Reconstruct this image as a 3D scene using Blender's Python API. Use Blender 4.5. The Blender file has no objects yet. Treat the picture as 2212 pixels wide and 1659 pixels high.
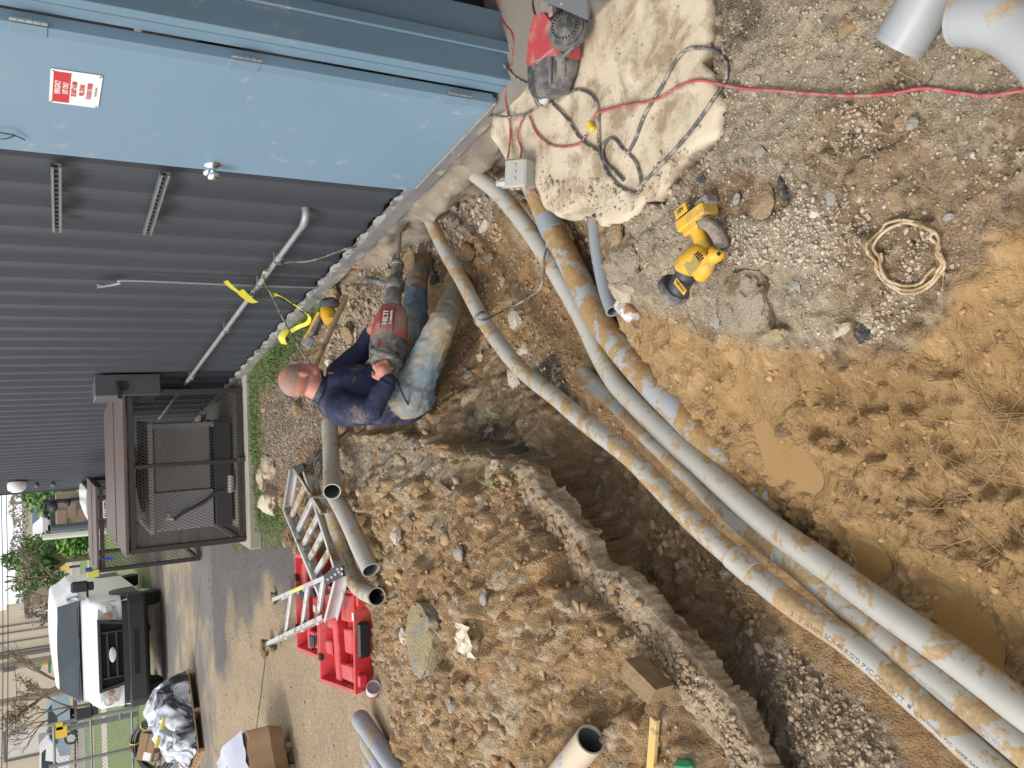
import bpy, bmesh, math, random
import numpy as np
from mathutils import Vector, Matrix, noise
random.seed(7); np.random.seed(7)
R_ = math.radians
SC = bpy.context.scene
COL = SC.collection

# ------------------------------------------------------------------ camera
EYE = 1.85; PITCH = R_(30.6); ROLL = R_(1.54); FOC = 1815.0
CF = Vector((0, math.cos(PITCH), -math.sin(PITCH)))
CD = Vector((0, -math.sin(PITCH), -math.cos(PITCH)))
CR = Vector((1, 0, 0))
IX = CD*math.cos(ROLL) - CR*math.sin(ROLL)
IY = -CD*math.sin(ROLL) - CR*math.cos(ROLL)
CAM = Vector((0, 0, EYE))
cd = bpy.data.cameras.new('camera'); cam = bpy.data.objects.new('camera', cd); COL.objects.link(cam)
cd.sensor_width = 36; cd.lens = 36*FOC/2212; cd.clip_start = .05; cd.clip_end = 3000
m = Matrix((IX, -IY, -CF)).transposed().to_4x4(); m.translation = CAM
cam.matrix_world = m
SC.camera = cam

# ------------------------------------------------------------------ world, sun, exposure
world = bpy.data.worlds.new('World'); SC.world = world; world.use_nodes = True
SUN_EL, SUN_AZ = 52, 250            # azimuth clockwise from +Y: sun stands behind the left shoulder
wn = world.node_tree; wn.nodes.clear()
sky = wn.nodes.new('ShaderNodeTexSky'); sky.sky_type = 'NISHITA'; sky.sun_disc = False
sky.sun_elevation = R_(SUN_EL); sky.sun_rotation = R_(SUN_AZ)
sky.air_density = 1.0; sky.dust_density = 3.5; sky.ozone_density = 1.0
hs = wn.nodes.new('ShaderNodeHueSaturation'); hs.inputs['Saturation'].default_value = .42
bg = wn.nodes.new('ShaderNodeBackground'); bg.inputs['Strength'].default_value = .15
wo = wn.nodes.new('ShaderNodeOutputWorld')
wtc = wn.nodes.new('ShaderNodeTexCoord'); wno = wn.nodes.new('ShaderNodeTexNoise'); wno.inputs['Scale'].default_value = 2.6; wno.inputs['Detail'].default_value = 5
wmr = wn.nodes.new('ShaderNodeMapRange'); wmr.inputs[1].default_value = .3; wmr.inputs[2].default_value = .7; wmr.inputs[3].default_value = .72; wmr.inputs[4].default_value = .97
wmx = wn.nodes.new('ShaderNodeMix'); wmx.data_type = 'RGBA'; wmx.inputs[7].default_value = (5.75, 5.8, 5.95, 1)      # thin cloud cover over the clear sky
wn.links.new(wtc.outputs['Generated'], wno.inputs['Vector']); wn.links.new(wno.outputs[0], wmr.inputs[0]); wn.links.new(wmr.outputs[0], wmx.inputs[0])
wn.links.new(sky.outputs[0], hs.inputs['Color']); wn.links.new(hs.outputs[0], wmx.inputs[6]); wn.links.new(wmx.outputs[2], bg.inputs['Color']); wn.links.new(bg.outputs[0], wo.inputs['Surface'])
sl = bpy.data.lights.new('sun', 'SUN'); sl.energy = 1.4; sl.angle = R_(20); sl.color = (1, .95, .86)
so = bpy.data.objects.new('sun', sl); COL.objects.link(so)
_sd = Vector((math.sin(R_(SUN_AZ))*math.cos(R_(SUN_EL)), math.cos(R_(SUN_AZ))*math.cos(R_(SUN_EL)), math.sin(R_(SUN_EL))))
so.rotation_euler = (-_sd).to_track_quat('-Z', 'Y').to_euler()
vs = SC.view_settings; vs.view_transform = 'Standard'; vs.look = 'None'; vs.gamma = 1; vs.use_curve_mapping = False
vs.exposure = 0.74
SC.render.engine = 'CYCLES'
SC.cycles.max_bounces = 6; SC.cycles.diffuse_bounces = 3; SC.cycles.use_denoising = True

# ------------------------------------------------------------------ geometry of the place
def ray(X, Y): return CF + IX*((X-1106)/FOC) + IY*((Y-829.5)/FOC)
def at(X, Y, z=0.0):
    d = ray(X, Y); return CAM + d*((z-EYE)/d.z)
def dp(X, Y, s): return CAM + ray(X, Y)*s
def aty(X, Y, y):
    d = ray(X, Y); return CAM + d*(y/d.y)
WA = at(900.7, 391.7, 0); WB = at(490, 836, 0)
WD = (WB-WA).normalized(); WN = Vector((WD.y, -WD.x, 0))     # WD runs along the wall, WN points into the building
def wall(X, Y, off=0.0):
    """the point of the wall plane (shifted outwards by off) seen at X, Y"""
    P0 = WA - WN*off; d = ray(X, Y); return CAM + d*((P0-CAM).dot(WN)/d.dot(WN))
def ws(s, off=0.0, z=0.0): return WA + WD*s - WN*off + Vector((0, 0, z))
def proj(P):
    v = Vector(P)-CAM; s = v.dot(CF); return 1106+FOC*v.dot(IX)/s, 829.5+FOC*v.dot(IY)/s

# ------------------------------------------------------------------ materials
MC = {}
def nd(nt, t, **kw):
    n = nt.nodes.new(t)
    for k, v in kw.items(): setattr(n, k, v)
    return n
def mixc(nt, fac, a, b, blend='MIX'):
    n = nt.nodes.new('ShaderNodeMix'); n.data_type = 'RGBA'; n.blend_type = blend
    for i, v in ((0, fac), (6, a), (7, b)):
        if hasattr(v, 'links'): nt.links.new(v, n.inputs[i])
        elif i == 0: n.inputs[0].default_value = v
        else: n.inputs[i].default_value = (*v[:3], 1)
    return n.outputs[2]
def noisen(nt, co, scale, detail=4, rough=.6, dist=0.0):
    n = nt.nodes.new('ShaderNodeTexNoise'); n.inputs['Scale'].default_value = scale
    n.inputs['Detail'].default_value = detail; n.inputs['Roughness'].default_value = rough
    n.inputs['Distortion'].default_value = dist
    nt.links.new(co, n.inputs['Vector']); return n.outputs[0]
def rampn(nt, x, lo, hi, a=0.0, b=1.0):
    n = nt.nodes.new('ShaderNodeMapRange'); n.inputs[1].default_value = lo; n.inputs[2].default_value = hi
    n.inputs[3].default_value = a; n.inputs[4].default_value = b
    nt.links.new(x, n.inputs[0]); return n.outputs[0]
def M(name, c, c2=None, scale=6, rough=.6, metal=0.0, bump=0.0, bscale=60, dirt=None, amt=.5, dscale=5, soft=.03, drough=.85, coord='Object', emit=None, alpha=None, spec=None, scratch=0, trans=0, attr=None):
    if name in MC: return MC[name]
    mt = bpy.data.materials.new(name); mt.use_nodes = True; nt = mt.node_tree
    b = nt.nodes['Principled BSDF']; tc = nd(nt, 'ShaderNodeTexCoord'); co = tc.outputs[coord]
    col = None
    if attr:
        an = nd(nt, 'ShaderNodeAttribute', attribute_name=attr); col = an.outputs['Color']
        v = rampn(nt, noisen(nt, co, scale, 5), .25, .75, .82, 1.18)
        col = mixc(nt, 1.0, col, v, 'MULTIPLY')
    elif c2 is not None:
        col = mixc(nt, rampn(nt, noisen(nt, co, scale, 5), .3, .7), c, c2)
    rv = rough
    if dirt is not None:
        base = col if col is not None else c
        x = noisen(nt, co, dscale, 6, .68, .3)
        lo = 1-amt
        fac = rampn(nt, x, .35+.3*lo-soft, .35+.3*lo+soft)
        fine = mixc(nt, rampn(nt, noisen(nt, co, dscale*7, 3), .3, .7), dirt, tuple(q*.62 for q in dirt))
        col = mixc(nt, fac, base, fine)
        rn = nd(nt, 'ShaderNodeMapRange'); rn.inputs[3].default_value = rough; rn.inputs[4].default_value = drough
        nt.links.new(fac, rn.inputs[0]); nt.links.new(rn.outputs[0], b.inputs['Roughness'])
    else:
        b.inputs['Roughness'].default_value = rough
    if scratch:
        mp = nd(nt, 'ShaderNodeMapping'); mp.inputs['Scale'].default_value = (1, 1, .12); nt.links.new(co, mp.inputs[0])
        f = rampn(nt, noisen(nt, mp.outputs[0], 90, 3), .62, .7, 0, scratch)
        col = mixc(nt, f, col if col is not None else c, tuple(min(1, q*1.6+.08) for q in c))
    if col is not None: nt.links.new(col, b.inputs['Base Color'])
    else: b.inputs['Base Color'].default_value = (*c, 1)
    b.inputs['Metallic'].default_value = metal
    if spec is not None: b.inputs['Specular IOR Level'].default_value = spec
    if bump:
        bn = nd(nt, 'ShaderNodeBump'); bn.inputs['Strength'].default_value = min(1, bump); bn.inputs['Distance'].default_value = .01*max(1, bump)
        nt.links.new(noisen(nt, co, bscale, 5), bn.inputs['Height']); nt.links.new(bn.outputs[0], b.inputs['Normal'])
    if emit: b.inputs['Emission Color'].default_value = (*emit[:3], 1); b.inputs['Emission Strength'].default_value = emit[3]
    if alpha is not None: b.inputs['Alpha'].default_value = alpha
    if trans: b.inputs['Transmission Weight'].default_value = trans; b.inputs['IOR'].default_value = 1.3
    MC[name] = mt; return mt

MUD = (.36, .205, .082); MUDD = (.42, .28, .14)
SOILC = (.25, .155, .08)

# ------------------------------------------------------------------ mesh building
class MB:
    def __init__(s): s.v = []; s.f = []; s.mi = []; s.cur = 0
    def add(s, v, f, mi=None):
        o = len(s.v); s.v += [tuple(p) for p in v]; s.f += [tuple(i+o for i in q) for q in f]
        s.mi += [s.cur if mi is None else mi]*len(f); return s
    def box(s, c, size, rot=None, bev=0, mi=None, taper=None):
        hx, hy, hz = (q/2 for q in size)
        tx, ty = taper or (1, 1)
        if bev:
            b = min(bev, hx*.9, hy*.9, hz*.9)
            v = []; idx = {}
            for sx in (-1, 1):
                for sy in (-1, 1):
                    for sz in (-1, 1):
                        for ax in range(3):
                            d = [hx-b, hy-b, hz-b]; d[ax] += b
                            idx[(sx, sy, sz, ax)] = len(v); v.append(Vector((sx*d[0], sy*d[1], sz*d[2])))
            f = []
            for ax in range(3):
                o1, o2 = (ax+1) % 3, (ax+2) % 3
                for sg in (-1, 1):
                    q = []
                    for a, bb in ((-1, -1), (1, -1), (1, 1), (-1, 1)):
                        k = [0, 0, 0]; k[ax] = sg; k[o1] = a; k[o2] = bb; q.append(idx[(*k, ax)])
                    f.append(q if sg > 0 else q[::-1])
            for a in range(3):
                for bb in range(a+1, 3):
                    o = 3-a-bb
                    for sa in (-1, 1):
                        for sb in (-1, 1):
                            q = []
                            for so_, ax in ((-1, a), (1, a), (1, bb), (-1, bb)):
                                k = [0, 0, 0]; k[a] = sa; k[bb] = sb; k[o] = so_; q.append(idx[(*k, ax)])
                            f.append(q)
            for sx in (-1, 1):
                for sy in (-1, 1):
                    for sz in (-1, 1): f.append([idx[(sx, sy, sz, k)] for k in range(3)])
        else:
            v = [Vector((sx*hx, sy*hy, sz*hz)) for sx in (-1, 1) for sy in (-1, 1) for sz in (-1, 1)]
            f = [(0, 1, 3, 2), (4, 6, 7, 5), (0, 4, 5, 1), (2, 3, 7, 6), (0, 2, 6, 4), (1, 5, 7, 3)]
        if taper:
            for p in v:
                if p.z > 0: p.x *= tx; p.y *= ty
        c = Vector(c)
        v = [(rot @ p if rot else p)+c for p in v]
        return s.add(v, f, mi)
    def cyl(s, p0, p1, r0, r1=None, n=12, caps=True, mi=None):
        return s.tube([p0, p1], [r0, r0 if r1 is None else r1], n, caps, smooth=False, mi=mi)
    def tube(s, pts, r, n=10, caps=True, smooth=True, sub=4, mi=None, flat=1.0, up=None):
        pts = [Vector(p) for p in pts]
        rs = list(r) if hasattr(r, '__len__') else [r]*len(pts)
        if smooth and len(pts) > 2: pts, rs = spline(pts, rs, sub)
        v = []; f = []; nrm = None
        for i, p in enumerate(pts):
            t = (pts[min(i+1, len(pts)-1)]-pts[max(i-1, 0)])
            if t.length < 1e-9: t = Vector((0, 0, 1))
            t.normalize()
            if nrm is None:
                a = Vector(up) if up is not None else (Vector((0, 0, 1)) if abs(t.z) < .9 else Vector((1, 0, 0)))
                nrm = (a-t*a.dot(t)).normalized()
            else: nrm = (nrm-t*nrm.dot(t)).normalized()
            bn = t.cross(nrm)
            for k in range(n):
                a = 2*math.pi*k/n; v.append(p+(nrm*math.cos(a)*flat+bn*math.sin(a))*rs[i])
        for i in range(len(pts)-1):
            for k in range(n):
                a = i*n+k; b = i*n+(k+1) % n; f.append((a, b, b+n, a+n))
        if caps: f.append(tuple(range(n))[::-1]); f.append(tuple((len(pts)-1)*n+k for k in range(n)))
        return s.add(v, f, mi)
    def lathe(s, prof, p0, axis, n=20, mi=None, ref=None):
        """prof: (radius, distance along axis)"""
        a = Vector(axis).normalized(); r = Vector(ref) if ref is not None else (Vector((0, 0, 1)) if abs(a.z) < .9 else Vector((1, 0, 0)))
        u = (r-a*r.dot(a)).normalized(); w = a.cross(u); p0 = Vector(p0); v = []; f = []
        for rad, d in prof:
            for k in range(n):
                t = 2*math.pi*k/n; v.append(p0+a*d+(u*math.cos(t)+w*math.sin(t))*max(rad, 1e-5))
        for i in range(len(prof)-1):
            for k in range(n):
                x = i*n+k; y = i*n+(k+1) % n; f.append((x, y, y+n, x+n))
        return s.add(v, f, mi)
    def prism(s, poly, vec, mi=None):
        poly = [Vector(p) for p in poly]; vec = Vector(vec); n = len(poly)
        f = [tuple(range(n))[::-1], tuple(range(n, 2*n))]+[(i, (i+1) % n, n+(i+1) % n, n+i) for i in range(n)]
        return s.add(poly+[p+vec for p in poly], f, mi)
    def ico(s, c, r, sub=2, scl=(1, 1, 1), rot=None, amp=0.0, freq=1.5, seed=0, mi=None, cut=0):
        v, f = icos(sub); c = Vector(c); o = []
        for p in v:
            q = Vector(p); k = 1
            if amp:
                w = q*freq+Vector((seed*7.3, seed*3.1, seed*1.7)); k += amp*noise.noise(w)*2+amp*.5*noise.noise(w*2.7)*2
                if cut: k = min(k, 1+amp*.25)
            q = Vector((q.x*scl[0], q.y*scl[1], q.z*scl[2]))*r*k
            o.append((rot @ q if rot else q)+c)
        return s.add(o, f, mi)
    def loft(s, rings, close=True, caps=True, mi=None):
        n = len(rings[0]); v = [p for r in rings for p in r]; f = []
        for i in range(len(rings)-1):
            for k in range(n if close else n-1):
                a = i*n+k; b = i*n+(k+1) % n; f.append((a, b, b+n, a+n))
        if caps and close: f.append(tuple(range(n))[::-1]); f.append(tuple((len(rings)-1)*n+k for k in range(n)))
        return s.add(v, f, mi)
_ic = {}
def icos(sub):
    if sub not in _ic:
        bm = bmesh.new(); bmesh.ops.create_icosphere(bm, subdivisions=sub, radius=1)
        _ic[sub] = ([tuple(v.co) for v in bm.verts], [tuple(x.index for x in f.verts) for f in bm.faces]); bm.free()
    return _ic[sub]
def spline(P, Rr, sub=4):
    o = []; r = []
    for i in range(len(P)-1):
        p0 = P[max(i-1, 0)]; p1 = P[i]; p2 = P[i+1]; p3 = P[min(i+2, len(P)-1)]
        for k in range(sub):
            t = k/sub; o.append(.5*((2*p1)+(p2-p0)*t+(2*p0-5*p1+4*p2-p3)*t*t+(3*p1-p0-3*p2+p3)*t**3)); r.append(Rr[i]*(1-t)+Rr[i+1]*t)
    o.append(P[-1]); r.append(Rr[-1]); return o, r
def tag(o, label=None, cat=None, group=None, kind=None):
    if label: o['label'] = label
    if cat: o['category'] = cat
    if group: o['group'] = group
    if kind: o['kind'] = kind
    return o
def mk(name, mb, mats, parent=None, smooth=35, world=True, origin=None):
    """link one mesh object; geometry in world space, or in the parent's space when world=False"""
    me = bpy.data.meshes.new(name)
    mats = mats if isinstance(mats, (list, tuple)) else [mats]
    o = bpy.data.objects.new(name, me); COL.objects.link(o)
    V = mb.v
    if parent is not None:
        o.parent = parent
        if world:
            inv = wm(parent).inverted(); V = [inv @ Vector(p) for p in V]
    else:
        if origin is None:
            a = np.array(V); origin = Vector(((a[:, 0].min()+a[:, 0].max())/2, (a[:, 1].min()+a[:, 1].max())/2, a[:, 2].min()))
        V = [Vector(p)-origin for p in V]; o.location = origin
    me.from_pydata([tuple(p) for p in V], [], mb.f)
    for q in mats: me.materials.append(q)
    if len(mats) > 1: me.polygons.foreach_set('material_index', mb.mi)
    me.validate(); 
    bm = bmesh.new(); bm.from_mesh(me); bmesh.ops.recalc_face_normals(bm, faces=bm.faces); bm.to_mesh(me); bm.free()
    if smooth: 
        me.polygons.foreach_set('use_smooth', [True]*len(me.polygons)); me.set_sharp_from_angle(angle=R_(smooth))
    return o
def wm(o):
    m = o.matrix_basis.copy(); p = o.parent
    while p is not None: m = p.matrix_basis @ m; p = p.parent
    return m
def thing(name, loc, label, cat, group=None, rz=0, rot=None):
    o = bpy.data.objects.new(name, None); COL.objects.link(o); o.location = loc
    if rot is not None: o.rotation_euler = rot.to_euler()
    else: o.rotation_euler = (0, 0, rz)
    o.empty_display_size = .1
    return tag(o, label, cat, group)
def dup(root, loc=None, rz=None, label=None, lev=0, parent=None):
    c = root.copy(); COL.objects.link(c)
    if parent is not None: c.parent = parent
    if lev == 0:
        if loc is not None: c.location = loc
        if rz is not None: c.rotation_euler = (0, 0, rz)
        if label: c['label'] = label
    for ch in [q for q in bpy.data.objects if q.parent == root]: dup(ch, lev=lev+1, parent=c)
    return c
def single(name, mb, mats, label, cat, group=None, kind=None, smooth=35):
    return tag(mk(name, mb, mats, smooth=smooth), label, cat, group, kind)
def frame(x, z):
    """rotation whose local X is x and local Z close to z"""
    x = Vector(x).normalized(); z = Vector(z); y = z.cross(x).normalized(); z = x.cross(y)
    return Matrix((x, y, z)).transposed()
def textobj(name, body, size, loc, rot, mat, parent, ext=.0006, sx=1.0, align='CENTER', sp=1.0, bold=0.0):
    cu = bpy.data.curves.new(name, 'FONT'); cu.body = body; cu.size = size; cu.extrude = ext; cu.align_x = align; cu.align_y = 'CENTER'
    cu.space_character = sp; cu.offset = bold; cu.resolution_u = 2
    t = bpy.data.objects.new(name+'_curve', cu); COL.objects.link(t)
    dg = bpy.context.evaluated_depsgraph_get(); dg.update()
    me = bpy.data.meshes.new_from_object(t.evaluated_get(dg)); bpy.data.objects.remove(t)
    M4 = Matrix.Translation(loc) @ rot.to_4x4() @ Matrix.Diagonal((sx, 1, 1, 1))
    me.transform(wm(parent).inverted() @ M4); me.materials.clear(); me.materials.append(mat)
    o = bpy.data.objects.new(name, me); COL.objects.link(o); o.parent = parent
    return o
# ================================================================== GROUND (height field)
def vnoise(x, y, seed=0):
    xi = np.floor(x).astype(np.int64); yi = np.floor(y).astype(np.int64); xf = x-xi; yf = y-yi
    def h(a, b):
        n = (a*374761393+b*668265263+seed*1442695041) & 0xffffffff
        n = ((n ^ (n >> 13))*1274126177) & 0xffffffff
        return ((n ^ (n >> 16)) & 0xffff)/65535.0
    u = xf*xf*(3-2*xf); w = yf*yf*(3-2*yf)
    return (h(xi, yi)*(1-u)+h(xi+1, yi)*u)*(1-w)+(h(xi, yi+1)*(1-u)+h(xi+1, yi+1)*u)*w
def fbm(x, y, oct=4, seed=0, gain=.5):
    s = 0; a = 1; t = 0
    for i in range(oct): s = s+a*vnoise(x*2**i+i*17.3, y*2**i-i*9.1, seed+i); t += a; a *= gain
    return s/t*2-1
def worley(x, y, seed=0, facet=False):
    xi = np.floor(x).astype(np.int64); yi = np.floor(y).astype(np.int64); f1 = np.full(x.shape, 9.); f2 = np.full(x.shape, 9.); cid = np.zeros(x.shape); ox = np.zeros(x.shape); oy = np.zeros(x.shape)
    for dx in (-1, 0, 1):
        for dy in (-1, 0, 1):
            a = xi+dx; b = yi+dy
            n = (a*374761393+b*668265263+seed*1442695041) & 0xffffffff; n = ((n ^ (n >> 13))*1274126177) & 0xffffffff
            jx = (n & 0xff)/255.; jy = ((n >> 8) & 0xff)/255.; c = ((n >> 16) & 0xff)/255.
            d = (a+jx-x)**2+(b+jy-y)**2
            nearer = d < f1; ox = np.where(nearer, x-a-jx, ox); oy = np.where(nearer, y-b-jy, oy); f2 = np.where(nearer, f1, np.minimum(f2, d)); cid = np.where(nearer, c, cid); f1 = np.where(nearer, d, f1)
    if facet:      # angular chunks: each cell a tilted flat top with steep sides
        f1, f2 = np.sqrt(f1), np.sqrt(f2); tx = np.sin(cid*91.7)*1.1; ty = np.cos(cid*57.3)*1.1
        return np.clip((f2-f1)*3.2, 0, 1)*np.clip(.35+.5*((cid*37.7) % 1)+tx*ox+ty*oy, 0, 1.2), cid, f2-f1
    return np.sqrt(f1), np.sqrt(f2), cid
def nproj(x, y, z):
    vx, vy, vz = x-CAM.x, y-CAM.y, z-CAM.z
    s = np.maximum(vx*CF.x+vy*CF.y+vz*CF.z, .15)
    return 1106+FOC*(vx*IX.x+vy*IX.y+vz*IX.z)/s, 829.5+FOC*(vx*IY.x+vy*IY.y+vz*IY.z)/s
def polysd(px, py, poly):
    """signed distance to a polygon, positive inside"""
    poly = np.array(poly, float); n = len(poly); d = np.full(px.shape, 1e9); ins = np.zeros(px.shape, bool)
    for i in range(n):
        ax, ay = poly[i]; bx, by = poly[(i+1) % n]; ex, ey = bx-ax, by-ay; L = ex*ex+ey*ey+1e-12
        t = np.clip(((px-ax)*ex+(py-ay)*ey)/L, 0, 1); d = np.minimum(d, (px-ax-t*ex)**2+(py-ay-t*ey)**2)
        c = ((ay > py) != (by > py)); xs_ = (bx-ax)*(py-ay)/(by-ay+1e-12)+ax; ins ^= (c & (px < xs_))
    return np.where(ins, 1, -1)*np.sqrt(d)
def sstep(x, a, b): t = np.clip((x-a)/(b-a), 0, 1); return t*t*(3-2*t)
def rbf(ctrl):
    P = np.array([tuple(at(X, Y, z))[:3] for X, Y, z in ctrl]); n = len(P); A = np.zeros((n+3, n+3))
    d = np.sqrt(((P[:, None, :2]-P[None, :, :2])**2).sum(-1)+.0004)
    A[:n, :n] = d+np.eye(n)*-.004; A[:n, n] = 1; A[:n, n+1:] = P[:, :2]; A[n, :n] = 1; A[n+1:, :n] = P[:, :2].T
    w = np.linalg.solve(A, np.concatenate([P[:, 2], [0, 0, 0]]))
    def f(x, y):
        s = w[n]+w[n+1]*x+w[n+2]*y
        for i in range(n): s = s+w[i]*np.sqrt((x-P[i, 0])**2+(y-P[i, 1])**2+.0004)
        return s
    return f
def lotz(y): return -.10-.037*np.clip(np.asarray(y, float)-7, 0, 13)
TRENCH = [  # X, Y, height
 (1000, 600, -.50), (1000, 540, -.46), (930, 540, -.36), (880, 530, -.33), (840, 580, -.24), (790, 620, -.14), (740, 660, -.08), (700, 690, -.05), (1080, 480, -.40), (1080, 560, -.47),
 (1150, 620, -.47), (1080, 700, -.42), (1150, 720, -.45), (1220, 760, -.45), (1200, 640, -.47), (1250, 560, -.45), (1330, 760, -.40), (1280, 850, -.42), (1340, 950, -.41), (1420, 1010, -.38), (1500, 1080, -.37),
 (1600, 1180, -.36), (1800, 1300, -.34), (2000, 1440, -.33), (2200, 1600, -.32),
 (1150, 950, -.26), (1210, 990, -.32), (1265, 1060, -.33), (1315, 1120, -.32), (1350, 1170, -.30), (1400, 1200, -.28), (1455, 1245, -.29), (1520, 1320, -.29), (1580, 1400, -.26), (1640, 1475, -.22), (1705, 1560, -.17), (1740, 1640, -.14), (1300, 1010, -.37), (1400, 1120, -.34), (1500, 1210, -.33), (1600, 1290, -.31), (1700, 1370, -.29), (1800, 1440, -.27), (1900, 1590, -.22),
 (960, 740, -.40), (1000, 840, -.33), (960, 880, -.2), (900, 950, -.08), (885, 885, -.13), (915, 880, -.17), (1050, 900, -.3), (1100, 960, -.26), (1060, 980, -.15), (840, 720, -.28), (900, 760, -.36),
 (620, 750, -.02), (560, 800, -.02), (560, 900, -.03), (700, 830, -.06), (760, 880, -.12), (650, 950, .02), (600, 1000, -.02), (700, 960, -.02), (780, 960, -.04), (600, 1100, -.09),
 (1600, 500, -.02), (1700, 200, .0), (1620, 100, .0), (1900, 300, .0), (2100, 100, .02), (2212, 0, .04), (1900, 600, -.06), (2000, 500, -.04), (2212, 400, -.05), (1620, 680, -.05), (1500, 620, -.07),
 (1350, 520, -.03), (1400, 560, -.02), (1320, 600, -.12), (1330, 660, -.26), (1270, 620, -.40), (1400, 700, -.22), (1480, 740, -.2), (1600, 800, -.22), (1750, 740, -.14), (1700, 850, -.25), (1800, 1000, -.26), (1900, 1100, -.25),
 (1640, 950, -.285), (1750, 1030, -.28), (2000, 900, -.18), (2150, 800, -.14), (2100, 650, -.09), (2000, 1250, -.27), (2100, 1340, -.30), (2212, 1400, -.26), (2212, 1100, -.2), (2212, 900, -.16), (1880, 1190, -.29),
 (1480, 850, -.25), (1600, 1000, -.27), (1750, 1130, -.28), (1420, 780, -.22), (1850, 820, -.20), (1950, 1050, -.22), (2400, 600, -.1), (2400, 1200, -.2), (2400, 1659, -.22), (2300, -100, .03), (1600, -200, .0),
]
HEAP = [
 (1060, 985, -.10), (1107, 1000, -.08), (1160, 1050, -.07), (1214, 1106, -.06), (1267, 1190, -.06), (1330, 1236, -.05), (1424, 1336, -.05), (1541, 1466, -.05), (1648, 1659, -.05),
 (900, 950, -.08), (960, 880, -.16), (800, 970, -.02), (760, 930, -.08), (720, 990, -.04), (780, 1090, -.02), (840, 1060, .05), (920, 1060, .08), (1000, 1040, .02), (1060, 1100, .06), (1150, 1180, .08), (960, 1180, .15), (860, 1180, .07), (830, 1230, .0),
 (1000, 1300, .19), (1120, 1300, .16), (1220, 1330, .09), (920, 1330, .10), (860, 1380, .02), (840, 1480, -.06), (1000, 1430, .17), (940, 1480, .12), (1100, 1450, .16), (1230, 1430, .10), (1330, 1420, .04), (1350, 1520, .02), (1250, 1560, .08), (1100, 1600, .12), (960, 1620, .08), (870, 1580, -.02),
 (1450, 1600, -.01), (1500, 1659, -.02), (1200, 1750, .05), (1000, 1800, .0), (1600, 1800, -.04),
 (800, 1540, -.11), (760, 1500, -.12), (700, 1400, -.12), (790, 1380, -.10), (800, 1290, -.07), (690, 1250, -.11), (640, 1140, -.11), (640, 1050, -.08), (620, 1300, -.12), (600, 1500, -.12), (700, 1600, -.12), (560, 1130, -.10), (800, 1659, -.12), (640, 980, -.03), (580, 900, -.03), (700, 1110, -.07),
]
CUT = [(1030, 978), (1063, 990), (1107, 1000), (1147, 1010), (1161, 1053), (1194, 1083), (1217, 1106), (1257, 1149), (1267, 1199), (1291, 1229), (1331, 1236), (1371, 1276), (1424, 1336), (1475, 1388), (1494, 1419), (1541, 1466), (1558, 1489), (1601, 1553), (1631, 1606), (1652, 1659), (1750, 1830)]
SLABP = [(1062, 262), (1057, 290), (1072, 320), (1088, 345), (1118, 372), (1157, 410), (1178, 440), (1208, 466), (1225, 460), (1240, 445), (1262, 447), (1278, 462), (1288, 500), (1310, 495), (1345, 470), (1390, 440), (1425, 440), (1440, 405), (1475, 367), (1515, 330), (1551, 290), (1561, 233), (1545, 183), (1521, 133), (1535, 60), (1530, -40), (1500, -160), (1400, -420)]
PUD = [[(1586, 850), (1602, 838), (1622, 856), (1637, 905), (1662, 938), (1694, 985), (1698, 1015), (1680, 1025), (1655, 1000), (1640, 965), (1628, 930), (1603, 900)],
       [(1714, 1008), (1735, 990), (1752, 1005), (1782, 1045), (1768, 1066), (1740, 1055), (1720, 1035)],
       [(1850, 1158), (1868, 1150), (1905, 1190), (1920, 1225), (1895, 1225), (1862, 1196)],
       [(2008, 1262), (2040, 1262), (2090, 1295), (2140, 1330), (2168, 1375), (2172, 1425), (2150, 1440), (2100, 1400), (2050, 1340), (2015, 1300)]]
NOPX = (0, 0)
GSX = .0098
def build_xy():
    xs = np.arange(-5.4, 2.75, GSX)
    ys = [.35]
    while ys[-1] < 11.5: ys.append(ys[-1]+.0062+.0024*max(0, ys[-1]-1)+(.02 if ys[-1] > 9 else 0))
    return xs, np.array(ys)
GXS, GYS = build_xy()
GX, GY = np.meshgrid(GXS, GYS)
ft, fh = rbf(TRENCH), rbf(HEAP)
ZT = ft(GX, GY); ZH = fh(GX, GY)
cutw = [tuple(at(X, Y, -.05))[:2] for X, Y in CUT]
pave = cutw+[(-9, -1), (-9, 14), (-1.2, 14), tuple(at(560, 1000, -.03))[:2], tuple(at(700, 940, -.04))[:2], tuple(at(860, 930, -.06))[:2]]
jit = .018*fbm(GX*6, GY*6, 3, 5)+.010*fbm(GX*30, GY*30, 3, 9)
msd = polysd(GX, GY, pave)+jit
csd = polysd(GX, GY, pave)
under = .10*(1-sstep(np.hypot(GX-cutw[2][0], GY-cutw[2][1]), .15, .0))*sstep(cutw[2][1]+.1-GY, 0, .25)   # the pavement overhangs the hollow by this much
mask = sstep(msd-under, -.008, .028)
ZH = np.where(GY > 6.3, ZH*(1-sstep(GY, 6.3, 7.4))+(lotz(GY))*sstep(GY, 6.3, 7.4), ZH)
ZH = np.where(GY < 3.4, np.minimum(ZH, -.002+.9*np.maximum(0, csd-.08)), ZH)
gz = ZT*(1-mask)+ZH*mask
# asphalt lip of the cut overhangs a hollow
hollow = np.exp(-((msd-jit+.10)/.09)**2)
gz -= .05*np.exp(-((csd-.03)/.12)**2)*(1-mask)*(.5+vnoise(GX*3.1, GY*3.1, 7))
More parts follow.
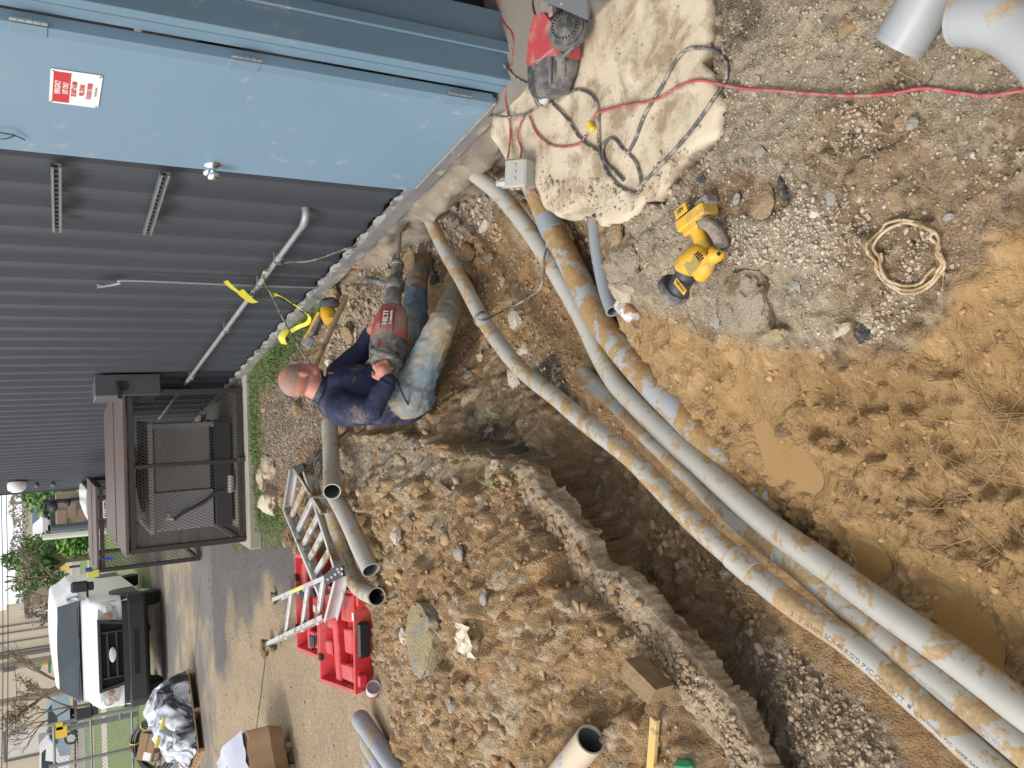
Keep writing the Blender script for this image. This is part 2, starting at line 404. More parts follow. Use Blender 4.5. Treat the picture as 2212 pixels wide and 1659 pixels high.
# wide levelling of the far left (lot, grass strip)
far = sstep(GY, 7.4, 8.6); gz = gz*(1-far)+np.where(GX > -1.35, -.06, lotz(GY))*far
gx_w = (GX-WA.x)*WN.x+(GY-WA.y)*WN.y            # distance into the building
gs_w = (GX-WA.x)*WD.x+(GY-WA.y)*WD.y
inside = sstep(gx_w, .02, .10); gz = gz*(1-inside)+np.minimum(gz, -.30)*inside
slabw = [tuple(at(X, Y, 0))[:2] for X, Y in SLABP]+[tuple(ws(-3.5, -1.5)), tuple(ws(-.86, -1.5)), tuple(ws(-.86, -.05))]
slabw = [(p[0], p[1]) for p in slabw]
sls = polysd(GX, GY, slabw)
tside = sstep(gs_w, -1.6, -.9)   # the undermined side faces the trench
gz = np.where(sls > 0, np.minimum(gz, -.14-.25*tside*(1-sstep(sls, .05, .4))), gz)
base_z = gz.copy()
PX, PY = nproj(GX, GY, gz)
inview = (GY > .5)
def zone(poly, w=14, jn=16, seed=3):
    j = jn*fbm(GX*6, GY*6, 4, seed)
    return sstep(polysd(PX, PY, poly)+j, -w, w)
cedge = csd
# colour + wetness + roughness of relief
col = np.zeros(GX.shape+(3,)); col[:] = (.25, .165, .09); wet = np.full(GX.shape, .9); clod = np.full(GX.shape, 1.0); grain = np.full(GX.shape, .5)
def paint(k, c, w=None, cl=None, gr=None):
    global col, wet, clod, grain
    k = np.clip(k, 0, 1); col = col*(1-k[..., None])+np.array(c)*k[..., None]
    if w is not None: wet = wet*(1-k)+w*k
    if cl is not None: clod = clod*(1-k)+cl*k
    if gr is not None: grain = grain*(1-k)+gr*k
sandn = sstep(fbm(GX*.9, GY*.9, 4, 21)+.55*fbm(GX*.35+3, GY*.35, 3, 4), -.12, .22)
# paved lot: dusty asphalt with trodden sand
lot = zone([(360, 1100), (640, 1130), (640, 1200), (780, 1230), (800, 1420), (850, 1500), (850, 1800), (-200, 1800), (-200, 1100)], 8, 8)
paint(lot, (.12, .115, .11), .85, .04, .1); paint(lot*sstep(PY+.25*(PX-400)+160*fbm(GX*1.2, GY*1.2, 4, 31), 1330, 1440), (.37, .285, .185), .95, .06, .12)
# grass strip and mulch by the wall
paint(zone([(505, 780), (600, 700), (680, 640), (700, 700), (640, 760), (600, 820), (560, 850), (560, 960), (560, 1060), (640, 1130), (630, 1180), (500, 1190), (480, 900)], 6, 8), (.10, .13, .045), .9, .3, .3)
paint(zone([(590, 830), (640, 770), (700, 780), (700, 930), (700, 1080), (640, 1060), (590, 1060), (562, 1000), (565, 860)], 8, 14), (.20, .155, .12), .9, .35, 1.2)
# clods beside the wall, drilled pale rubble
paint(zone([(700, 640), (790, 560), (860, 520), (900, 560), (850, 660), (800, 760), (740, 800), (690, 780)], 10, 16), (.33, .265, .195), .9, .9, .9)
paint(zone([(860, 500), (960, 420), (1060, 420), (1060, 520), (980, 560), (880, 560)], 10, 16), (.28, .235, .19), .9, .7, .9)
# trench floor
paint(zone([(900, 600), (1060, 470), (1260, 480), (1300, 700), (1420, 900), (1330, 960), (1200, 820), (1050, 760), (960, 900), (880, 800)], 20, 24), (.315, .195, .095), .66, .75, .3)
paint(zone([(1180, 620), (1290, 680), (1420, 900), (1600, 1150), (2300, 1659), (1900, 1659), (1500, 1120), (1250, 860)], 18, 20), (.31, .185, .08), .5, .4, .15)
# left bank
paint(zone([(1080, 980), (1260, 1090), (1500, 1240), (1600, 1300), (1700, 1450), (1560, 1430), (1330, 1210), (1200, 1080)], 16, 18), (.235, .145, .075), .6, .9, .4)
paint(zone([(1560, 1360), (1700, 1400), (1900, 1560), (2000, 1700), (1650, 1700), (1600, 1540)], 18, 20), (.25, .19, .13), .75, .7, 1.2)
# spoil heap
paint(zone([(700, 940), (900, 930), (1100, 1000), (1220, 1120), (1480, 1390), (1640, 1620), (1700, 1800), (820, 1800), (850, 1560), (820, 1420), (830, 1260), (760, 1100), (690, 1030)], 14, 16), (.35, .222, .108), .80, 1.2, .6)
paint(zone([(760, 950), (900, 960), (1020, 1010), (1000, 1060), (860, 1020), (770, 1080), (720, 1000)], 14, 26), (.33, .27, .20), .9, .9, .9)
paint(zone([(1180, 1120), (1220, 1110), (1480, 1395), (1640, 1620), (1600, 1620), (1420, 1420), (1270, 1260), (1170, 1160)], 12, 16), (.33, .255, .17), .95, .35, .3)
paint(zone([(1600, 1560), (1640, 1600), (1665, 1700), (1560, 1700)], 10, 10), (.09, .085, .08), .9, .5, .5)
paint(zone([(980, 870), (1050, 890), (1150, 960), (1200, 960), (1180, 1000), (1090, 985), (1010, 940)], 12, 26), (.085, .062, .045), .8, .8, .8)
paint(zone([(1150, 790), (1190, 770), (1230, 850), (1260, 870), (1180, 850)], 10, 20), (.05, .04, .032), .6, .7, .6)
paint(sstep(fbm(GX*3.3, GY*3.3, 4, 77), .26, .6)*mask*(1-lot), (.43, .34, .225), .92)
paint(sstep(fbm(GX*2.6+9, GY*2.6, 4, 55), .2, .42)*mask*(1-lot)*.8, (.33, .185, .08), .85)
# gravel field on the right
grav = zone([(1340, 460), (1460, 370), (1560, 270), (1540, 120), (1600, -200), (2400, -200), (2400, 300), (2150, 420), (2050, 640), (1940, 760), (1760, 770), (1560, 740), (1420, 680), (1320, 640)], 50, 95)
paint(grav, (.385, .315, .225), .92, .62, 1.1)
paint(zone([(1430, -100), (1640, -100), (1660, 60), (1560, 130), (1480, 90)], 20, 30), (.17, .125, .085), .9, .6, .9)
paint(grav*sstep(fbm(GX*2.2, GY*2.2, 4, 66)+.0009*(PX-1850), -.12, .22), (.31, .215, .125), .82, .95, .7)
paint(zone([(1480, 400), (1600, 370), (1720, 420), (1680, 470), (1560, 460), (1480, 470)], 14, 20), (.23, .145, .08), .85, .6, .7)
# wet mud
mud = zone([(1340, 690), (1460, 690), (1600, 760), (1760, 770), (1950, 740), (2050, 640), (2200, 500), (2400, 400), (2400, 1700), (2250, 1640), (1900, 1320), (1640, 1120), (1400, 860), (1310, 740)], 34, 90)
paint(mud, (.405, .255, .112), .20, .30, .0)
paint(mud*sstep(fbm(GX*2.5, GY*2.5, 5, 12), .1, .5), (.345, .205, .083), .30, .40)
paint(mud*sstep(-fbm(GX*1.9, GY*1.9, 4, 99), .15, .45)*.7, (.47, .305, .14), .16, .15)
rut = zone([(1720, 870), (1800, 830), (1950, 840), (1990, 890), (1900, 890), (1760, 880)], 14, 16)
paint(rut, (.36, .22, .09), .3, .3)
# relief
w1 = .55*fbm(GX*7, GY*7, 4, 2); w2 = .55*fbm(GX*7+5, GY*7-3, 4, 12)
F0, cid0, _ = worley(GX*4.6+w1*.7, GY*4.6+w2*.7, 13, True); F1, cid, ed1 = worley(GX*10+w1*1.3, GY*10+w2*1.3, 1, True)
F2, cid2, ed2 = worley(GX*23+w1*2.2, GY*23+w2*2.2, 4, True); F3, cid3, ed3 = worley(GX*52+w1*2, GY*52+w2*2, 8, True)
f1, f2 = 0, ed1; dome3 = F3*np.where(cid3 > .4, .45, .08)
F0 = F0*(cid0 > .45); F1 = F1*np.where(cid > .4, 1, .25); F2 = F2*np.where(cid2 > .35, 1, .2); F3 = F3*np.where(cid3 > .35, 1, .3)
rel = clod*(.045*F0*sstep(clod, .8, 1.1)+.034*F1+.017*F2+.0075*F3+.026*fbm(GX*5, GY*5, 5, 41)+.008*fbm(GX*40, GY*40, 3, 42)-.034)
rel += grain*(.009*dome3)
# trodden mud: churned ridges, boot prints
mr = np.abs(fbm(GX*8, GY*8, 5, 61, .62)); lump = sstep(fbm(GX*2.3, GY*2.3, 4, 64), -.25, .25)
rel += mud*(.036*mr+.026*F1*lump+.020*F2*(.3+lump)+.010*F3*(.3+lump)-.026*np.abs(fbm(GX*19, GY*19, 4, 62, .6))-.012)
def dent(X, Y, z, ang, L, W, dep, lip=.35):
    p = at(X, Y, z); c, s = math.cos(ang), math.sin(ang); dx = GX-p.x; dy = GY-p.y; u = (dx*c+dy*s)/L; v = (-dx*s+dy*c)/W
    r = np.sqrt(u*u+v*v)+.12*fbm(GX*14, GY*14, 2, int(X)); return -dep*(1-sstep(r, .72, 1.05))+dep*lip*np.exp(-((r-1.25)/.2)**2)
for a in [(1990, 690, -.12, .3, .17, .07, .03), (1740, 1150, -.26, 1.0, .1, .06, .02), (1870, 845, -.2, 1.5, .22, .06, .022), (2010, 865, -.2, 1.5, .12, .055, .02), (1990, 1010, -.22, .5, .16, .065, .035), (2150, 780, -.15, .2, .15, .07, .04),
          (2100, 980, -.2, .9, .15, .06, .03), (1900, 960, -.22, .6, .13, .055, .025), (1600, 880, -.26, .9, .12, .06, .02), (1690, 1000, -.28, -.9, .17, .06, .02), (1545, 800, -.2, .4, .11, .055, .025), (2120, 1150, -.24, 1.9, .15, .06, .03), (1780, 930, -.25, 1.3, .12, .05, .03)]:
    rel += dent(*a)*mud
pudz = np.zeros(GX.shape)
for P in PUD: pudz = np.maximum(pudz, sstep(polysd(PX, PY, P)+7*fbm(GX*12, GY*12, 3, 14), -22, 4))
rel = rel*(1-.9*pudz)-.034*pudz
paint(pudz*.6, (.36, .22, .09), .14)
wide = np.zeros(GX.shape)
for P in PUD: wide = np.maximum(wide, sstep(polysd(PX, PY, P), -70, -10))
paint(wide*.7, (.40, .25, .10), .16)
rel = rel*(1-.5*wide)
PX0, PY0 = PX, PY
rel = rel*(1-sstep(sls, -.02, .05)*.8)
gz = gz+rel
gz = np.where(GY > 8.5, np.minimum(gz, np.where(GX > -1.35, -.045, lotz(GY)+.012)), gz)
# colour jitter: each clod its own tint
tint = 1+(.34*(cid-.5)+.26*(cid2-.5)+.2*(cid3-.5))*clod[..., None][..., 0]+.16*fbm(GX*3, GY*3, 4, 88)
col = col*tint[..., None]
pale = (sstep(cid3, .86, .9)*grain*.8+sstep(cid2, .90, .92)*clod*.6+sstep(cid, .93, .94)*clod*.5)*(1-mud)
col = col*(1-np.clip(pale, 0, 1)[..., None])+np.array((.47, .38, .265))*np.clip(pale, 0, 1)[..., None]
col = np.clip(col, .015, .75)
nx, ny = len(GXS), len(GYS)
def gridmesh(name, X, Y, Z, C=None, Wt=None, keep=None):
    n = X.size; me = bpy.data.meshes.new(name); r, c = X.shape
    me.vertices.add(n); me.vertices.foreach_set('co', np.stack([X, Y, Z], -1).reshape(-1).astype(np.float32))
    i = np.arange(r*c).reshape(r, c); q = np.stack([i[:-1, :-1], i[:-1, 1:], i[1:, 1:], i[1:, :-1]], -1).reshape(-1, 4)
    if keep is not None: q = q[keep[:-1, :-1].reshape(-1)]
    me.loops.add(q.size); me.loops.foreach_set('vertex_index', q.reshape(-1).astype(np.int32))
    me.polygons.add(len(q)); me.polygons.foreach_set('loop_start', np.arange(0, q.size, 4, dtype=np.int32)); me.polygons.foreach_set('loop_total', np.full(len(q), 4, np.int32))
    me.polygons.foreach_set('use_smooth', np.ones(len(q), bool))
    me.update()
    if C is not None:
        a = me.color_attributes.new('Col', 'FLOAT_COLOR', 'POINT'); a.data.foreach_set('color', np.concatenate([C.reshape(-1, 3), np.ones((n, 1))], 1).reshape(-1).astype(np.float32))
    if Wt is not None:
        a = me.attributes.new('wet', 'FLOAT', 'POINT'); a.data.foreach_set('value', Wt.reshape(-1).astype(np.float32))
    return me
def soilmat():
    mt = bpy.data.materials.new('churned_soil'); mt.use_nodes = True; nt = mt.node_tree; b = nt.nodes['Principled BSDF']
    co = nd(nt, 'ShaderNodeTexCoord').outputs['Object']
    c = nd(nt, 'ShaderNodeAttribute', attribute_name='Col').outputs['Color']; w = nd(nt, 'ShaderNodeAttribute', attribute_name='wet').outputs['Fac']
    dry = rampn(nt, w, .35, .65, .3, 1)
    v = rampn(nt, noisen(nt, co, 28, 8, .7), .28, .72, .66, 1.34); c = mixc(nt, dry, c, mixc(nt, 1, c, v, 'MULTIPLY'))
    v = rampn(nt, noisen(nt, co, 160, 4, .7), .3, .7, .75, 1.25); c = mixc(nt, dry, c, mixc(nt, 1, c, v, 'MULTIPLY'))
    nt.links.new(c, b.inputs['Base Color'])
    rr = nd(nt, 'ShaderNodeMath', operation='MULTIPLY'); nt.links.new(w, rr.inputs[0]); nt.links.new(rampn(nt, noisen(nt, co, 30, 4), .3, .7, .8, 1.25), rr.inputs[1]); nt.links.new(rr.outputs[0], b.inputs['Roughness'])
    bn = nd(nt, 'ShaderNodeBump'); bn.inputs['Strength'].default_value = 1.0; bn.inputs['Distance'].default_value = .022
    h = nd(nt, 'ShaderNodeMath', operation='MULTIPLY_ADD'); nt.links.new(noisen(nt, co, 45, 8, .7), h.inputs[0]); h.inputs[1].default_value = 1
    vo = nd(nt, 'ShaderNodeTexVoronoi'); vo.inputs['Scale'].default_value = 130; nt.links.new(co, vo.inputs['Vector'])
    h2 = nd(nt, 'ShaderNodeMath', operation='MULTIPLY'); nt.links.new(vo.outputs['Distance'], h2.inputs[0]); h2.inputs[1].default_value = -.3
    nt.links.new(h2.outputs[0], h.inputs[2])
    n1 = noisen(nt, co, 13, 9, .62, .6); rdg = nd(nt, 'ShaderNodeMath', operation='SUBTRACT'); nt.links.new(n1, rdg.inputs[0]); rdg.inputs[1].default_value = .5
    ab = nd(nt, 'ShaderNodeMath', operation='ABSOLUTE'); nt.links.new(rdg.outputs[0], ab.inputs[0]); sm = nd(nt, 'ShaderNodeMath', operation='MULTIPLY'); nt.links.new(ab.outputs[0], sm.inputs[0]); sm.inputs[1].default_value = 2.6
    v2 = nd(nt, 'ShaderNodeTexVoronoi'); v2.inputs['Scale'].default_value = 34; v2.feature = 'DISTANCE_TO_EDGE'; nt.links.new(co, v2.inputs['Vector'])
    mn = nd(nt, 'ShaderNodeMath', operation='MINIMUM'); nt.links.new(v2.outputs['Distance'], mn.inputs[0]); mn.inputs[1].default_value = .12
    sm2 = nd(nt, 'ShaderNodeMath', operation='MULTIPLY_ADD'); nt.links.new(mn.outputs[0], sm2.inputs[0]); sm2.inputs[1].default_value = .35; nt.links.new(sm.outputs[0], sm2.inputs[2])
    mh = nd(nt, 'ShaderNodeMix'); nt.links.new(rampn(nt, w, .35, .6), mh.inputs[0]); nt.links.new(sm2.outputs[0], mh.inputs[2]); nt.links.new(h.outputs[0], mh.inputs[3]); nt.links.new(mh.outputs[0], bn.inputs['Height']); nt.links.new(bn.outputs[0], b.inputs['Normal'])
    return mt
SOIL = soilmat()
slope = np.hypot(*np.gradient(base_z, GYS, GXS)); sk = sstep(slope, .5, 1.5)
cn = fbm(GX*10+base_z*26, GY*10-base_z*22, 4, 71); cn2 = fbm(GX*34-base_z*60, GY*34+base_z*50, 3, 72)
DXX = sk*(.014*cn+.008*cn2); DYY = sk*(.014*fbm(GX*10-gz*24, GY*10+gz*27, 4, 73)+.012*cn2)
col = col*(1+(sk*(.5*cn+.4*cn2))[..., None]); col = np.clip(col, .015, .75)
me = gridmesh('ground', GX+DXX, GY+DYY, gz, col, wet); me.materials.append(SOIL)
ground = bpy.data.objects.new('ground', me); COL.objects.link(ground); tag(ground, kind='structure')
def gh(x, y):
    """height of the ground"""
    if x < GXS[0]+.01 or x > GXS[-1]-.01 or y < GYS[0]+.01 or y > GYS[-1]-.01: return float(lotz(y))
    i = int((x-GXS[0])/GSX); j = int(np.searchsorted(GYS, y))-1; i = min(max(i, 0), nx-2); j = min(max(j, 0), ny-2)
    u = (x-GXS[i])/GSX; w = (y-GYS[j])/(GYS[j+1]-GYS[j])
    return float((gz[j, i]*(1-u)+gz[j, i+1]*u)*(1-w)+(gz[j+1, i]*(1-u)+gz[j+1, i+1]*u)*w)
def hit(X, Y):
    """where the line of sight at X, Y meets the ground"""
    d = ray(X, Y); t = 1.0; p = CAM+d*t; st = .02
    while t < 60:
        t += st; p = CAM+d*t
        z = gh(p.x, p.y)
        if slab_has(p.x, p.y): z = max(z, 0)
        if p.z < z: break
        if t > 11: st = .1
    return CAM+d*(t-st*.5)
def slab_has(x, y):
    c = False; n = len(slabw)
    for i in range(n):
        ax, ay = slabw[i]; bx, by = slabw[(i+1) % n]
        if (ay > y) != (by > y) and x < (bx-ax)*(y-ay)/(by-ay)+ax: c = not c
    return c
# ================================================================== FAR GROUND, SLABS, BUILDING
def sheet(name, pts, z, mat, kind='structure', label=None, cat=None, thick=0):
    mb = MB()
    P = [Vector((p[0], p[1], z if not callable(z) else z(p[1]))) for p in pts]
    if thick: mb.prism([p-Vector((0, 0, thick)) for p in P], (0, 0, thick))
    else: mb.add(P, [tuple(range(len(P)))])
    return tag(mk(name, mb, mat, smooth=0), label, cat, kind=kind)
asph = M('dusty_asphalt', (.115, .11, .105), (.16, .15, .14), 1.5, .88, bump=.5, bscale=120, dirt=(.36, .28, .18), amt=.42, dscale=.35, soft=.05)
# the paved lot beyond the dig, sloping away
mb = MB()
ysr = [-6, .2, 7, 11.4, 14, 17, 20, 30, 44]
XR = (-60, 40)
farv = []; farf = []
def farsheet(name, x0, x1, y0, y1, dz, mat, ny_=24, kind='structure'):
    m_ = MB(); v = []
    for j in range(ny_+1):
        y = y0+(y1-y0)*j/ny_
        for x in (x0, x1): v.append((x, y, float(lotz(y))+dz))
    m_.add(v, [(2*j, 2*j+1, 2*j+3, 2*j+2) for j in range(ny_)])
    return tag(mk(name, m_, mat, smooth=60), kind=kind)
grassm = M('lawn', (.085, .135, .035), (.16, .2, .07), 3, .95, bump=1, bscale=80)
dirtm = M('bare_earth', (.22, .15, .085), (.30, .21, .13), 2, .95, bump=1, bscale=40)
roadm = M('road_grey', (.19, .175, .155), (.235, .215, .19), .4, .9, bump=.3, bscale=90)
bigz = -1.0
sheet('terrain', [(-600, -60), (600, -60), (600, 900), (-600, 900)], bigz, M('far_terrain', (.13, .15, .07), (.2, .18, .12), .05, .95))
farsheet('earth', -30, 24, -8, GYS[-1]-.05, -.62, dirtm)
farsheet('parking_lot', -16, 30, GYS[-1]-.35, 22.5, .0, asph, 30)
farsheet('parking_lot', -30, GXS[0]+.02, .4, 22.5, -.012, asph, 30)
# ---- broken concrete apron in front of the doorway
conc = M('apron_concrete', (.61, .52, .395), (.50, .415, .30), 5, .93, bump=.25, bscale=120, dirt=(.38, .29, .19), amt=.38, dscale=6, soft=.07)
def soften(bm, it=6):
    for _ in range(it):
        new = {}
        for v in bm.verts:
            if v.is_boundary:
                nb = [e.other_vert(v) for e in v.link_edges if e.is_boundary]
                if len(nb) == 2: new[v] = v.co*.4+(nb[0].co+nb[1].co)*.3
        for v, c_ in new.items(): v.co = c_
sx = np.arange(.0, 3.6, .018); sy = np.arange(-.2, 4.6, .018); SX, SY = np.meshgrid(sx, sy)
ssd = polysd(SX, SY, slabw)+.03*fbm(SX*5, SY*5, 3, 33)+.03*(worley(SX*5, SY*5, 3, True)[0]-.4)+.012*fbm(SX*45, SY*45, 2, 34)
SZ = .006*fbm(SX*4, SY*4, 3, 35)+.0035*fbm(SX*35, SY*35, 3, 36)-.012*(1-sstep(ssd, 0, .015))+.004*fbm(SX*16, SY*16, 4, 39)
sme = gridmesh('concrete_apron', SX, SY, SZ, keep=ssd > 0)
bm = bmesh.new(); bm.from_mesh(sme); bmesh.ops.delete(bm, geom=[v for v in bm.verts if not v.link_faces], context='VERTS')
soften(bm)
prev = [e for e in bm.edges if e.is_boundary]
for k in range(3):
    r = bmesh.ops.extrude_edge_only(bm, edges=prev); nv = [g for g in r['geom'] if isinstance(g, bmesh.types.BMVert)]; prev = [g for g in r['geom'] if isinstance(g, bmesh.types.BMEdge)]
    for v in nv:
        q = noise.noise_vector(v.co*14)*.012+noise.noise_vector(v.co*50)*.006; v.co += Vector((q.x, q.y, -.032+q.z*.5))
bm.to_mesh(sme); bm.free(); sme.materials.append(conc)
sme.polygons.foreach_set('use_smooth', [True]*len(sme.polygons))
apron = bpy.data.objects.new('concrete_apron', sme); COL.objects.link(apron); tag(apron, kind='structure')

# ---- pale broken edge of the pavement overhanging the trench
edgem = M('pavement_edge', (.42, .335, .235), (.33, .25, .165), 9, .95, bump=1.4, bscale=60, dirt=(.25, .165, .095), amt=.34, dscale=7, soft=.06)
EXs = np.arange(-2.1, .05, .0095); EYs = np.arange(1.0, 3.75, .0095); EX, EY = np.meshgrid(EXs, EYs)
esd = polysd(EX, EY, pave)+.012*fbm(EX*7, EY*7, 4, 53)+.014*fbm(EX*34, EY*34, 4, 54)
pt = np.hypot(EX-cutw[1][0], EY-cutw[1][1])
ez = -.044+.010*fbm(EX*12, EY*12, 3, 57)+.010*fbm(EX*50, EY*50, 3, 58)-.016*(1-sstep(esd, 0, .025))+.008*worley(EX*30, EY*30, 5, True)[0]
eme = gridmesh('pavement_edge', EX, EY, ez, keep=(esd > 0) & (esd < .150+.04*fbm(EX*9, EY*9, 4, 91)) & (EY < cutw[1][1]+.05))
bm = bmesh.new(); bm.from_mesh(eme); bmesh.ops.delete(bm, geom=[v for v in bm.verts if not v.link_faces], context='VERTS')
soften(bm)
prev = [e for e in bm.edges if e.is_boundary]
for k in range(4):
    r = bmesh.ops.extrude_edge_only(bm, edges=prev); nv = [g_ for g_ in r['geom'] if isinstance(g_, bmesh.types.BMVert)]; prev = [g_ for g_ in r['geom'] if isinstance(g_, bmesh.types.BMEdge)]
    for v in nv:
        q = noise.noise_vector(Vector((v.co.x*5, v.co.y*5, v.co.z*28)))*.016+noise.noise_vector(v.co*38)*.007*random.uniform(.3, 1.7); v.co += Vector((q.x, q.y, -.019+q.z*.5))
bm.to_mesh(eme); bm.free(); eme.materials.append(edgem); eme.polygons.foreach_set('use_smooth', [True]*len(eme.polygons))
eo = bpy.data.objects.new('pavement_edge', eme); COL.objects.link(eo); tag(eo, kind='structure')
# ---- building
steel = M('charcoal_siding', (.050, .056, .066), (.060, .067, .078), .8, .5, bump=.25, bscale=3, spec=.35)
bld = thing('building', ws(5, -.5, 0), 'long charcoal ribbed steel building along the right side, open doorway near the saw', 'building')
S_END = (wall(0, 1069.7)-WA).dot(WD)
mb = MB(); s = -.86; prof = []
pit = .265; s = 0.28-pit*5
while s < S_END:
    for ds, off in ((0, -.045), (.055, -.045), (.075, -.037), (.095, -.045), (.148, -.045), (.175, -.012), (.238, -.012), (.265, -.045)):
        prof.append((s+ds, off))
    s += pit
prof = [p for p in prof if -.88 <= p[0] <= S_END]
ztop = 5.2
zs = (.015, 1.5, 3.0, ztop)
mb.add([ws(a, b, z) for z in zs for a, b in prof], [(j*len(prof)+i, j*len(prof)+i+1, (j+1)*len(prof)+i+1, (j+1)*len(prof)+i) for j in range(3) for i in range(len(prof)-1)])
wallo = mk('wall', mb, steel, bld, smooth=25)
mb = MB()    # end wall, corner trim, roof strip
mb.prism([ws(S_END, .0, .0), ws(S_END+.06, .0, .0), ws(S_END+.06, -.3, .0), ws(S_END, -.3, .0)], (0, 0, ztop+.1))
mk('corner_trim', mb, steel, bld)
mb = MB(); mb.add([ws(S_END+.03, -.05, -.4), ws(S_END+.03, -14, -.4), ws(S_END+.03, -14, ztop), ws(S_END+.03, -.05, ztop)], [(0, 1, 2, 3)]); mk('end_wall', mb, steel, bld)
mb = MB(); mb.prism([ws(-6, .12, ztop), ws(S_END+.1, .12, ztop), ws(S_END+.1, -14, ztop+.6), ws(-6, -14, ztop+.6)], (0, 0, .12)); mk('roof', mb, M('roof_metal', (.3, .3, .3), rough=.5), bld)
mb = MB(); mb.box(ws(-.9-1.0-2.0, -.16, ztop/2), (4.0, .32, ztop), frame(WD, (0, 0, 1))); mk('wall', mb, steel, bld)
mb = MB(); mb.box(ws(-1.38, -.16, 2.2+(ztop-2.2)/2), (1.05, .32, ztop-2.2), frame(WD, (0, 0, 1))); mk('lintel', mb, steel, bld)
# foundation (poured edge with base channel)
fm = M('dusty_foundation', (.21, .18, .145), (.28, .24, .19), 3, .95, bump=1.0, bscale=22, dirt=(.40, .34, .26), amt=.4, dscale=3, soft=.1)
mb = MB(); n_ = 520; rings = []
for i in range(n_+1):
    s = -.86+(S_END+.86)*i/n_; r = []
    for off, z in [(-.04, -.012), (.004, -.018)]+[(.02-.9*max(0, k_-.5)*.15, -.018-.48*k_) for k_ in [i_/14 for i_ in range(1, 15)]]:
        q = noise.noise(Vector((s*3.2, z*7, 3)))*.08*min(1, abs(z)*8)+noise.noise(Vector((s*11, z*14, 8)))*.035*min(1, abs(z)*12)+abs(noise.noise(Vector((s*30, z*34, 5))))*.018
        r.append(ws(s, off+q, z))
    rings.append(r)
mb.loft(rings, close=False)
mk('foundation', mb, fm, bld, smooth=60)
chan = M('galvanised_channel', (.21, .225, .245), (.36, .35, .33), 5, .5, .35, dirt=(.5, .43, .33), amt=.25, dscale=6)
mb = MB(); mb.box(ws((S_END-.84)/2, .018, .006), (S_END+.84, .045, .034), frame(WD, (0, 0, 1))); mb.box(ws((S_END-.84)/2, .036, -.03), (S_END+.84, .004, .06), frame(WD, (0, 0, 1)))
mk('base_channel', mb, chan, bld)
# foam closure strips: pale teeth showing under every rib
closm = M('white_closure', (.30, .31, .32), (.42, .40, .37), 9, .8, dirt=(.2, .18, .15), amt=.4, dscale=12)
k = 0; s = .28-pit*1
while s < 5.9:
    mb = MB(); z0 = .022
    pts = [(s+.12+random.uniform(-.01, .01), 0), (s+.15, .012), (s+.172, .03), (s+.245, .032), (s+.262, .016), (s+.28, 0)]
    mb.prism([ws(a, .012, z0+z+random.uniform(-.004, .004)) for a, z in pts], -WN*.02)
    mk('closure_strip', mb, closm, bld); s += pit
# daylight-less room behind the doorway
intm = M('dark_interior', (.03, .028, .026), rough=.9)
mb = MB()
c = lambda s, o, z: ws(s, -o, z)
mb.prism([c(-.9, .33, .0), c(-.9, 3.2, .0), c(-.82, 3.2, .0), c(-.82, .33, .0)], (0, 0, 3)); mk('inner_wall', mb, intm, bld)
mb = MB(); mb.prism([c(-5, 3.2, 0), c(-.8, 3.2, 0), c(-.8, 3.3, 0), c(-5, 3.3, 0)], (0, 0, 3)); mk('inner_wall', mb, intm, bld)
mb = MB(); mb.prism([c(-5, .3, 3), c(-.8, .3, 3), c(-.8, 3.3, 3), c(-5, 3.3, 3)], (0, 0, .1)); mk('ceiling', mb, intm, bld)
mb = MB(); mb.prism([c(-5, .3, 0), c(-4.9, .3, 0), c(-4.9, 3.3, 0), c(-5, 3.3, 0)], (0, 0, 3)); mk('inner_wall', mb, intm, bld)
flm = M('indoor_slab', (.30, .27, .23), (.22, .2, .17), 2, .9, bump=.3, bscale=60)
mb = MB(); mb.prism([c(-5, -.1, -.12), c(-.86, -.1, -.12), c(-.86, 3.2, -.12), c(-5, 3.2, -.12)], (0, 0, .127)); tag(mk('floor', mb, flm, bld), None)
# door frame (blue reveal), door, hinges
blue = M('door_blue', (.175, .275, .375), (.195, .30, .395), 1.3, .46, dirt=(.30, .38, .44), amt=.03, dscale=7, scratch=.12)
blued = M('frame_blue', (.15, .245, .325), (.17, .265, .345), 2.0, .5, dirt=(.3, .35, .38), amt=.06, dscale=5)
FR = frame(WD, (0, 0, 1))
def wbox(mb, s0, s1, o0, o1, z0, z1, bev=.003, mi=None):     # o: outwards
    mb.box(ws((s0+s1)/2, (o0+o1)/2, (z0+z1)/2), (abs(s1-s0), abs(o1-o0), z1-z0), FR, bev, mi); return mb
fr = thing('door_frame', ws(-.9, -.1, 0), 'blue steel door frame with a deep reveal round the dark doorway', 'door frame')
HS = (wall(1090, 193)-WA).dot(WD)-.01
mb = MB(); wbox(mb, HS-.03, HS-.075, -.32, .012, .0, 2.2); mk('jamb', mb, blued, fr)
mb = MB(); wbox(mb, HS-.079, HS-.094, -.16, -.11, .002, 2.16, .002); mk('door_stop', mb, blued, fr)
mb = MB(); wbox(mb, HS-.03, HS+.022, .0, .016, .0, 2.2, .003); mk('face_trim', mb, blued, fr)
mb = MB(); wbox(mb, HS-.06, HS-1.0, -.32, .012, 2.18, 2.26); mk('head', mb, blued, fr)
mb = MB(); wbox(mb, HS-.96, HS-1.0, -.32, .012, .0, 2.18); mk('jamb', mb, blued, fr)
door = thing('door', ws(-.4, .04, .03), 'light blue steel door opened flat against the charcoal wall, with a warning sign', 'door')
mb = MB(); wbox(mb, HS+.034, -.0, .014, .058, .035, 2.13, .003); mk('leaf', mb, blue, door)
mb = MB(); wbox(mb, HS+.034, HS+.085, .0586, .0602, .04, 2.125, .0005); mk('edge_strip', mb, blued, door)
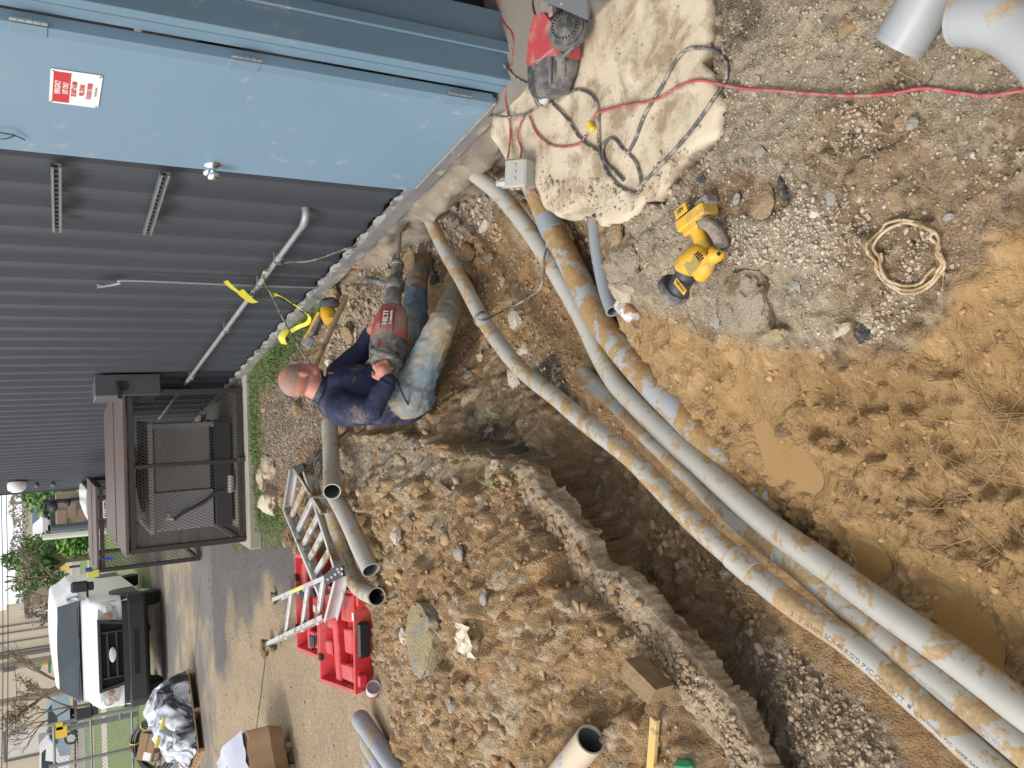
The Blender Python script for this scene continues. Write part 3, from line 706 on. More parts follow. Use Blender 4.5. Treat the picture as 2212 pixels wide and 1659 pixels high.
mb = MB(); wbox(mb, HS+.05, -.01, .02, .05, .012, .034, .002); mk('bottom_sweep', mb, M('sweep_alu', (.5, .5, .48), rough=.5, metal=.3, dirt=(.5, .45, .38), amt=.5, dscale=20), door)
hm = M('hinge_steel', (.45, .48, .5), (.3, .36, .42), 30, .35, .7)
for (X, Y) in ((532, 92), (995, 172), (60, 15)):
    z = wall(X, Y).z; hn = mk('hinge', wbox(MB(), HS+.03, HS+.09, .0605, .0635, z-.055, z+.055, .001), blued, door)
    for q in range(5):
        mb = MB(); mb.cyl(ws(HS+.016, .058, z-.055+q*.0222), ws(HS+.016, .058, z-.055+q*.0222+.0208), .0085, n=10); mk('knuckle', mb, hm, hn)
kz = wall(452, 343).z; ks = (wall(452, 343)-WA).dot(WD)-.055
chrome = M('chrome', (.75, .76, .78), rough=.12, metal=1)
mb = MB(); mb.lathe([(0, 0), (.034, 0), (.036, .004), (.028, .010), (.013, .016), (.011, .032), (.018, .04), (.027, .05), (.028, .058), (.022, .068), (.008, .073), (0, .073)], ws(ks, .058, kz), -WN, 24)
mk('knob', mb, chrome, door, smooth=50)
mb = MB(); mb.lathe([(0, 0), (.012, 0), (.014, .02), (.027, .03), (.026, .045), (0, .05)], ws(.012, .036, kz), WD, 16); mk('latch', mb, chrome, door)
# sign on the door
sg = thing('exit_sign', wall(160, 192, .06), 'small red and white emergency exit sign fixed on the blue door', 'sign', rot=frame(-WD, -WN))
FS = frame(-WD, -WN)
white = M('sign_white', (.8, .8, .8), rough=.4); red = M('sign_red', (.55, .035, .045), rough=.4); grey = M('print_grey', (.35, .35, .36), rough=.5)
c0 = wall(104, 148, .0605); sc0 = wall(163, 192, .0605); SW, SH = .235, .168
tl = (-WD).cross(-WN)      # = up?
up = Vector((0, 0, 1)); rt = -WD
def sgp(u, v, o=0.0): return sc0+rt*u+up*v-WN*o
def rrect(w, h, r, fn, o, n=5):
    P = []
    for cx, cy, a0 in ((w/2-r, h/2-r, 0), (-w/2+r, h/2-r, 90), (-w/2+r, -h/2+r, 180), (w/2-r, -h/2+r, 270)):
        for i in range(n+1): a = R_(a0+90*i/n); P.append(fn(cx+r*math.cos(a), cy+r*math.sin(a), o))
    return P
mb = MB(); mb.prism(rrect(SW, SH, .012, sgp, 0), -WN*.0015); mk('plate', mb, white, sg, smooth=0)
mb = MB(); mb.prism([sgp(-.105, .074, .002), sgp(.105, .074, .002), sgp(.105, .018, .002), sgp(-.105, .018, .002)], -WN*.0004); mk('red_panel', mb, red, sg, smooth=0)
TR = Matrix((rt, up, rt.cross(up))).transposed()
for txt, v, sz, mt_, wdt in (('EMERGENCY', .058, .026, white, .62), ('EXIT ONLY', .032, .026, white, .62), ('SECURITY ALARM', .004, .0235, red, .56), ('WILL SOUND', -.022, .0235, red, .56), ('IF DOOR IS OPENED', -.047, .0235, red, .53), ('SECURITY NOTICE', -.068, .0085, grey, .9)):
    textobj('lettering', txt, sz, sgp(0, v, .0028), TR, mt_, sg, sx=wdt, ext=.0002, bold=.0005)
for u in (-.107, .107):
    for v in (-.076, .076):
        mb = MB(); mb.cyl(sgp(u, v, .0015), sgp(u, v, .004), .004, n=8); mk('screw', mb, hm, sg)
# wall furniture -----------------------------------------------------------------
galv = M('galvanised', (.22, .235, .25), (.31, .32, .33), 14, .45, .5, dirt=(.42, .36, .27), amt=.12, dscale=10)
def strut(X0, Y0, X1, Y1, lab):
    a = wall(X0, Y0, .02); b = wall(X1, Y1, .02); d = (b-a); L = d.length; mid = (a+b)/2; rot = frame(d, -WN)
    t = thing('strut_channel', a, lab, 'strut channel', 'slotted strut rails screwed to the ribbed wall')
    cmat = M('strut_grey', (.13, .14, .15), (.2, .21, .22), 12, .5, .4)
    w = .042
    mb = MB(); mb.box(mid-WN*.002, (L, w, .003), rot); mb.box(mid+rot @ Vector((0, w/2, .01)), (L, .003, .022), rot); mb.box(mid+rot @ Vector((0, -w/2, .01)), (L, .003, .022), rot); mk('rail', mb, cmat, t, smooth=0)
    mb = MB(); mb.box(mid+rot @ Vector((0, w/2-.006, .0215)), (L, .009, .002), rot); mb.box(mid+rot @ Vector((0, -w/2+.006, .0215)), (L, .009, .002), rot); mk('lip', mb, galv, t, smooth=0)
    n = int(L/.048); dk = M('slot_black', (.01, .01, .01), rough=.9)
    for i in range(n):
        mb = MB(); p = mid+rot @ Vector((-L/2+(i+.5)*L/n, 0, .0035)); mb.box(p, (.026, .014, .0012), rot); mk('slot', mb, dk, t, smooth=0)
strut(121, 352, 123, 494, 'level slotted strut rail high on the wall left of the door')
strut(357, 370, 318, 500, 'tilted slotted strut rail below the level one, left of the door')
emt = M('grey_conduit', (.27, .285, .30), (.33, .335, .34), 9, .45, .4, dirt=(.42, .36, .28), amt=.22, dscale=8)
t = thing('wall_conduit', wall(653, 467, .05), 'grey metal conduit running level along the dark ribbed wall', 'conduit')
cz = .455
def cs(X, Y): return (wall(X, Y, .05)-WA).dot(WD)
s0 = .56; mb = MB(); mb.tube([ws(s0, .055, cz), ws(2.2, .055, cz+.005), ws(4.0, .055, cz+.01), ws(6.2, .055, cz+.02)], .0165, 12, sub=3); mk('tube', mb, emt, t)
mb = MB(); mb.tube([ws(s0+.03, .055, cz), ws(s0-.03, .05, cz), ws(s0-.075, .02, cz), ws(s0-.085, -.04, cz)], [.0165, .023, .023, .023], 12); mk('elbow', mb, emt, t)
for X, Y in ((588, 553), (546, 605), (470, 706), (398, 812)):
    s = cs(X, Y)
    mb = MB(); mb.cyl(ws(s-.028, .055, cz), ws(s+.028, .055, cz+.001), .0205, n=12); mk('coupling', mb, emt, t)
    mb = MB(); wbox(mb, s+.05, s+.062, .0, .078, cz-.02, cz+.021, .002); mk('strap', mb, galv, t)
# slim riser with a bend at the top
t = thing('riser_tube', ws(1.70, .03, -.02), 'thin grey tube standing up the wall with a bent top', 'tube')
def wp(X, Y, o): return wall(X, Y, o)
zz = lambda X, Y: wall(X, Y, .02).z
mb = MB(); mb.tube([ws(1.68, .02, .02), ws(1.675, .022, .6), ws(1.668, .022, zz(280, 598)), ws(1.70, .03, zz(262, 600)), ws(1.735, .035, zz(240, 604)), ws(1.75, .035, zz(222, 605))], .0085, 10); mk('tube', mb, emt, t)
mb = MB(); z = zz(215, 605); mb.cyl(ws(1.75, .035, z-.035), ws(1.75, .035, z), .013, n=12); mb.cyl(ws(1.75, .035, z-.005), ws(1.75, .035, z+.01), .017, n=6); mk('fitting', mb, hm, t)
# disconnect box
t = thing('disconnect_box', ws(4.45, .08, .95), 'dark grey electrical disconnect box with a lever on the wall beyond the conduit', 'switch box')
dgrey = M('box_grey', (.075, .08, .085), (.1, .105, .11), 4, .45)
mb = MB(); wbox(mb, 4.30, 4.62, .0, .17, zz(341, 815)+.0, 1.24, .006); mk('body', mb, dgrey, t)
mb = MB(); wbox(mb, 4.285, 4.31, -.01, .185, .71, 1.245, .004); mk('cover', mb, dgrey, t)
mb = MB(); mb.cyl(ws(4.27, .10, 1.02), ws(4.30, .10, 1.02), .045, n=16); mb.box(ws(4.262, .14, 1.06), (.022, .16, .035), frame(WD, (0, -.5, 1)), .004); mk('lever', mb, M('lever_black', (.03, .03, .032), rough=.4), t)
mb = MB(); mb.tube([ws(4.5, .08, .67), ws(4.52, .09, .45), ws(4.7, .12, .25), ws(5.1, .14, .18)], .016, 10); mb.tube([ws(4.4, .07, .67), ws(4.42, .08, .5), ws(4.62, .1, .3)], .012, 8); mk('whip', mb, M('cable_black', (.02, .02, .022), rough=.5), t)
# flood light near the far corner
t = thing('wall_light', wall(36, 1041, .1), 'small white round wall light high near the far corner of the building', 'wall light')
p = wall(36, 1041, .0)
mb = MB(); mb.lathe([(0, 0), (.12, 0), (.13, .05), (.12, .12), (.06, .16), (0, .165)], ws((p-WA).dot(WD), 0, p.z), -WN, 20); mk('lens', mb, M('white_plastic', (.75, .75, .74), rough=.4), t, smooth=50)
mb = MB(); q = ws((p-WA).dot(WD), 0, p.z); mb.lathe([(0, -.02), (.15, -.02), (.15, .012), (0, .012)], q, -WN, 20); mk('base', mb, M('dark_metal', (.04, .04, .045), rough=.5), t)
for X, Y in ((80, 1043), (115, 1041)):
    p = wall(X, Y, .0); mb = MB(); mb.ico(p-WN*.04, .045, 2); single('wall_fitting', mb, dgrey, 'small dark round fitting on the far end of the wall, %s' % ('just below the white light' if X < 100 else 'lowest of the fittings'), 'fitting')
# camera/antenna cluster on the corner
p = ws(S_END, .12, wall(130, 1052).z+.1)
t = thing('corner_lamp_cluster', p, 'dark cluster of lamp heads on the far corner of the charcoal building', 'lamp')
dkm = M('dark_metal', (.04, .04, .045), rough=.5)
for dz, r, o in ((.0, .10, .15), (-.22, .07, .1), (.12, .06, .28), (-.5, .05, .1)):
    mb = MB(); mb.ico(p-WN*o*1.0+Vector((0, 0, dz)), r, 2, (1, 1, .8)); mk('lamp_head', mb, dkm, t, smooth=60)
mb = MB(); mb.cyl(p-WN*.06+Vector((0, 0, -1.1)), p-WN*.06+Vector((0, 0, .15)), .035, n=8); mb.cyl(p+Vector((0, 0, .1)), p-WN*.3+Vector((0, 0, .14)), .03, n=8); mk('pipe', mb, dkm, t)
# black cable tie loop on the door edge
t = MB(); a = wall(22, 295, .075)
t.tube([wall(-18, 283, .075), wall(10, 288, .09), wall(33, 293, .075), wall(54, 302, .07)], .0025, 6); t.tube([wall(-18, 300, .075), wall(10, 300, .085), wall(33, 293, .075)], .0025, 6)
single('cable_tie', t, M('cable_black', (.02, .02, .022), rough=.5), 'black cable tie loop hanging at the top corner of the blue door', 'cable tie')
# ================================================================== PUDDLES, STONES, RUBBLE
wat = M('muddy_water', (.285, .165, .058), (.33, .195, .07), 5, .03, spec=.4)
def px_ground(X, Y): return hit(X, Y)
for i, P in enumerate(PUD):
    sel = (polysd(PX0, PY0, P) > 0)
    z = float(np.median(gz[sel]))+.006
    kp = (gz < z) & (polysd(PX0, PY0, P) > -34)
    pm = gridmesh('puddle', GX, GY, np.full(GX.shape, z), keep=kp); bm = bmesh.new(); bm.from_mesh(pm); bmesh.ops.delete(bm, geom=[v for v in bm.verts if not v.link_faces], context='VERTS'); soften(bm, 8); bm.to_mesh(pm); bm.free()
    pm.materials.append(wat); po = bpy.data.objects.new('puddle', pm); COL.objects.link(po); tag(po, kind='structure')

def stones(name, polys, n, smin, smax, cols, kind='stuff', label=None, emb=.3, flat=.7, seed=1, wfn=None, power=2.0, onslab=False, sub=1):
    rng = np.random.RandomState(seed); tot = np.zeros(GX.shape)
    for P in polys: tot = np.maximum(tot, zone(P, 14, 26))
    if wfn is not None: tot = tot*wfn
    w = tot.copy(); w[:, :] *= np.gradient(GYS)[:, None]; w[sls > .0] = w[sls > 0] if onslab else 0; w = np.where(gx_w > .02, 0, w)
    p = w.reshape(-1); p = p/p.sum(); idx = rng.choice(p.size, n, p=p)
    x = GX.reshape(-1)[idx]+rng.uniform(-.007, .007, n); y = GY.reshape(-1)[idx]+rng.uniform(-.006, .006, n)
    zz_ = gz.reshape(-1)[idx]
    lipm = (csd > .012) & (csd < .15) & (GY < 3.35); zz_ = np.where(lipm.reshape(-1)[idx], np.maximum(zz_, -.040), zz_)
    if onslab: zz_ = np.where(sls.reshape(-1)[idx] > 0, .003, zz_)
    s = smin*(smax/smin)**(rng.rand(n)**power)
    V0, F0 = icos(sub); V0 = np.array(V0); F0 = np.array(F0); k = len(V0)
    V = V0[None]*(1+rng.uniform(-.28, .28, (n, k, 1))*(1 if sub == 1 else .55)); nk = 7 if sub == 1 else 10; PN = rng.normal(size=(n, nk, 3)); PN /= np.linalg.norm(PN, axis=-1, keepdims=True); PD_ = rng.uniform(.34, .80, (n, 1, nk))
    dt = np.einsum('nij,nkj->nik', V, PN); V = V*np.clip(np.where(dt > 1e-3, PD_/np.maximum(dt, 1e-3), 9).min(-1), .3, 1)[..., None]*1.3
    V = V*np.stack([rng.uniform(.7, 1.2, n), rng.uniform(.7, 1.2, n), rng.uniform(flat-.2, flat+.15, n)], -1)[:, None, :]
    # random rotation: spin about z plus a tilt
    a = rng.uniform(0, 6.28, n); t = rng.uniform(-.5, .5, n); ca, sa, ct, st_ = np.cos(a), np.sin(a), np.cos(t), np.sin(t)
    X_, Y_, Z_ = V[..., 0], V[..., 1], V[..., 2]
    Y2 = Y_*ct[:, None]-Z_*st_[:, None]; Z2 = Y_*st_[:, None]+Z_*ct[:, None]; X3 = X_*ca[:, None]-Y2*sa[:, None]; Y3 = X_*sa[:, None]+Y2*ca[:, None]
    W = np.stack([X3, Y3, Z2], -1)*s[:, None, None]/2+np.stack([x, y, zz_+s*(.5*flat-emb)], -1)[:, None, :]
    F = (F0[None]+(np.arange(n)*k)[:, None, None]).reshape(-1, 3)
    me = bpy.data.meshes.new(name); me.vertices.add(n*k); me.vertices.foreach_set('co', W.reshape(-1).astype(np.float32))
    me.loops.add(F.size); me.loops.foreach_set('vertex_index', F.reshape(-1).astype(np.int32)); me.polygons.add(len(F))
    me.polygons.foreach_set('loop_start', np.arange(0, F.size, 3, dtype=np.int32)); me.polygons.foreach_set('loop_total', np.full(len(F), 3, np.int32)); me.update()
    cols = np.array(cols); c = cols[rng.randint(0, len(cols), n)]*rng.uniform(.8, 1.2, (n, 1))
    g = col.reshape(-1, 3)[idx]; c = c*.6+g*.4*1.1
    c = np.repeat(c, k, 0); at_ = me.color_attributes.new('Col', 'FLOAT_COLOR', 'POINT'); at_.data.foreach_set('color', np.concatenate([c, np.ones((len(c), 1))], 1).reshape(-1).astype(np.float32))
    me.materials.append(stonem); o = bpy.data.objects.new(name, me); COL.objects.link(o); tag(o, label, None, None, kind); return o
stonem = M('stone_bits', (.3, .25, .2), rough=.9, attr='Col', scale=60, bump=.4, bscale=120)
PALE = [(.46, .40, .32), (.40, .34, .265), (.52, .47, .39), (.34, .29, .23), (.30, .27, .24), (.42, .36, .27)]
EARTH = [(.33, .22, .12), (.40, .29, .18), (.27, .17, .09), (.44, .35, .24), (.35, .23, .12)]
GR = [(1340, 460), (1460, 370), (1560, 270), (1540, 120), (1600, -200), (2300, -200), (2300, 300), (2150, 420), (2050, 620), (1940, 740), (1760, 760), (1560, 740), (1420, 680)]
stones('gravel', [GR], 14000, .003, .016, PALE+[(.22, .17, .12), (.3, .23, .16)], seed=1, emb=.34, power=3.4, label='loose pale gravel and crushed stone over the ground on the right')
stones('gravel', [[(1560, 470), (1650, 500), (1720, 420), (1860, 430), (1880, 520), (1760, 600), (1560, 560)], [(1880, 640), (1960, 580), (1990, 620), (1950, 720), (1860, 740)], [(1950, 480), (2010, 500), (1990, 600), (1940, 600)], [(1800, 220), (1900, 230), (1880, 320), (1800, 330)]], 1500, .007, .020, [(.52, .46, .38), (.46, .41, .34), (.38, .33, .27)], seed=2, label='coarser pale gravel patches inside the gravel field')
HP = [(700, 940), (900, 930), (1100, 1000), (1220, 1120), (1480, 1390), (1640, 1620), (1700, 1800), (820, 1800), (850, 1560), (820, 1420), (830, 1260), (760, 1100), (690, 1030)]
stones('rubble', [HP], 2400, .005, .030, EARTH, seed=3, emb=.25, power=3.6, label='crumbled earth and stone covering the spoil heap')
stones('rubble', [HP], 1300, .004, .022, PALE, seed=4, emb=.25, power=4)
stones('clods', [HP], 380, .025, .08, [(.33, .22, .12), (.29, .185, .10), (.38, .27, .16), (.26, .15, .075)], seed=14, emb=.3, power=2.2, sub=2, label='crumbling clay clods of the spoil heap')
stones('rubble', [[(1063, 990), (1217, 1106), (1331, 1236), (1475, 1388), (1601, 1553), (1652, 1659), (1620, 1700), (1560, 1560), (1420, 1400), (1260, 1250), (1180, 1150), (1080, 1050)]], 1500, .004, .034, [(.33, .22, .12), (.29, .185, .10), (.40, .32, .22)], seed=19, emb=.3, power=3, label='crumbs of soil spilled over the broken pavement edge')
stones('rubble', [[(690, 690), (780, 570), (870, 500), (960, 420), (1060, 430), (1080, 520), (960, 600), (880, 560), (860, 680), (780, 800), (720, 800)]], 3600, .008, .05, PALE+EARTH+EARTH, seed=5, emb=.25, power=3, label='pale broken rubble heaped along the foot of the building')
stones('rubble', [[(590, 830), (640, 770), (700, 780), (700, 930), (700, 1080), (640, 1060), (590, 1060), (562, 1000), (565, 860)]], 6000, .010, .024, [(.26, .195, .155), (.2, .15, .12), (.36, .3, .25), (.15, .11, .09)], seed=6, emb=.2, label='brown pea gravel mound behind the seated man')
stones('rubble', [[(960, 600), (1260, 480), (1300, 700), (1420, 900), (1330, 960), (1200, 820), (1050, 760), (960, 900), (900, 860)], [(1040, 880), (1060, 860), (1100, 960)]], 2800, .006, .030, EARTH+[(.44, .38, .3)], seed=7, emb=.25, power=3, label='small stones and crumbs of clay on the trench floor and bank')
stones('gravel', [[(1560, 1380), (1700, 1400), (1900, 1580), (2000, 1750), (1650, 1750), (1600, 1560)]], 2400, .004, .026, EARTH+EARTH+[PALE[3], PALE[0], (.24, .2, .16)], seed=8, emb=.2, label='crushed stone base exposed in the trench bank at the bottom')
stones('rubble', [[(1100, 960), (1250, 1000), (1450, 1150), (1650, 1330), (1640, 1500), (1500, 1360), (1300, 1180), (1180, 1060)]], 700, .006, .05, [(.25, .155, .08), (.30, .19, .10), (.2, .125, .065), (.36, .27, .18)], seed=17, sub=2, emb=.3, power=3, label='clay clods on the trench bank under the cut pavement edge')
stones('mud_crumbs', [[(1340, 700), (1600, 780), (1950, 760), (2200, 560), (2400, 500), (2400, 1650), (1900, 1300), (1640, 1110), (1400, 850)]], 1500, .004, .030, [(.36, .22, .095), (.30, .18, .075), (.42, .28, .14)], seed=18, emb=.42, power=4, sub=2, label='crumbs and torn lumps of wet clay over the mud')
stones('rubble', [[(360, 1150), (640, 1150), (790, 1400), (850, 1560), (840, 1800), (300, 1800)]], 1500, .006, .03, EARTH+[(.4, .33, .23)], seed=9, emb=.25, power=3, label='scattered dirt crumbs on the paved lot')
stones('rubble', [[(1060, 262), (1160, 400), (1250, 450), (1430, 430), (1560, 250), (1530, -100), (1250, -100), (1100, 120)]], 700, .002, .009, [(.5, .43, .34), (.4, .32, .23)], seed=10, emb=.2, power=3, onslab=True, label='dust crumbs on the concrete apron')
stones('rubble', [[(1180, 400), (1440, 400), (1560, 290), (1590, 330), (1460, 470), (1340, 480), (1260, 500)]], 700, .004, .03, PALE[:3], seed=11, emb=.25, power=3.4, onslab=True, label='pale rubble along the broken rim of the apron')

RM = {'pale': M('rock_pale', (.50, .44, .355), (.36, .29, .20), 14, .9, bump=1, bscale=50, dirt=(.28, .18, .1), amt=.38, dscale=12),
      'white': M('rock_white', (.60, .54, .45), (.46, .38, .28), 14, .9, bump=1, bscale=50, dirt=(.33, .16, .08), amt=.3, dscale=14),
      'tan': M('clod_tan', (.34, .25, .145), (.27, .18, .10), 12, .95, bump=1.5, bscale=70, dirt=(.40, .34, .26), amt=.35, dscale=9),
      'brown': M('clod_brown', (.235, .145, .075), (.18, .11, .06), 12, .9, bump=1.5, bscale=60, dirt=(.36, .3, .22), amt=.3, dscale=12),
      'yellow': M('clod_yellow', (.36, .29, .155), (.30, .24, .15), 9, .95, bump=1.2, bscale=70, dirt=(.3, .29, .26), amt=.45, dscale=6),
      'black': M('asphalt_chunk', (.045, .044, .045), (.10, .095, .088), 40, .9, bump=2, bscale=90, dirt=(.34, .28, .2), amt=.42, dscale=30),
      'gray': M('rock_grey', (.33, .31, .28), (.25, .225, .19), 12, .9, bump=1, bscale=60, dirt=(.25, .17, .1), amt=.3, dscale=12),
      'lump': M('gravel_lump', (.40, .345, .265), (.30, .23, .15), 8, .95, bump=2, bscale=80, dirt=(.23, .15, .08), amt=.42, dscale=6)}
def rock(X, Y, rx, ry, m_, label, cat='rock', name='rock', h=.6, ang=0.0, amp=.22, emb=.35, sub=3, seed=None, group=None, dz=0, freq=1.6):
    """rx, ry: half sizes along picture X and Y in picture units"""
    p = hit(X, Y); s = (p-CAM).dot(CF); px = s/FOC
    a = ry*px; b = rx*px*1.15          # Y of the picture is world X, X of the picture is world Y (foreshortened)
    rot = Matrix.Rotation(ang, 3, 'Z'); hh = min(a, b)*h
    c = Vector((p.x, p.y, gh(p.x, p.y)+hh*(1-2*emb)+dz))
    sd_ = seed if seed is not None else int(X+Y*3) % 97
    mb = MB(); mb.ico((0, 0, 0), 1, sub+1 if sub < 4 else sub, (1, 1, 1), None, amp, freq, sd_)
    rr = random.Random(sd_+5); pl_ = [(Vector((rr.gauss(0, 1), rr.gauss(0, 1), rr.gauss(0, 1))).normalized(), rr.uniform(.55, .95)) for _ in range(13)]
    for i, p_ in enumerate(mb.v):
        p_ = Vector(p_); kk = 1
        if amp > .13:
            for pn_, pd_ in pl_:
                d_ = p_.dot(pn_)
                if d_ > pd_: kk = min(kk, pd_/d_)
        p_ = p_*kk*1.1+noise.noise_vector(p_*7+Vector((sd_, 0, 0)))*.035; p_ = rot @ Vector((p_.x*a, p_.y*b, p_.z*hh)); mb.v[i] = tuple(p_+c)
    return single(name, mb, RM[m_], label, cat, group, smooth=40)
rock(1118, 690, 20, 20, 'white', 'round pale rock with a muddy cap on the trench floor between two conduits')
rock(1132, 757, 20, 17, 'pale', 'pinkish rough rock in the trench beside the dark wet soil', ang=.4)
rock(1113, 820, 16, 25, 'white', 'white rock with rusty stains touching the long left conduit')
rock(1072, 1008, 15, 20, 'pale', 'pale angular rock beside a tuft of grass at the heap edge', ang=.5)
rock(1127, 1016, 24, 26, 'pale', 'rough pale lump of broken base at the tip of the cut pavement edge', ang=.2, amp=.3)
rock(1038, 772, 9, 12, 'pale', 'small pale stone right of the seated man on the bank')
rock(1010, 812, 14, 14, 'gray', 'brownish grey stone on the bank beside the knee of the jeans')
rock(859, 1156, 16, 19, 'white', 'cream wedge shaped rock high on the spoil heap under the pipe elbow', ang=.6)
rock(1000, 1196, 19, 17, 'gray', 'pale grey cracked rock in the middle of the spoil heap')
rock(870, 1376, 14, 22, 'white', 'white chalky rock at the left foot of the spoil heap')
rock(935, 1380, 60, 80, 'yellow', 'large yellowish clay clod bulging from the spoil heap', 'clod', 'clod', h=.62, amp=.24, emb=.42, sub=4, freq=2.0)
rock(900, 1265, 20, 26, 'brown', 'reddish brown clod on the spoil heap between the cut pipe and the large clod', 'clod', 'clod')
rock(885, 1130, 18, 20, 'tan', 'tan clod near the top of the heap', 'clod', 'clod', amp=.3)
rock(960, 1060, 24, 22, 'tan', 'broad tan clod on the upper edge of the heap', 'clod', 'clod', amp=.3)
rock(1045, 1290, 14, 18, 'gray', 'small grey rock half buried on the middle of the heap')
rock(975, 1525, 15, 17, 'gray', 'flat grey stone low on the heap above the grey conduits')
rock(590, 1005, 20, 26, 'pale', 'smooth pale boulder at the edge of the brown gravel', 'boulder', 'boulder', h=.8, amp=.12)
rock(572, 1030, 12, 24, 'pale', 'pale boulder on the grass strip, farthest of the three', 'boulder', 'boulder', h=.8, amp=.12)
rock(594, 1083, 24, 40, 'white', 'largest pale boulder with a pinkish end beside the ladder', 'boulder', 'boulder', h=.9, amp=.16)
rock(632, 1160, 19, 30, 'brown', 'reddish earth clod on the lot beside the ladder', 'clod', 'clod', h=.7, amp=.3)
rock(643, 1186, 11, 14, 'tan', 'small tan clod against the red case', 'clod', 'clod', h=.7)
rock(1612, 655, 70, 80, 'lump', 'large crumbling lump of compacted gravel at the rim above the mud', 'lump', 'lump', h=.5, amp=.22, emb=.5, sub=4, freq=2.2)
rock(1668, 725, 34, 26, 'yellow', 'yellowish rock face sticking out of the big gravel lump', h=.8, amp=.22)
rock(1365, 560, 42, 62, 'lump', 'big tan clod stuck to the apron rim above the short open pipe', 'clod', 'clod', h=.6, amp=.25, emb=.45, sub=4, freq=2.0)
rock(1350, 625, 34, 30, 'pale', 'pale chalky block under the tan clod beside the muddy bulb', h=.8, amp=.25, sub=4)
rock(1346, 508, 15, 28, 'tan', 'smooth oval tan stone set in the apron rim', h=.5, amp=.08, dz=.03)
rock(1437, 412, 16, 12, 'black', 'black asphalt chunk on the lower rim of the apron', 'asphalt chunk', 'asphalt_chunk', h=.5, ang=.6, amp=.35)
rock(1528, 318, 30, 14, 'black', 'black asphalt strip along the apron rim near the grey cord', 'asphalt chunk', 'asphalt_chunk', h=.4, ang=.9, amp=.35)
rock(1566, 258, 9, 36, 'black', 'thin black asphalt crust at the far right rim of the apron', 'asphalt chunk', 'asphalt_chunk', h=.5, amp=.3)
rock(1519, 388, 14, 11, 'black', 'small black asphalt stone with a pale side in the gravel', 'asphalt chunk', 'asphalt_chunk')
rock(1655, 440, 30, 34, 'tan', 'flat tan slab chunk lying in the gravel', 'chunk', 'chunk', h=.3, amp=.2)
rock(1690, 408, 12, 34, 'black', 'curved black asphalt crust on the side of the tan slab chunk', 'asphalt chunk', 'asphalt_chunk', h=.9, amp=.3, ang=.25)
rock(1868, 715, 20, 30, 'black', 'black and tan speckled asphalt lump at the mud edge', 'asphalt chunk', 'asphalt_chunk', h=.6, amp=.35)
rock(1822, 712, 26, 12, 'pale', 'long pale stone beside the speckled asphalt lump', ang=.4)
rock(1695, 930, 26, 18, 'brown', 'brown lump standing in for a dark muddy hole between the puddles', h=.45, ang=.5, amp=.3, emb=.5)  # mud-coloured lump stands in for a dark muddy hole; no rock there
rock(1048, 487, 22, 10, 'white', 'pale angular shard standing in the dirt between two conduits', h=1.1, ang=.6)
rock(985, 418, 34, 44, 'pale', 'pale broken concrete lump hanging under the base channel by the conduits', 'lump', 'lump', h=.7, amp=.28, emb=.1, sub=4)
rock(905, 500, 26, 34, 'pale', 'dusty broken concrete lump at the foot of the wall near the hammer tip', 'lump', 'lump', h=.8, amp=.3, emb=.2, sub=4)
rock(1024, 545, 20, 24, 'brown', 'smooth brown lump beside the boot', 'clod', 'clod', h=.8, amp=.14)
rock(1056, 556, 16, 10, 'pale', 'long pale stone pressed in the trench wall')
rock(1112, 622, 20, 15, 'tan', 'tan stone in the middle of the trench floor')
rock(1085, 606, 8, 12, 'pale', 'small pale stone left of the tan stone on the trench floor')
rock(716, 783, 18, 15, 'white', 'white rock behind the shoulder of the seated man', h=.9)
rock(768, 722, 9, 12, 'white', 'white chip beside the hammer body')
rock(757, 718, 22, 26, 'tan', 'brown clod under the wooden handle near the hammer', 'clod', 'clod', amp=.3)
rock(728, 640, 20, 20, 'tan', 'tan clod at the end of the wooden handle', 'clod', 'clod', amp=.3)
rock(650, 884, 19, 24, 'tan', 'tan clod behind the head of the seated man', 'clod', 'clod', h=.8, amp=.3)
rock(1240, 880, 8, 14, 'pale', 'thin pale chip beside the end of the short conduit')
rock(1760, 462, 10, 12, 'white', 'bright white stone alone in the gravel field')
rock(1545, 690, 12, 16, 'gray', 'rounded grey stone on the flank of the gravel lump')
rock(1480, 1470, 12, 16, 'brown', 'clay clod on the cut edge beside the wooden block', 'clod', 'clod')
rock(1790, 420, 15, 22, 'gray', 'broad grey cobble bedded in the gravel field', h=.4)
rock(1835, 60, 30, 26, 'tan', 'cracked earth lump between the dark soil and the cut pipe', 'clod', 'clod', h=.5, amp=.2)
for i, (X, Y, r) in enumerate([(1650, 330, 14), (1585, 430, 10), (1975, 265, 12), (2075, 210, 10), (2045, 470, 12), (1720, 620, 12)]):
    rock(X, Y, r, r*1.2, 'gray', ['grey pebble under the middle of the red cord', 'grey pebble between the cord loop and the yellow saw', 'grey pebble close under the red cord sag', 'grey pebble just below the red cord near the cut pipe', 'grey pebble beside the coil of cream wire', 'grey pebble left of the wire coil near the gravel lump'][i], 'pebble', 'pebble', group='grey pebbles bedded in the gravel')

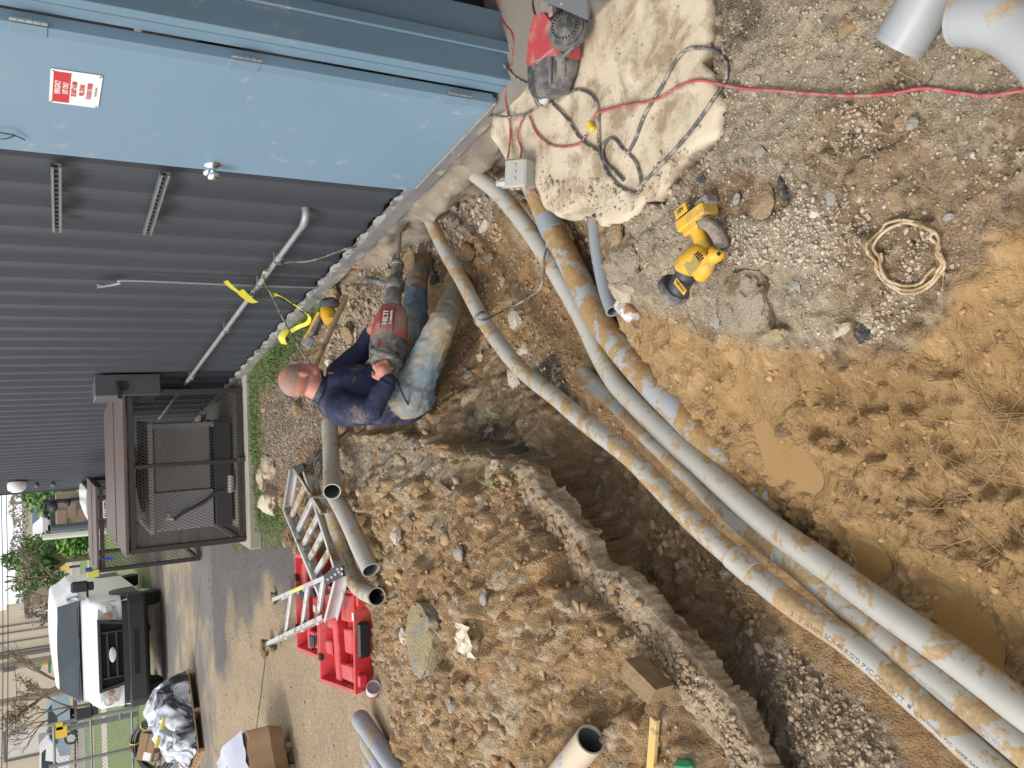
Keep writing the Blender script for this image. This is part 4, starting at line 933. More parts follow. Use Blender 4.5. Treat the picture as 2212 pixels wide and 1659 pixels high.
# ================================================================== CONDUITS
pvc = M('pvc_muddy', (.44, .425, .385), (.38, .365, .325), 3, .36, dirt=(.47, .325, .17), amt=.44, dscale=9, soft=.016, drough=.75)
pvcl = M('pvc_light_mud', (.46, .45, .415), (.40, .385, .345), 3, .34, dirt=(.48, .345, .19), amt=.30, dscale=8, soft=.02, drough=.75)
pvch = M('pvc_heavy_mud', (.36, .38, .40), (.33, .345, .36), 3, .36, dirt=(.42, .27, .12), amt=.55, dscale=8, soft=.014, drough=.5)
pvcc = M('pvc_clean', (.27, .295, .33), (.30, .32, .35), 2, .36, dirt=(.46, .35, .2), amt=.1, dscale=4)
pvcg = M('pvc_grey', (.33, .345, .36), (.37, .38, .385), 2, .4, dirt=(.46, .34, .19), amt=.30, dscale=5, soft=.03)
pvcb = M('pvc_mudcoat', (.46, .37, .26), (.52, .43, .31), 4, .6, dirt=(.42, .45, .5), amt=.25, dscale=9, soft=.02)
inner = M('pipe_inside', (.10, .11, .12), rough=.6)
def pipe(name, P, od, mat_, label, cat='conduit', open0=False, open1=False, group=None, sub=6, n=28, wall_=.006, depth=.35):
    r = od/2; pts = [Vector(p) for p in P]; pp, _ = spline(pts, [r]*len(pts), sub) if len(pts) > 2 else (pts, 0)
    mb = MB(); mb.tube(pp, r, n, caps=False, smooth=False)
    o = single(name, mb, mat_, label, cat, group, smooth=50)
    for e, flag in ((0, open0), (1, open1)):
        if not flag: continue
        q = pp if e == 0 else pp[::-1]
        L = 0; seg = [q[0]]
        for i in range(1, len(q)):
            L += (q[i]-q[i-1]).length; seg.append(q[i])
            if L > depth: break
        mb = MB(); mb.tube(seg, r-wall_, n, caps=False, smooth=False)
        a = (q[1]-q[0]).normalized(); mk('bore', mb, inner, o, smooth=50)
        mb = MB(); mb.lathe([(r-wall_, .012), (r-wall_-.0003, -.0006), (r+.0006, -.0006), (r+.0006, .012)], q[0], a, n); mk('rim', mb, mat_, o, smooth=30)
    return o, pp
def sleeve(parent, pp, X, Y, r, L, mat_, name='coupling'):
    best = min(range(1, len(pp)-1), key=lambda i: (proj(pp[i])[0]-X)**2+(proj(pp[i])[1]-Y)**2)
    a = (pp[best+1]-pp[best-1]).normalized(); c = pp[best]
    mb = MB(); mb.lathe([(r-.004, -L/2), (r, -L/2+.001), (r, L/2-.001), (r-.004, L/2)], c, a, 28); mk(name, mb, mat_, parent, smooth=40)
def Z(l): return [at(X, Y, z) for X, Y, z in l]
PA, ppA = pipe('conduit', Z([(880, 395, -.25), (905, 435, -.25), (925, 467, -.25), (960, 540, -.25), (1000, 610, -.24), (1034, 675, -.235), (1056, 710, -.23), (1087, 754, -.22), (1120, 792, -.215), (1158, 826, -.21), (1199, 857, -.20), (1243, 895, -.19), (1288, 931, -.18), (1333, 965, -.175), (1377, 1002, -.17), (1495, 1124, -.15), (1588, 1206, -.14), (1708, 1303, -.13), (1841, 1393, -.12), (2008, 1536, -.11), (2108, 1626, -.10), (2300, 1790, -.10)]),
     .077, pvc, 'long muddy conduit with printed lettering, crossing over the boot of the man')
PB, ppB = pipe('conduit', Z([(962, 300, -.23), (1005, 352, -.24), (1021, 372, -.25), (1079, 419, -.27), (1134, 486, -.29), (1179, 552, -.31), (1213, 608, -.32), (1257, 686, -.325), (1299, 774, -.32), (1333, 830, -.31), (1377, 877, -.30), (1422, 922, -.295), (1467, 964, -.285), (1511, 1002, -.275), (1648, 1124, -.24), (1775, 1216, -.21), (1908, 1313, -.18), (2041, 1406, -.155), (2141, 1480, -.135), (2212, 1534, -.12), (2420, 1680, -.10)]),
     .086, pvcl, 'pale conduit curving out from under the door corner along the whole trench, rightmost clean one')
PC, ppC = pipe('conduit', Z([(1259, 808, -.37), (1299, 843, -.365), (1333, 873, -.36), (1367, 908, -.355), (1400, 942, -.35), (1433, 973, -.345), (1500, 1035, -.335), (1591, 1122, -.28), (1708, 1209, -.235), (1808, 1293, -.195), (1908, 1381, -.165), (2041, 1483, -.145), (2141, 1562, -.13), (2212, 1620, -.12), (2400, 1770, -.11)]),
     .080, pvc, 'mud streaked conduit between the two long ones with its rounded end in the trench')
mb = MB(); a = (ppC[0]-ppC[1]).normalized(); mb.lathe([(.042, -.05), (.0425, -.002), (.038, .012), (.024, .02), (0, .022)], ppC[0], a, 24); mk('end_cap', mb, pvc, PC, smooth=50)
PD, ppD = pipe('conduit', Z([(1120, 330, -.27), (1163, 425, -.29), (1195, 497, -.30), (1224, 552, -.31), (1257, 619, -.315), (1291, 686, -.315), (1333, 745, -.315), (1377, 797, -.315), (1422, 846, -.315), (1478, 902, -.32), (1540, 965, -.325), (1608, 1038, -.335), (1661, 1084, -.345), (1720, 1140, -.37), (1800, 1210, -.42)]),
     .114, pvch, 'thick grey conduit smeared with orange mud that sinks into the mud')
PE, ppE = pipe('conduit', Z([(1300, 420, -.24), (1287, 468, -.24), (1290, 530, -.235), (1302, 597, -.225), (1313, 640, -.215), (1325, 672, -.205)]),
     .062, pvcc, 'short clean grey conduit stub with an open end beside the thick conduit', open1=True)
sleeve(PA, ppA, 1602, 1214, .0425, .10, pvcl); sleeve(PA, ppA, 1040, 690, .041, .05, pvc)
sleeve(PB, ppB, 1190, 572, .047, .05, pvc); sleeve(PC, ppC, 1664, 1180, .0435, .10, pvc); sleeve(PD, ppD, 1190, 492, .0605, .09, pvcc)
# saw kerf mark on the clean pipe
def pathlen(pp):
    L = [0]
    for i in range(1, len(pp)): L.append(L[-1]+(pp[i]-pp[i-1]).length)
    return L
def wraptext(parent, pp, r, body, size, X, Y, ang, mat_, sx=1.0, gap=0, shift=0.0):
    cu = bpy.data.curves.new('t', 'FONT'); cu.body = body; cu.size = size; cu.align_y = 'CENTER'; cu.resolution_u = 2; cu.offset = .0002
    t = bpy.data.objects.new('t', cu); COL.objects.link(t); dg = bpy.context.evaluated_depsgraph_get(); dg.update()
    me = bpy.data.meshes.new_from_object(t.evaluated_get(dg)); bpy.data.objects.remove(t)
    L = pathlen(pp); b = min(range(len(pp)), key=lambda i: (proj(pp[i])[0]-X)**2+(proj(pp[i])[1]-Y)**2); s0 = L[b]+shift
    inv = wm(parent).inverted(); mx = 0
    for v in me.vertices:
        s = s0+v.co.x*sx; mx = max(mx, s); i = max(0, min(len(L)-2, int(np.searchsorted(L, s))-1)); f = (s-L[i])/(L[i+1]-L[i]); c = pp[i].lerp(pp[i+1], f)
        tdir = (pp[i+1]-pp[i]).normalized(); side = tdir.cross(Vector((0, 0, 1))).normalized(); upv = side.cross(tdir)
        a = ang-v.co.y/r; d = upv*math.cos(a)+side*math.sin(a)
        v.co = inv @ (c+d*(r+.0005))
    me.materials.append(mat_); o = bpy.data.objects.new('lettering', me); COL.objects.link(o); o.parent = parent; return mx-L[b]
ink = M('print_ink', (.10, .105, .11), rough=.6); ink2 = M('print_ink_faded', (.26, .27, .28), rough=.6)
TA = R_(8)
w_ = wraptext(PA, ppA, .0385, '2 1/2" (63mm) SCH-40 RIGID PVC CONDUIT', .022, 1727, 1331, TA, ink, .94)
wraptext(PA, ppA, .0385, '\u25a0  UL NATIONAL  PVC  WIRE-GARD  Max 90\u00b0C Wire  Sunlight Resistant', .0135, 1727, 1331, TA, ink, .98, shift=w_+.012)
wraptext(PC, ppC, .040, '3" SCH-40 RIGID PVC CONDUIT  UL  Max 90\u00b0C Wire', .016, 1930, 1418, R_(12), ink2, 1.0)
# pipes lying behind the man, on the heap
PF, ppF = pipe('conduit', [dp(712, 915, 5.78), dp(716, 1000, 5.52), dp(717, 1062, 5.2)], .110, pvcl, 'straight thick pipe pointing its open end at the camera, behind the seated man', open1=True)
PG, ppG = pipe('conduit', Z([(705, 1075, .06), (719, 1112, .06), (731, 1157, .06), (745, 1209, .05), (757, 1240, .05), (770, 1262, .055), (789, 1279, .07), (814, 1289, .10)]), .104, pvc, 'muddy pipe elbow with an open mouth on the edge of the spoil heap', open1=True, sub=5)
PH, ppH = pipe('conduit', Z([(722, 1070, .08), (738, 1098, .085), (760, 1142, .09), (779, 1186, .09), (801, 1232, .085)]), .107, pvcl, 'pale pipe elbow tail with a slanted cut lying against the spoil heap', open1=True, sub=5)
# bundle at the bottom left, cut pipe near it
for i, (a, b, lab) in enumerate([((777, 1551, -.01), (925, 1760, -.02), 'grey conduit lying on top of the bundle at the bottom of the heap'), ((795, 1600, -.055), (900, 1790, -.06), 'grey conduit on the left side of the bundle, half hidden'), ((800, 1634, -.07), (870, 1800, -.07), 'lowest grey conduit of the bundle at the bottom border')]):
    o, q = pipe('conduit', [at(*a), at(a[0]*.5+b[0]*.5, a[1]*.5+b[1]*.5, (a[2]+b[2])/2), at(*b)], .114, pvcc, lab, open0=False, group='bundle of grey conduits')
    mb = MB(); d = (q[0]-q[1]).normalized(); mb.lathe([(.0575, -.1), (.060, -.095), (.060, -.01), (.055, .004), (.03, .012), (0, .013)], q[0], d, 26); mk('bell_end', mb, pvcc, o, smooth=50)
PI_, ppI = pipe('conduit', [at(1276, 1597, .13), at(1200, 1690, .13), at(1120, 1790, .12)], .108, pvcb, 'mud coated cut pipe with a dark open end at the bottom border', open0=True, sub=4)
# two pipes in the upper right corner of the frame
PJ, ppJ = pipe('conduit', [at(1940, 100, .10), at(1990, 20, .10), at(2045, -80, .10)], .118, pvcg, 'cut grey pipe in the top right corner pointing down to the mud', open0=True, sub=4)
PK, ppK = pipe('conduit', [at(2078, 38, .12), at(2130, 40, .12), at(2190, 62, .11), at(2260, 120, .10), at(2300, 190, .08)], .118, pvcg, 'fat grey pipe bend cut off by the right top corner', open0=True, sub=4)
# ================================================================== CORDS
def cordpts(L, lift=.006, r=.004):
    o = []
    for q in L:
        X, Y = q[:2]; p = hit(X, Y); z = max(gh(p.x, p.y), 0 if slab_has(p.x, p.y) else -9)
        o.append(Vector((p.x, p.y, z+r+(q[2] if len(q) > 2 else lift))))
    return o
redm = M('cord_red', (.40, .07, .085), rough=.55, dirt=(.42, .25, .2), amt=.35, dscale=30)
grm = M('cord_grey', (.085, .085, .085), rough=.55, dirt=(.4, .33, .26), amt=.42, dscale=25)
wcm = M('cord_cream', (.50, .39, .26), rough=.7, dirt=(.42, .29, .15), amt=.5, dscale=30)
def cord(L, r, mat_, label, lift=.004, cat='cord', name='extension_cord', sub=6):
    P = cordpts(L, lift, r); pp, _ = spline(P, [r]*len(P), sub)
    for p in pp[1:-1]:
        z = max(gh(p.x, p.y), 0 if slab_has(p.x, p.y) else -9)
        if p.z < z+r: p.z = z+r*.9
    mb = MB(); mb.tube(pp, r, 8, smooth=False); return single(name, mb, mat_, label, cat, smooth=60)
cord([(1290, 262), (1296, 246), (1310, 241), (1350, 232), (1420, 217), (1470, 193), (1496, 180), (1527, 176), (1565, 184), (1610, 192), (1680, 197), (1760, 204), (1850, 208), (1930, 204), (2000, 193), (2060, 200), (2120, 208), (2160, 207), (2215, 200), (2300, 190)], .0048, redm, 'long red extension cord running right across the gravel', .012)
cord([(1270, 293, .01), (1255, 310), (1230, 318), (1200, 316), (1180, 307), (1160, 285), (1145, 250)], .0045, redm, 'red cord bowed across the apron below the yellow plug')
cord([(1078, -20), (1080, 20), (1092, 50), (1110, 75), (1112, 110), (1108, 150), (1097, 195), (1100, 230), (1105, 260), (1108, 300), (1110, 345, .03)], .0045, redm, 'red cord running down past the door hinge to the metal box')
cord([(1137, 252), (1124, 280), (1122, 300), (1130, 325), (1140, 350, .03)], .0045, redm, 'short red cord loop between the apron and the metal box')
cord([(1158, -30), (1157, 10), (1161, 40), (1165, 66)], .005, M('cord_maroon', (.16, .03, .03), rough=.5), 'dark red cord behind the saw handle')
cord([(985, 38), (1020, 55), (1050, 95), (1085, 130), (1115, 165), (1150, 185), (1155, 195), (1158, 215), (1170, 227), (1185, 220), (1200, 228), (1230, 260), (1260, 300), (1290, 325), (1297, 333)], .0055, grm, 'grey cord from the dark doorway passing the nose of the saw')
cord([(1210, 218), (1240, 198), (1262, 196), (1285, 210), (1297, 240), (1299, 280), (1300, 320), (1306, 350), (1320, 375), (1345, 405), (1378, 418), (1388, 395), (1375, 350), (1355, 325), (1330, 300), (1315, 305), (1305, 330), (1315, 355), (1330, 370), (1350, 390)], .0055, grm, 'tangled grey cord coil on the broken apron corner')
cord([(1388, 400), (1410, 380), (1440, 350), (1480, 305), (1520, 250), (1545, 215), (1562, 185), (1572, 160), (1568, 130), (1550, 110), (1520, 105), (1490, 110), (1460, 135), (1430, 190), (1400, 250), (1378, 300), (1360, 335)], .0058, grm, 'large open loop of grey cord reaching over the apron rim')
cord([(1186, 215), (1150, 245), (1120, 253), (1070, 253), (1040, 262), (1018, 280), (1012, 300), (1025, 325, -.0), (1050, 350, .02), (1085, 372, .05)], .0055, grm, 'grey cable from the apron over the door corner into the metal box', .01)
# yellow plug at the joint
t = MB(); p = hit(1283, 274)+Vector((0, 0, .012)); t.box(p, (.045, .026, .024), Matrix.Rotation(.6, 3, 'Z'), .005)
single('plug', t, M('plug_yellow', (.68, .46, .04), rough=.5), 'yellow cord plug on the concrete apron', 'plug')
# cream wire coil in the mud
P = []
for i in range(60):
    a = 2*math.pi*i/24+.5; k = .86+.05*math.sin(a*1.7+i*.05)
    P.append((1962+85*k*math.cos(a)+i*.25, 545+82*k*math.sin(a)+i*.3))
cord(P, .0042, wcm, 'coil of muddy cream wire on the ground at the right', .014, 'wire coil', 'wire_coil', 3)
# thin cord in the trench tied round the long conduit
mb = MB(); mb.tube([dp(1104, 398, 4.0), dp(1110, 412, 4.05), dp(1130, 425, 4.0), dp(1160, 440, 3.95), dp(1178, 450, 3.9), dp(1181, 480, 3.85), dp(1181, 530, 3.85), dp(1175, 560, 3.85), dp(1174, 590, 3.9), dp(1165, 625, 3.95), dp(1130, 650, 4.05), dp(1090, 670, 4.05), dp(1050, 690, 3.95), dp(1032, 690, 3.95)], .005, 8)
single('cord', mb, grm, 'thin grey cord hanging from the metal box and tied to the long conduit', 'cord')
mb = MB()
for d_ in (-.004, .006):
    i = min(range(1, len(ppA)-1), key=lambda i: (proj(ppA[i])[0]-1038)**2+(proj(ppA[i])[1]-688)**2)
    a = (ppA[i+1]-ppA[i-1]).normalized(); c = ppA[i]+a*d_; u = a.cross(Vector((0, 0, 1))).normalized(); w = a.cross(u)
    mb.tube([c+(u*math.cos(q*.35)+w*math.sin(q*.35))*.044 for q in range(19)], .004, 6, smooth=False)
single('cord', mb, grm, 'two turns of grey cord wound round the long conduit', 'cord')
for k, (L, lab) in enumerate([([(1135, 402, 3.75), (1160, 420, 3.7), (1190, 445, 3.6), (1210, 462, 3.5)], 'red wires dropping over the apron edge, left strand'), ([(1148, 400, 3.7), (1165, 425, 3.62), (1195, 447, 3.52), (1213, 460, 3.47)], 'red wires dropping over the apron edge, right strand')]):
    mb = MB(); mb.tube([dp(*q) for q in L], .0045, 8); single('cord', mb, redm, lab, 'cord')
# cast metal box with the fittings
bp_ = at(1124, 376, .05); t = thing('junction_box', at(1124, 376, .0), 'dusty cast metal junction box hanging at the apron edge below the door', 'junction box')
bm_ = M('cast_alu', (.36, .38, .38), (.44, .44, .42), 12, .5, .3, dirt=(.55, .5, .4), amt=.35, dscale=18)
rot = Matrix.Rotation(R_(-6), 3, 'Z') @ Matrix.Rotation(R_(25), 3, 'X')
mb = MB(); mb.box(bp_, (.115, .105, .085), rot, .008); mk('body', mb, bm_, t, smooth=20)
for u in (-.03, 0, .03):
    mb = MB(); q = bp_+rot @ Vector((-.058, .0+u, .01)); mb.cyl(q, q+rot @ Vector((-.006, 0, 0)), .011, n=12); mk('knockout', mb, bm_, t)
    q = bp_+rot @ Vector((.0+u*.9, 0, .043)); mb = MB(); mb.cyl(q, q+rot @ Vector((0, 0, .004)), .009, n=12); mk('knockout', mb, bm_, t)
mb = MB(); q = bp_+rot @ Vector((-.03, .052, .0)); mb.cyl(q, q+rot @ Vector((0, .035, 0)), .024, n=8); mb.cyl(q+rot @ Vector((0, .03, 0)), q+rot @ Vector((0, .06, 0)), .016, n=12); mk('gland', mb, bm_, t)

# ================================================================== STRAW, GRASS
def blades(name, spots, n, lmin, lmax, w, cols, lab, flat=True, seed=1, lean=.5):
    rng = random.Random(seed); mb = MB(); C = []
    for i in range(n):
        X0, Y0, sx_, sy_ = rng.choice(spots); 
        a, b = rng.gauss(X0, sx_), rng.gauss(Y0, sy_)
        p = at(a, b, gh(*at(a, b, -.12)[:2])); z = gh(p.x, p.y)
        if slab_has(p.x, p.y): z = max(z, 0.0)
        L = rng.uniform(lmin, lmax); th = rng.uniform(0, 6.28)
        if flat:
            d = Vector((math.cos(th), math.sin(th), rng.uniform(-.08, .25))); q = [Vector((p.x, p.y, z+.004)), Vector((p.x, p.y, z+.006))+d*L*.5+Vector((0, 0, rng.uniform(0, .006))), Vector((p.x, p.y, z+.004))+d*L]
            q[1].z = max(q[1].z, gh(q[1].x, q[1].y)+.003); q[2].z = max(q[2].z, gh(q[2].x, q[2].y)+.003); sd = d.cross(Vector((0, 0, 1))).normalized()*w
        else:
            d = Vector((math.cos(th)*lean, math.sin(th)*lean, 1)).normalized(); q = [Vector((p.x, p.y, z-.005)), Vector((p.x, p.y, z))+d*L*.55, Vector((p.x, p.y, z))+d*L*.9+Vector((math.cos(th), math.sin(th), 0))*L*.35]; sd = Vector((-math.sin(th), math.cos(th), 0))*w
        o = len(mb.v); mb.v += [q[0]-sd, q[0]+sd, q[1]-sd*.9, q[1]+sd*.9, q[2]]; mb.f += [(o, o+1, o+3, o+2), (o+2, o+3, o+4)]; c = rng.choice(cols); mb.mi += [cols.index(c)]*2
    mats = [M('%s_%d' % (name, i), c, rough=.8) for i, c in enumerate(cols)]
    return single(name, mb, mats, lab, None, kind='stuff', smooth=0)
STR = [(.46, .33, .16), (.38, .25, .11), (.55, .43, .25)]
blades('straw', [(2110, 1090, 60, 60), (2140, 1180, 45, 35), (2180, 1020, 40, 60), (2130, 940, 60, 40), (2170, 860, 40, 60), (1990, 1330, 60, 60)], 260, .03, .12, .0008, [(.30, .19, .085), (.25, .155, .07), (.38, .25, .12)], 'muddy straw trodden into the mud at the right border', seed=3)
blades('straw', [(1300, 1300, 160, 120), (1350, 1450, 120, 90), (1560, 1570, 30, 40), (1500, 1400, 40, 60), (1200, 1200, 120, 60), (1480, 1300, 60, 60), (1800, 800, 200, 120), (1650, 1250, 150, 60), (1250, 1080, 60, 60)], 200, .025, .11, .0010, STR, 'loose straw scattered on the heap and the cut edge', seed=4)
blades('straw', [(1500, 560, 150, 140), (1850, 300, 180, 160)], 55, .03, .12, .0011, STR, 'a few straws in the gravel', seed=5)
GRN = [(.08, .15, .03), (.11, .19, .04), (.15, .19, .06), (.06, .11, .03)]
blades('grass', [(548, 900, 9, 60), (556, 1000, 9, 50), (565, 1080, 14, 40), (600, 1120, 20, 14), (585, 800, 20, 30), (620, 745, 20, 25), (655, 705, 18, 20), (560, 960, 10, 70), (600, 780, 16, 26)], 3800, .02, .055, .0026, GRN, 'short green grass strip between the gravel and the building', flat=False, seed=6)
for (X, Y, n, r, lab) in ((1098, 902, 26, 7, 'pale green grass tuft on the dark soil bank'), (1080, 985, 46, 8, 'grey green grass tuft hanging over the bank'), (1085, 1045, 30, 12, 'dusty grass tuft at the top of the cut edge'), (905, 898, 22, 7, 'small grass tuft by the hip of the seated man')):
    g = blades('grass_tuft', [(X, Y, r*.6, r*.6)], n, .03, .10, .0016, [(.22, .27, .11), (.28, .31, .16), (.16, .2, .09)], lab, flat=False, seed=int(X), lean=.9)
    del g['kind']; g['category'] = 'grass'
# ================================================================== THE SEATED MAN
def remeshed(name, mb, vox, smooth_it, mats, classify, parent=None, label=None, cat=None, disp=None):
    me = bpy.data.meshes.new(name+'_raw'); me.from_pydata([tuple(p) for p in mb.v], [], mb.f)
    bm = bmesh.new(); bm.from_mesh(me); bmesh.ops.recalc_face_normals(bm, faces=bm.faces); bm.to_mesh(me); bm.free()
    o = bpy.data.objects.new(name+'_raw', me); COL.objects.link(o)
    r = o.modifiers.new('r', 'REMESH'); r.mode = 'VOXEL'; r.voxel_size = vox; r.use_smooth_shade = True
    sm = o.modifiers.new('s', 'SMOOTH'); sm.factor = .5; sm.iterations = smooth_it
    dg = bpy.context.evaluated_depsgraph_get(); dg.update(); out = bpy.data.meshes.new_from_object(o.evaluated_get(dg)); bpy.data.objects.remove(o)
    if disp:
        vn = [v.normal.copy() for v in out.vertices]
        for v, n_ in zip(out.vertices, vn): v.co = v.co+n_*disp(v.co, n_)
    org = Vector((0, 0, 0))
    if parent is None:
        a = np.array([tuple(v.co) for v in out.vertices]); org = Vector((a[:, 0].mean(), a[:, 1].mean(), a[:, 2].min()))
    inv = wm(parent).inverted() if parent is not None else Matrix.Translation(-org)
    for m_ in mats: out.materials.append(m_)
    idx = [classify(p.center) for p in out.polygons]; out.polygons.foreach_set('material_index', idx)
    out.transform(inv); out.name = name; ob = bpy.data.objects.new(name, out); COL.objects.link(ob); ob.location = org
    if parent is not None: ob.parent = parent; ob.location = (0, 0, 0)
    out.polygons.foreach_set('use_smooth', [True]*len(out.polygons))
    tag(ob, label, cat); return ob
def A_(zx, zy, s): return dp(548.6+.2480*zx, 521.2+.2480*zy, s)      # points read off the enlarged crop, s metres out
skin = M('skin', (.56, .25, .18), (.48, .20, .145), 14, .5, bump=.25, bscale=90)
scalp = M('shaved_scalp', (.40, .23, .18), (.27, .175, .14), 90, .6, bump=.4, bscale=300)
shirt = M('navy_shirt', (.014, .019, .052), (.019, .025, .065), 5, .85, bump=.6, bscale=22, dirt=(.16, .135, .11), amt=.14, dscale=5, soft=.05)
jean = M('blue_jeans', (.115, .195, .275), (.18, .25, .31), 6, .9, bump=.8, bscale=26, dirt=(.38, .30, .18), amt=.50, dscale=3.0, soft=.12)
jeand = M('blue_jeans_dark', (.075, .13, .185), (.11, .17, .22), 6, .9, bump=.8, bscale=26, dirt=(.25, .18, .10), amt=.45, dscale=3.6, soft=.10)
P_ = {}
neck = A_(575, 1300, 4.66); head = A_(400, 1205, 4.64); pelv = A_(1310, 1370, 4.78); chest = A_(830, 1330, 4.72); belly = A_(1120, 1330, 4.75)
shN = A_(745, 1455, 4.52); shF = A_(760, 1150, 4.88); elN = A_(1030, 1475, 4.43); wrN = A_(1175, 1215, 4.42); haN = A_(1125, 1125, 4.44)
elF = A_(930, 960, 4.93); wrF = A_(1010, 800, 4.90)
hipN = A_(1370, 1330, 4.62); hipF = A_(1330, 1250, 4.92); knN = A_(1640, 720, 4.52); anN = A_(1800, 395, 4.92); knF = A_(1400, 640, 4.92); anF = A_(1435, 260, 5.12)
parts = []   # (a, b, ra, rb, material index)
def cap(a, b, ra, rb, mi): parts.append((Vector(a), Vector(b), ra, rb, mi))
cap(neck, A_(500, 1265, 4.65), .064, .062, 0)
# torso
cap(neck+Vector((-.01, 0, -.03)), chest, .075, .155, 2); cap(shN, shF, .085, .085, 2); cap(chest, belly, .165, .185, 2); cap(belly, pelv, .175, .145, 2)
cap(belly+Vector((.05, -.02, .0)), pelv+Vector((.04, 0, .03)), .15, .13, 2); cap(chest+Vector((-.03, 0, .02)), belly+Vector((-.02, 0, 0)), .155, .16, 2)
cap(shN, elN, .082, .063, 2); cap(elN, wrN, .062, .042, 2); cap(shF, elF, .08, .062, 2); cap(elF, wrF, .058, .042, 2)
cap(wrN, haN, .033, .034, 0); cap(wrF, A_(1040, 760, 4.86), .033, .034, 0)
# legs
cap(hipN, hipF, .135, .135, 3); cap(pelv, hipN, .135, .12, 3)
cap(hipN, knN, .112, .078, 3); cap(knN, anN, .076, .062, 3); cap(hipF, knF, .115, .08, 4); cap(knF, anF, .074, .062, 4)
mb = MB()
for a, b, ra, rb, mi in parts:
    d = (b-a); L = d.length; d.normalize(); prof = [(0, -ra)]
    for i in range(1, 5): t_ = math.pi/2*i/5; prof.append((ra*math.sin(t_), -ra*math.cos(t_)))
    prof += [(ra, 0), (rb, L)]
    for i in range(1, 5): t_ = math.pi/2*i/5; prof.append((rb*math.cos(t_), L+rb*math.sin(t_)))
    prof.append((0, L+rb)); mb.lathe(prof, a, d, 20)
# head: X towards the face, Z to the crown
fdir = (A_(555, 985, 4.78)-head); up_ = (head-A_(570, 1240, 4.66)).normalized(); fx = (fdir-up_*fdir.dot(up_)).normalized(); HR = Matrix((fx, up_.cross(fx), up_)).transposed()
def hp(x, y, z): return head+HR @ Vector((x, y, z))
E_ = lambda c, r, s, mi=0: (mb.ico(hp(*c), r, 3, s, HR))
E_((-.012, 0, .022), .1, (.98, .80, .93)); E_((.018, 0, -.03), .08, (.92, .80, 1.05)); E_((.045, 0, -.085), .048, (1.0, .95, .75)); E_((.075, 0, -.095), .022, (1, 1.1, .8))
E_((.098, 0, -.025), .017, (1.15, .9, 1.5)); E_((.112, 0, -.040), .0155, (1.05, 1.15, .85)); E_((.082, 0, .022), .03, (.7, 1.9, .5)); E_((.088, 0, -.07), .018, (.8, 1.5, .55)); E_((.086, 0, -.084), .016, (.8, 1.4, .6))
for sy_ in (-1, 1):
    E_((.062, sy_*.042, -.035), .026, (.9, .8, .9)); E_((.045, sy_*.05, -.07), .03, (1.1, .6, .9)); E_((-.012, sy_*.079, -.018), .026, (.72, .35, 1.25)); E_((.0, sy_*.078, -.04), .012, (1, .6, 1))
    E_((.068, sy_*.033, .004), .014, (.7, 1.2, .8))
handsegs = []
def hand(wrist, palm, fwd, nrm, curl, side):
    """palm and five fingers closed round a bar; fwd: along the knuckles' pointing direction, nrm: out of the back of the hand"""
    fwd = fwd.normalized(); nrm = (nrm-fwd*nrm.dot(fwd)).normalized(); lat = fwd.cross(nrm)*side
    def seg(a, b, ra, rb):
        handsegs.append((a, b, max(ra, rb))); d = b-a; L = d.length; d = d.normalized(); mb.lathe([(0, -ra), (ra*.8, -ra*.6), (ra, 0), (rb, L), (rb*.8, L+rb*.6), (0, L+rb)], a, d, 10)
    for i in range(4):
        o = lat*(-.032+.0215*i); a = palm-fwd*.035+o*.8; k = palm+fwd*.042+o; seg(a, k, .015, .0135)
        ln = (.036, .042, .040, .031)[i]; v = fwd*.55-nrm*.85; m1 = k+v.normalized()*ln; m2 = m1+(-fwd*.55-nrm*.8).normalized()*ln*.75; m3 = m2+(-fwd).normalized()*ln*.6
        seg(k, m1, .0115, .0105); seg(m1, m2, .0105, .0098); seg(m2, m3, .0098, .009)
    b = palm-fwd*.03-lat*.036-nrm*.004; m1 = b-lat*.022+fwd*.026-nrm*.012; m2 = m1+fwd*.026-nrm*.018+lat*.006; seg(b, m1, .0145, .0125); seg(m1, m2, .0115, .0105)
hand(wrN, haN, (haN-wrN)+Vector((.02, 0, 0)), Vector((-.2, -1, .35)), 1, 1)
hand(wrF, A_(1045, 745, 4.84), (A_(1045, 745, 4.84)-wrF), Vector((0, .3, 1)), 1, 1)
def segdist(p, a, b):
    d = b-a; t_ = max(0, min(1, (p-a).dot(d)/d.length_squared)); return (p-a-d*t_).length, t_
def cls(p):
    q = HR.transposed() @ (p-head)
    if q.length < .135:
        if q.z > .005 and q.x < .05-.35*max(0, .06-q.z) and q.z > -.01+.5*max(0, q.x) and not (q.z > .075 and q.x > -.05): 
            return 1
        if q.z > -.10 and (q.x > -.09 or q.z > -.05): return 0
    best = 9; mi = 0
    for a, b, r in handsegs:
        d, _ = segdist(p, a, b)
        if d-r < best: best = d-r; mi = 0
    for a, b, ra, rb, m_ in parts:
        d, t_ = segdist(p, a, b); e = d-(ra*(1-t_)+rb*t_)
        if m_ in (0,): e += .002
        if e < best: best = e; mi = m_
    return mi
def wrinkle(p, n_):
    c = cls(p)
    if c == 2: return .009*noise.noise(p*9)+.005*abs(noise.noise(p*22))
    if c in (3, 4):
        q = Vector((p.x*24+p.z*10, p.y*10, p.z*10)); return .011*abs(noise.noise(q))+.006*noise.noise(p*24)-.003
    return 0
man = remeshed('person', mb, .0065, 3, [skin, scalp, shirt, jean, jeand], cls, label='balding man in a navy shirt and muddy jeans sitting in the dirt with a breaker', cat='person', disp=wrinkle)
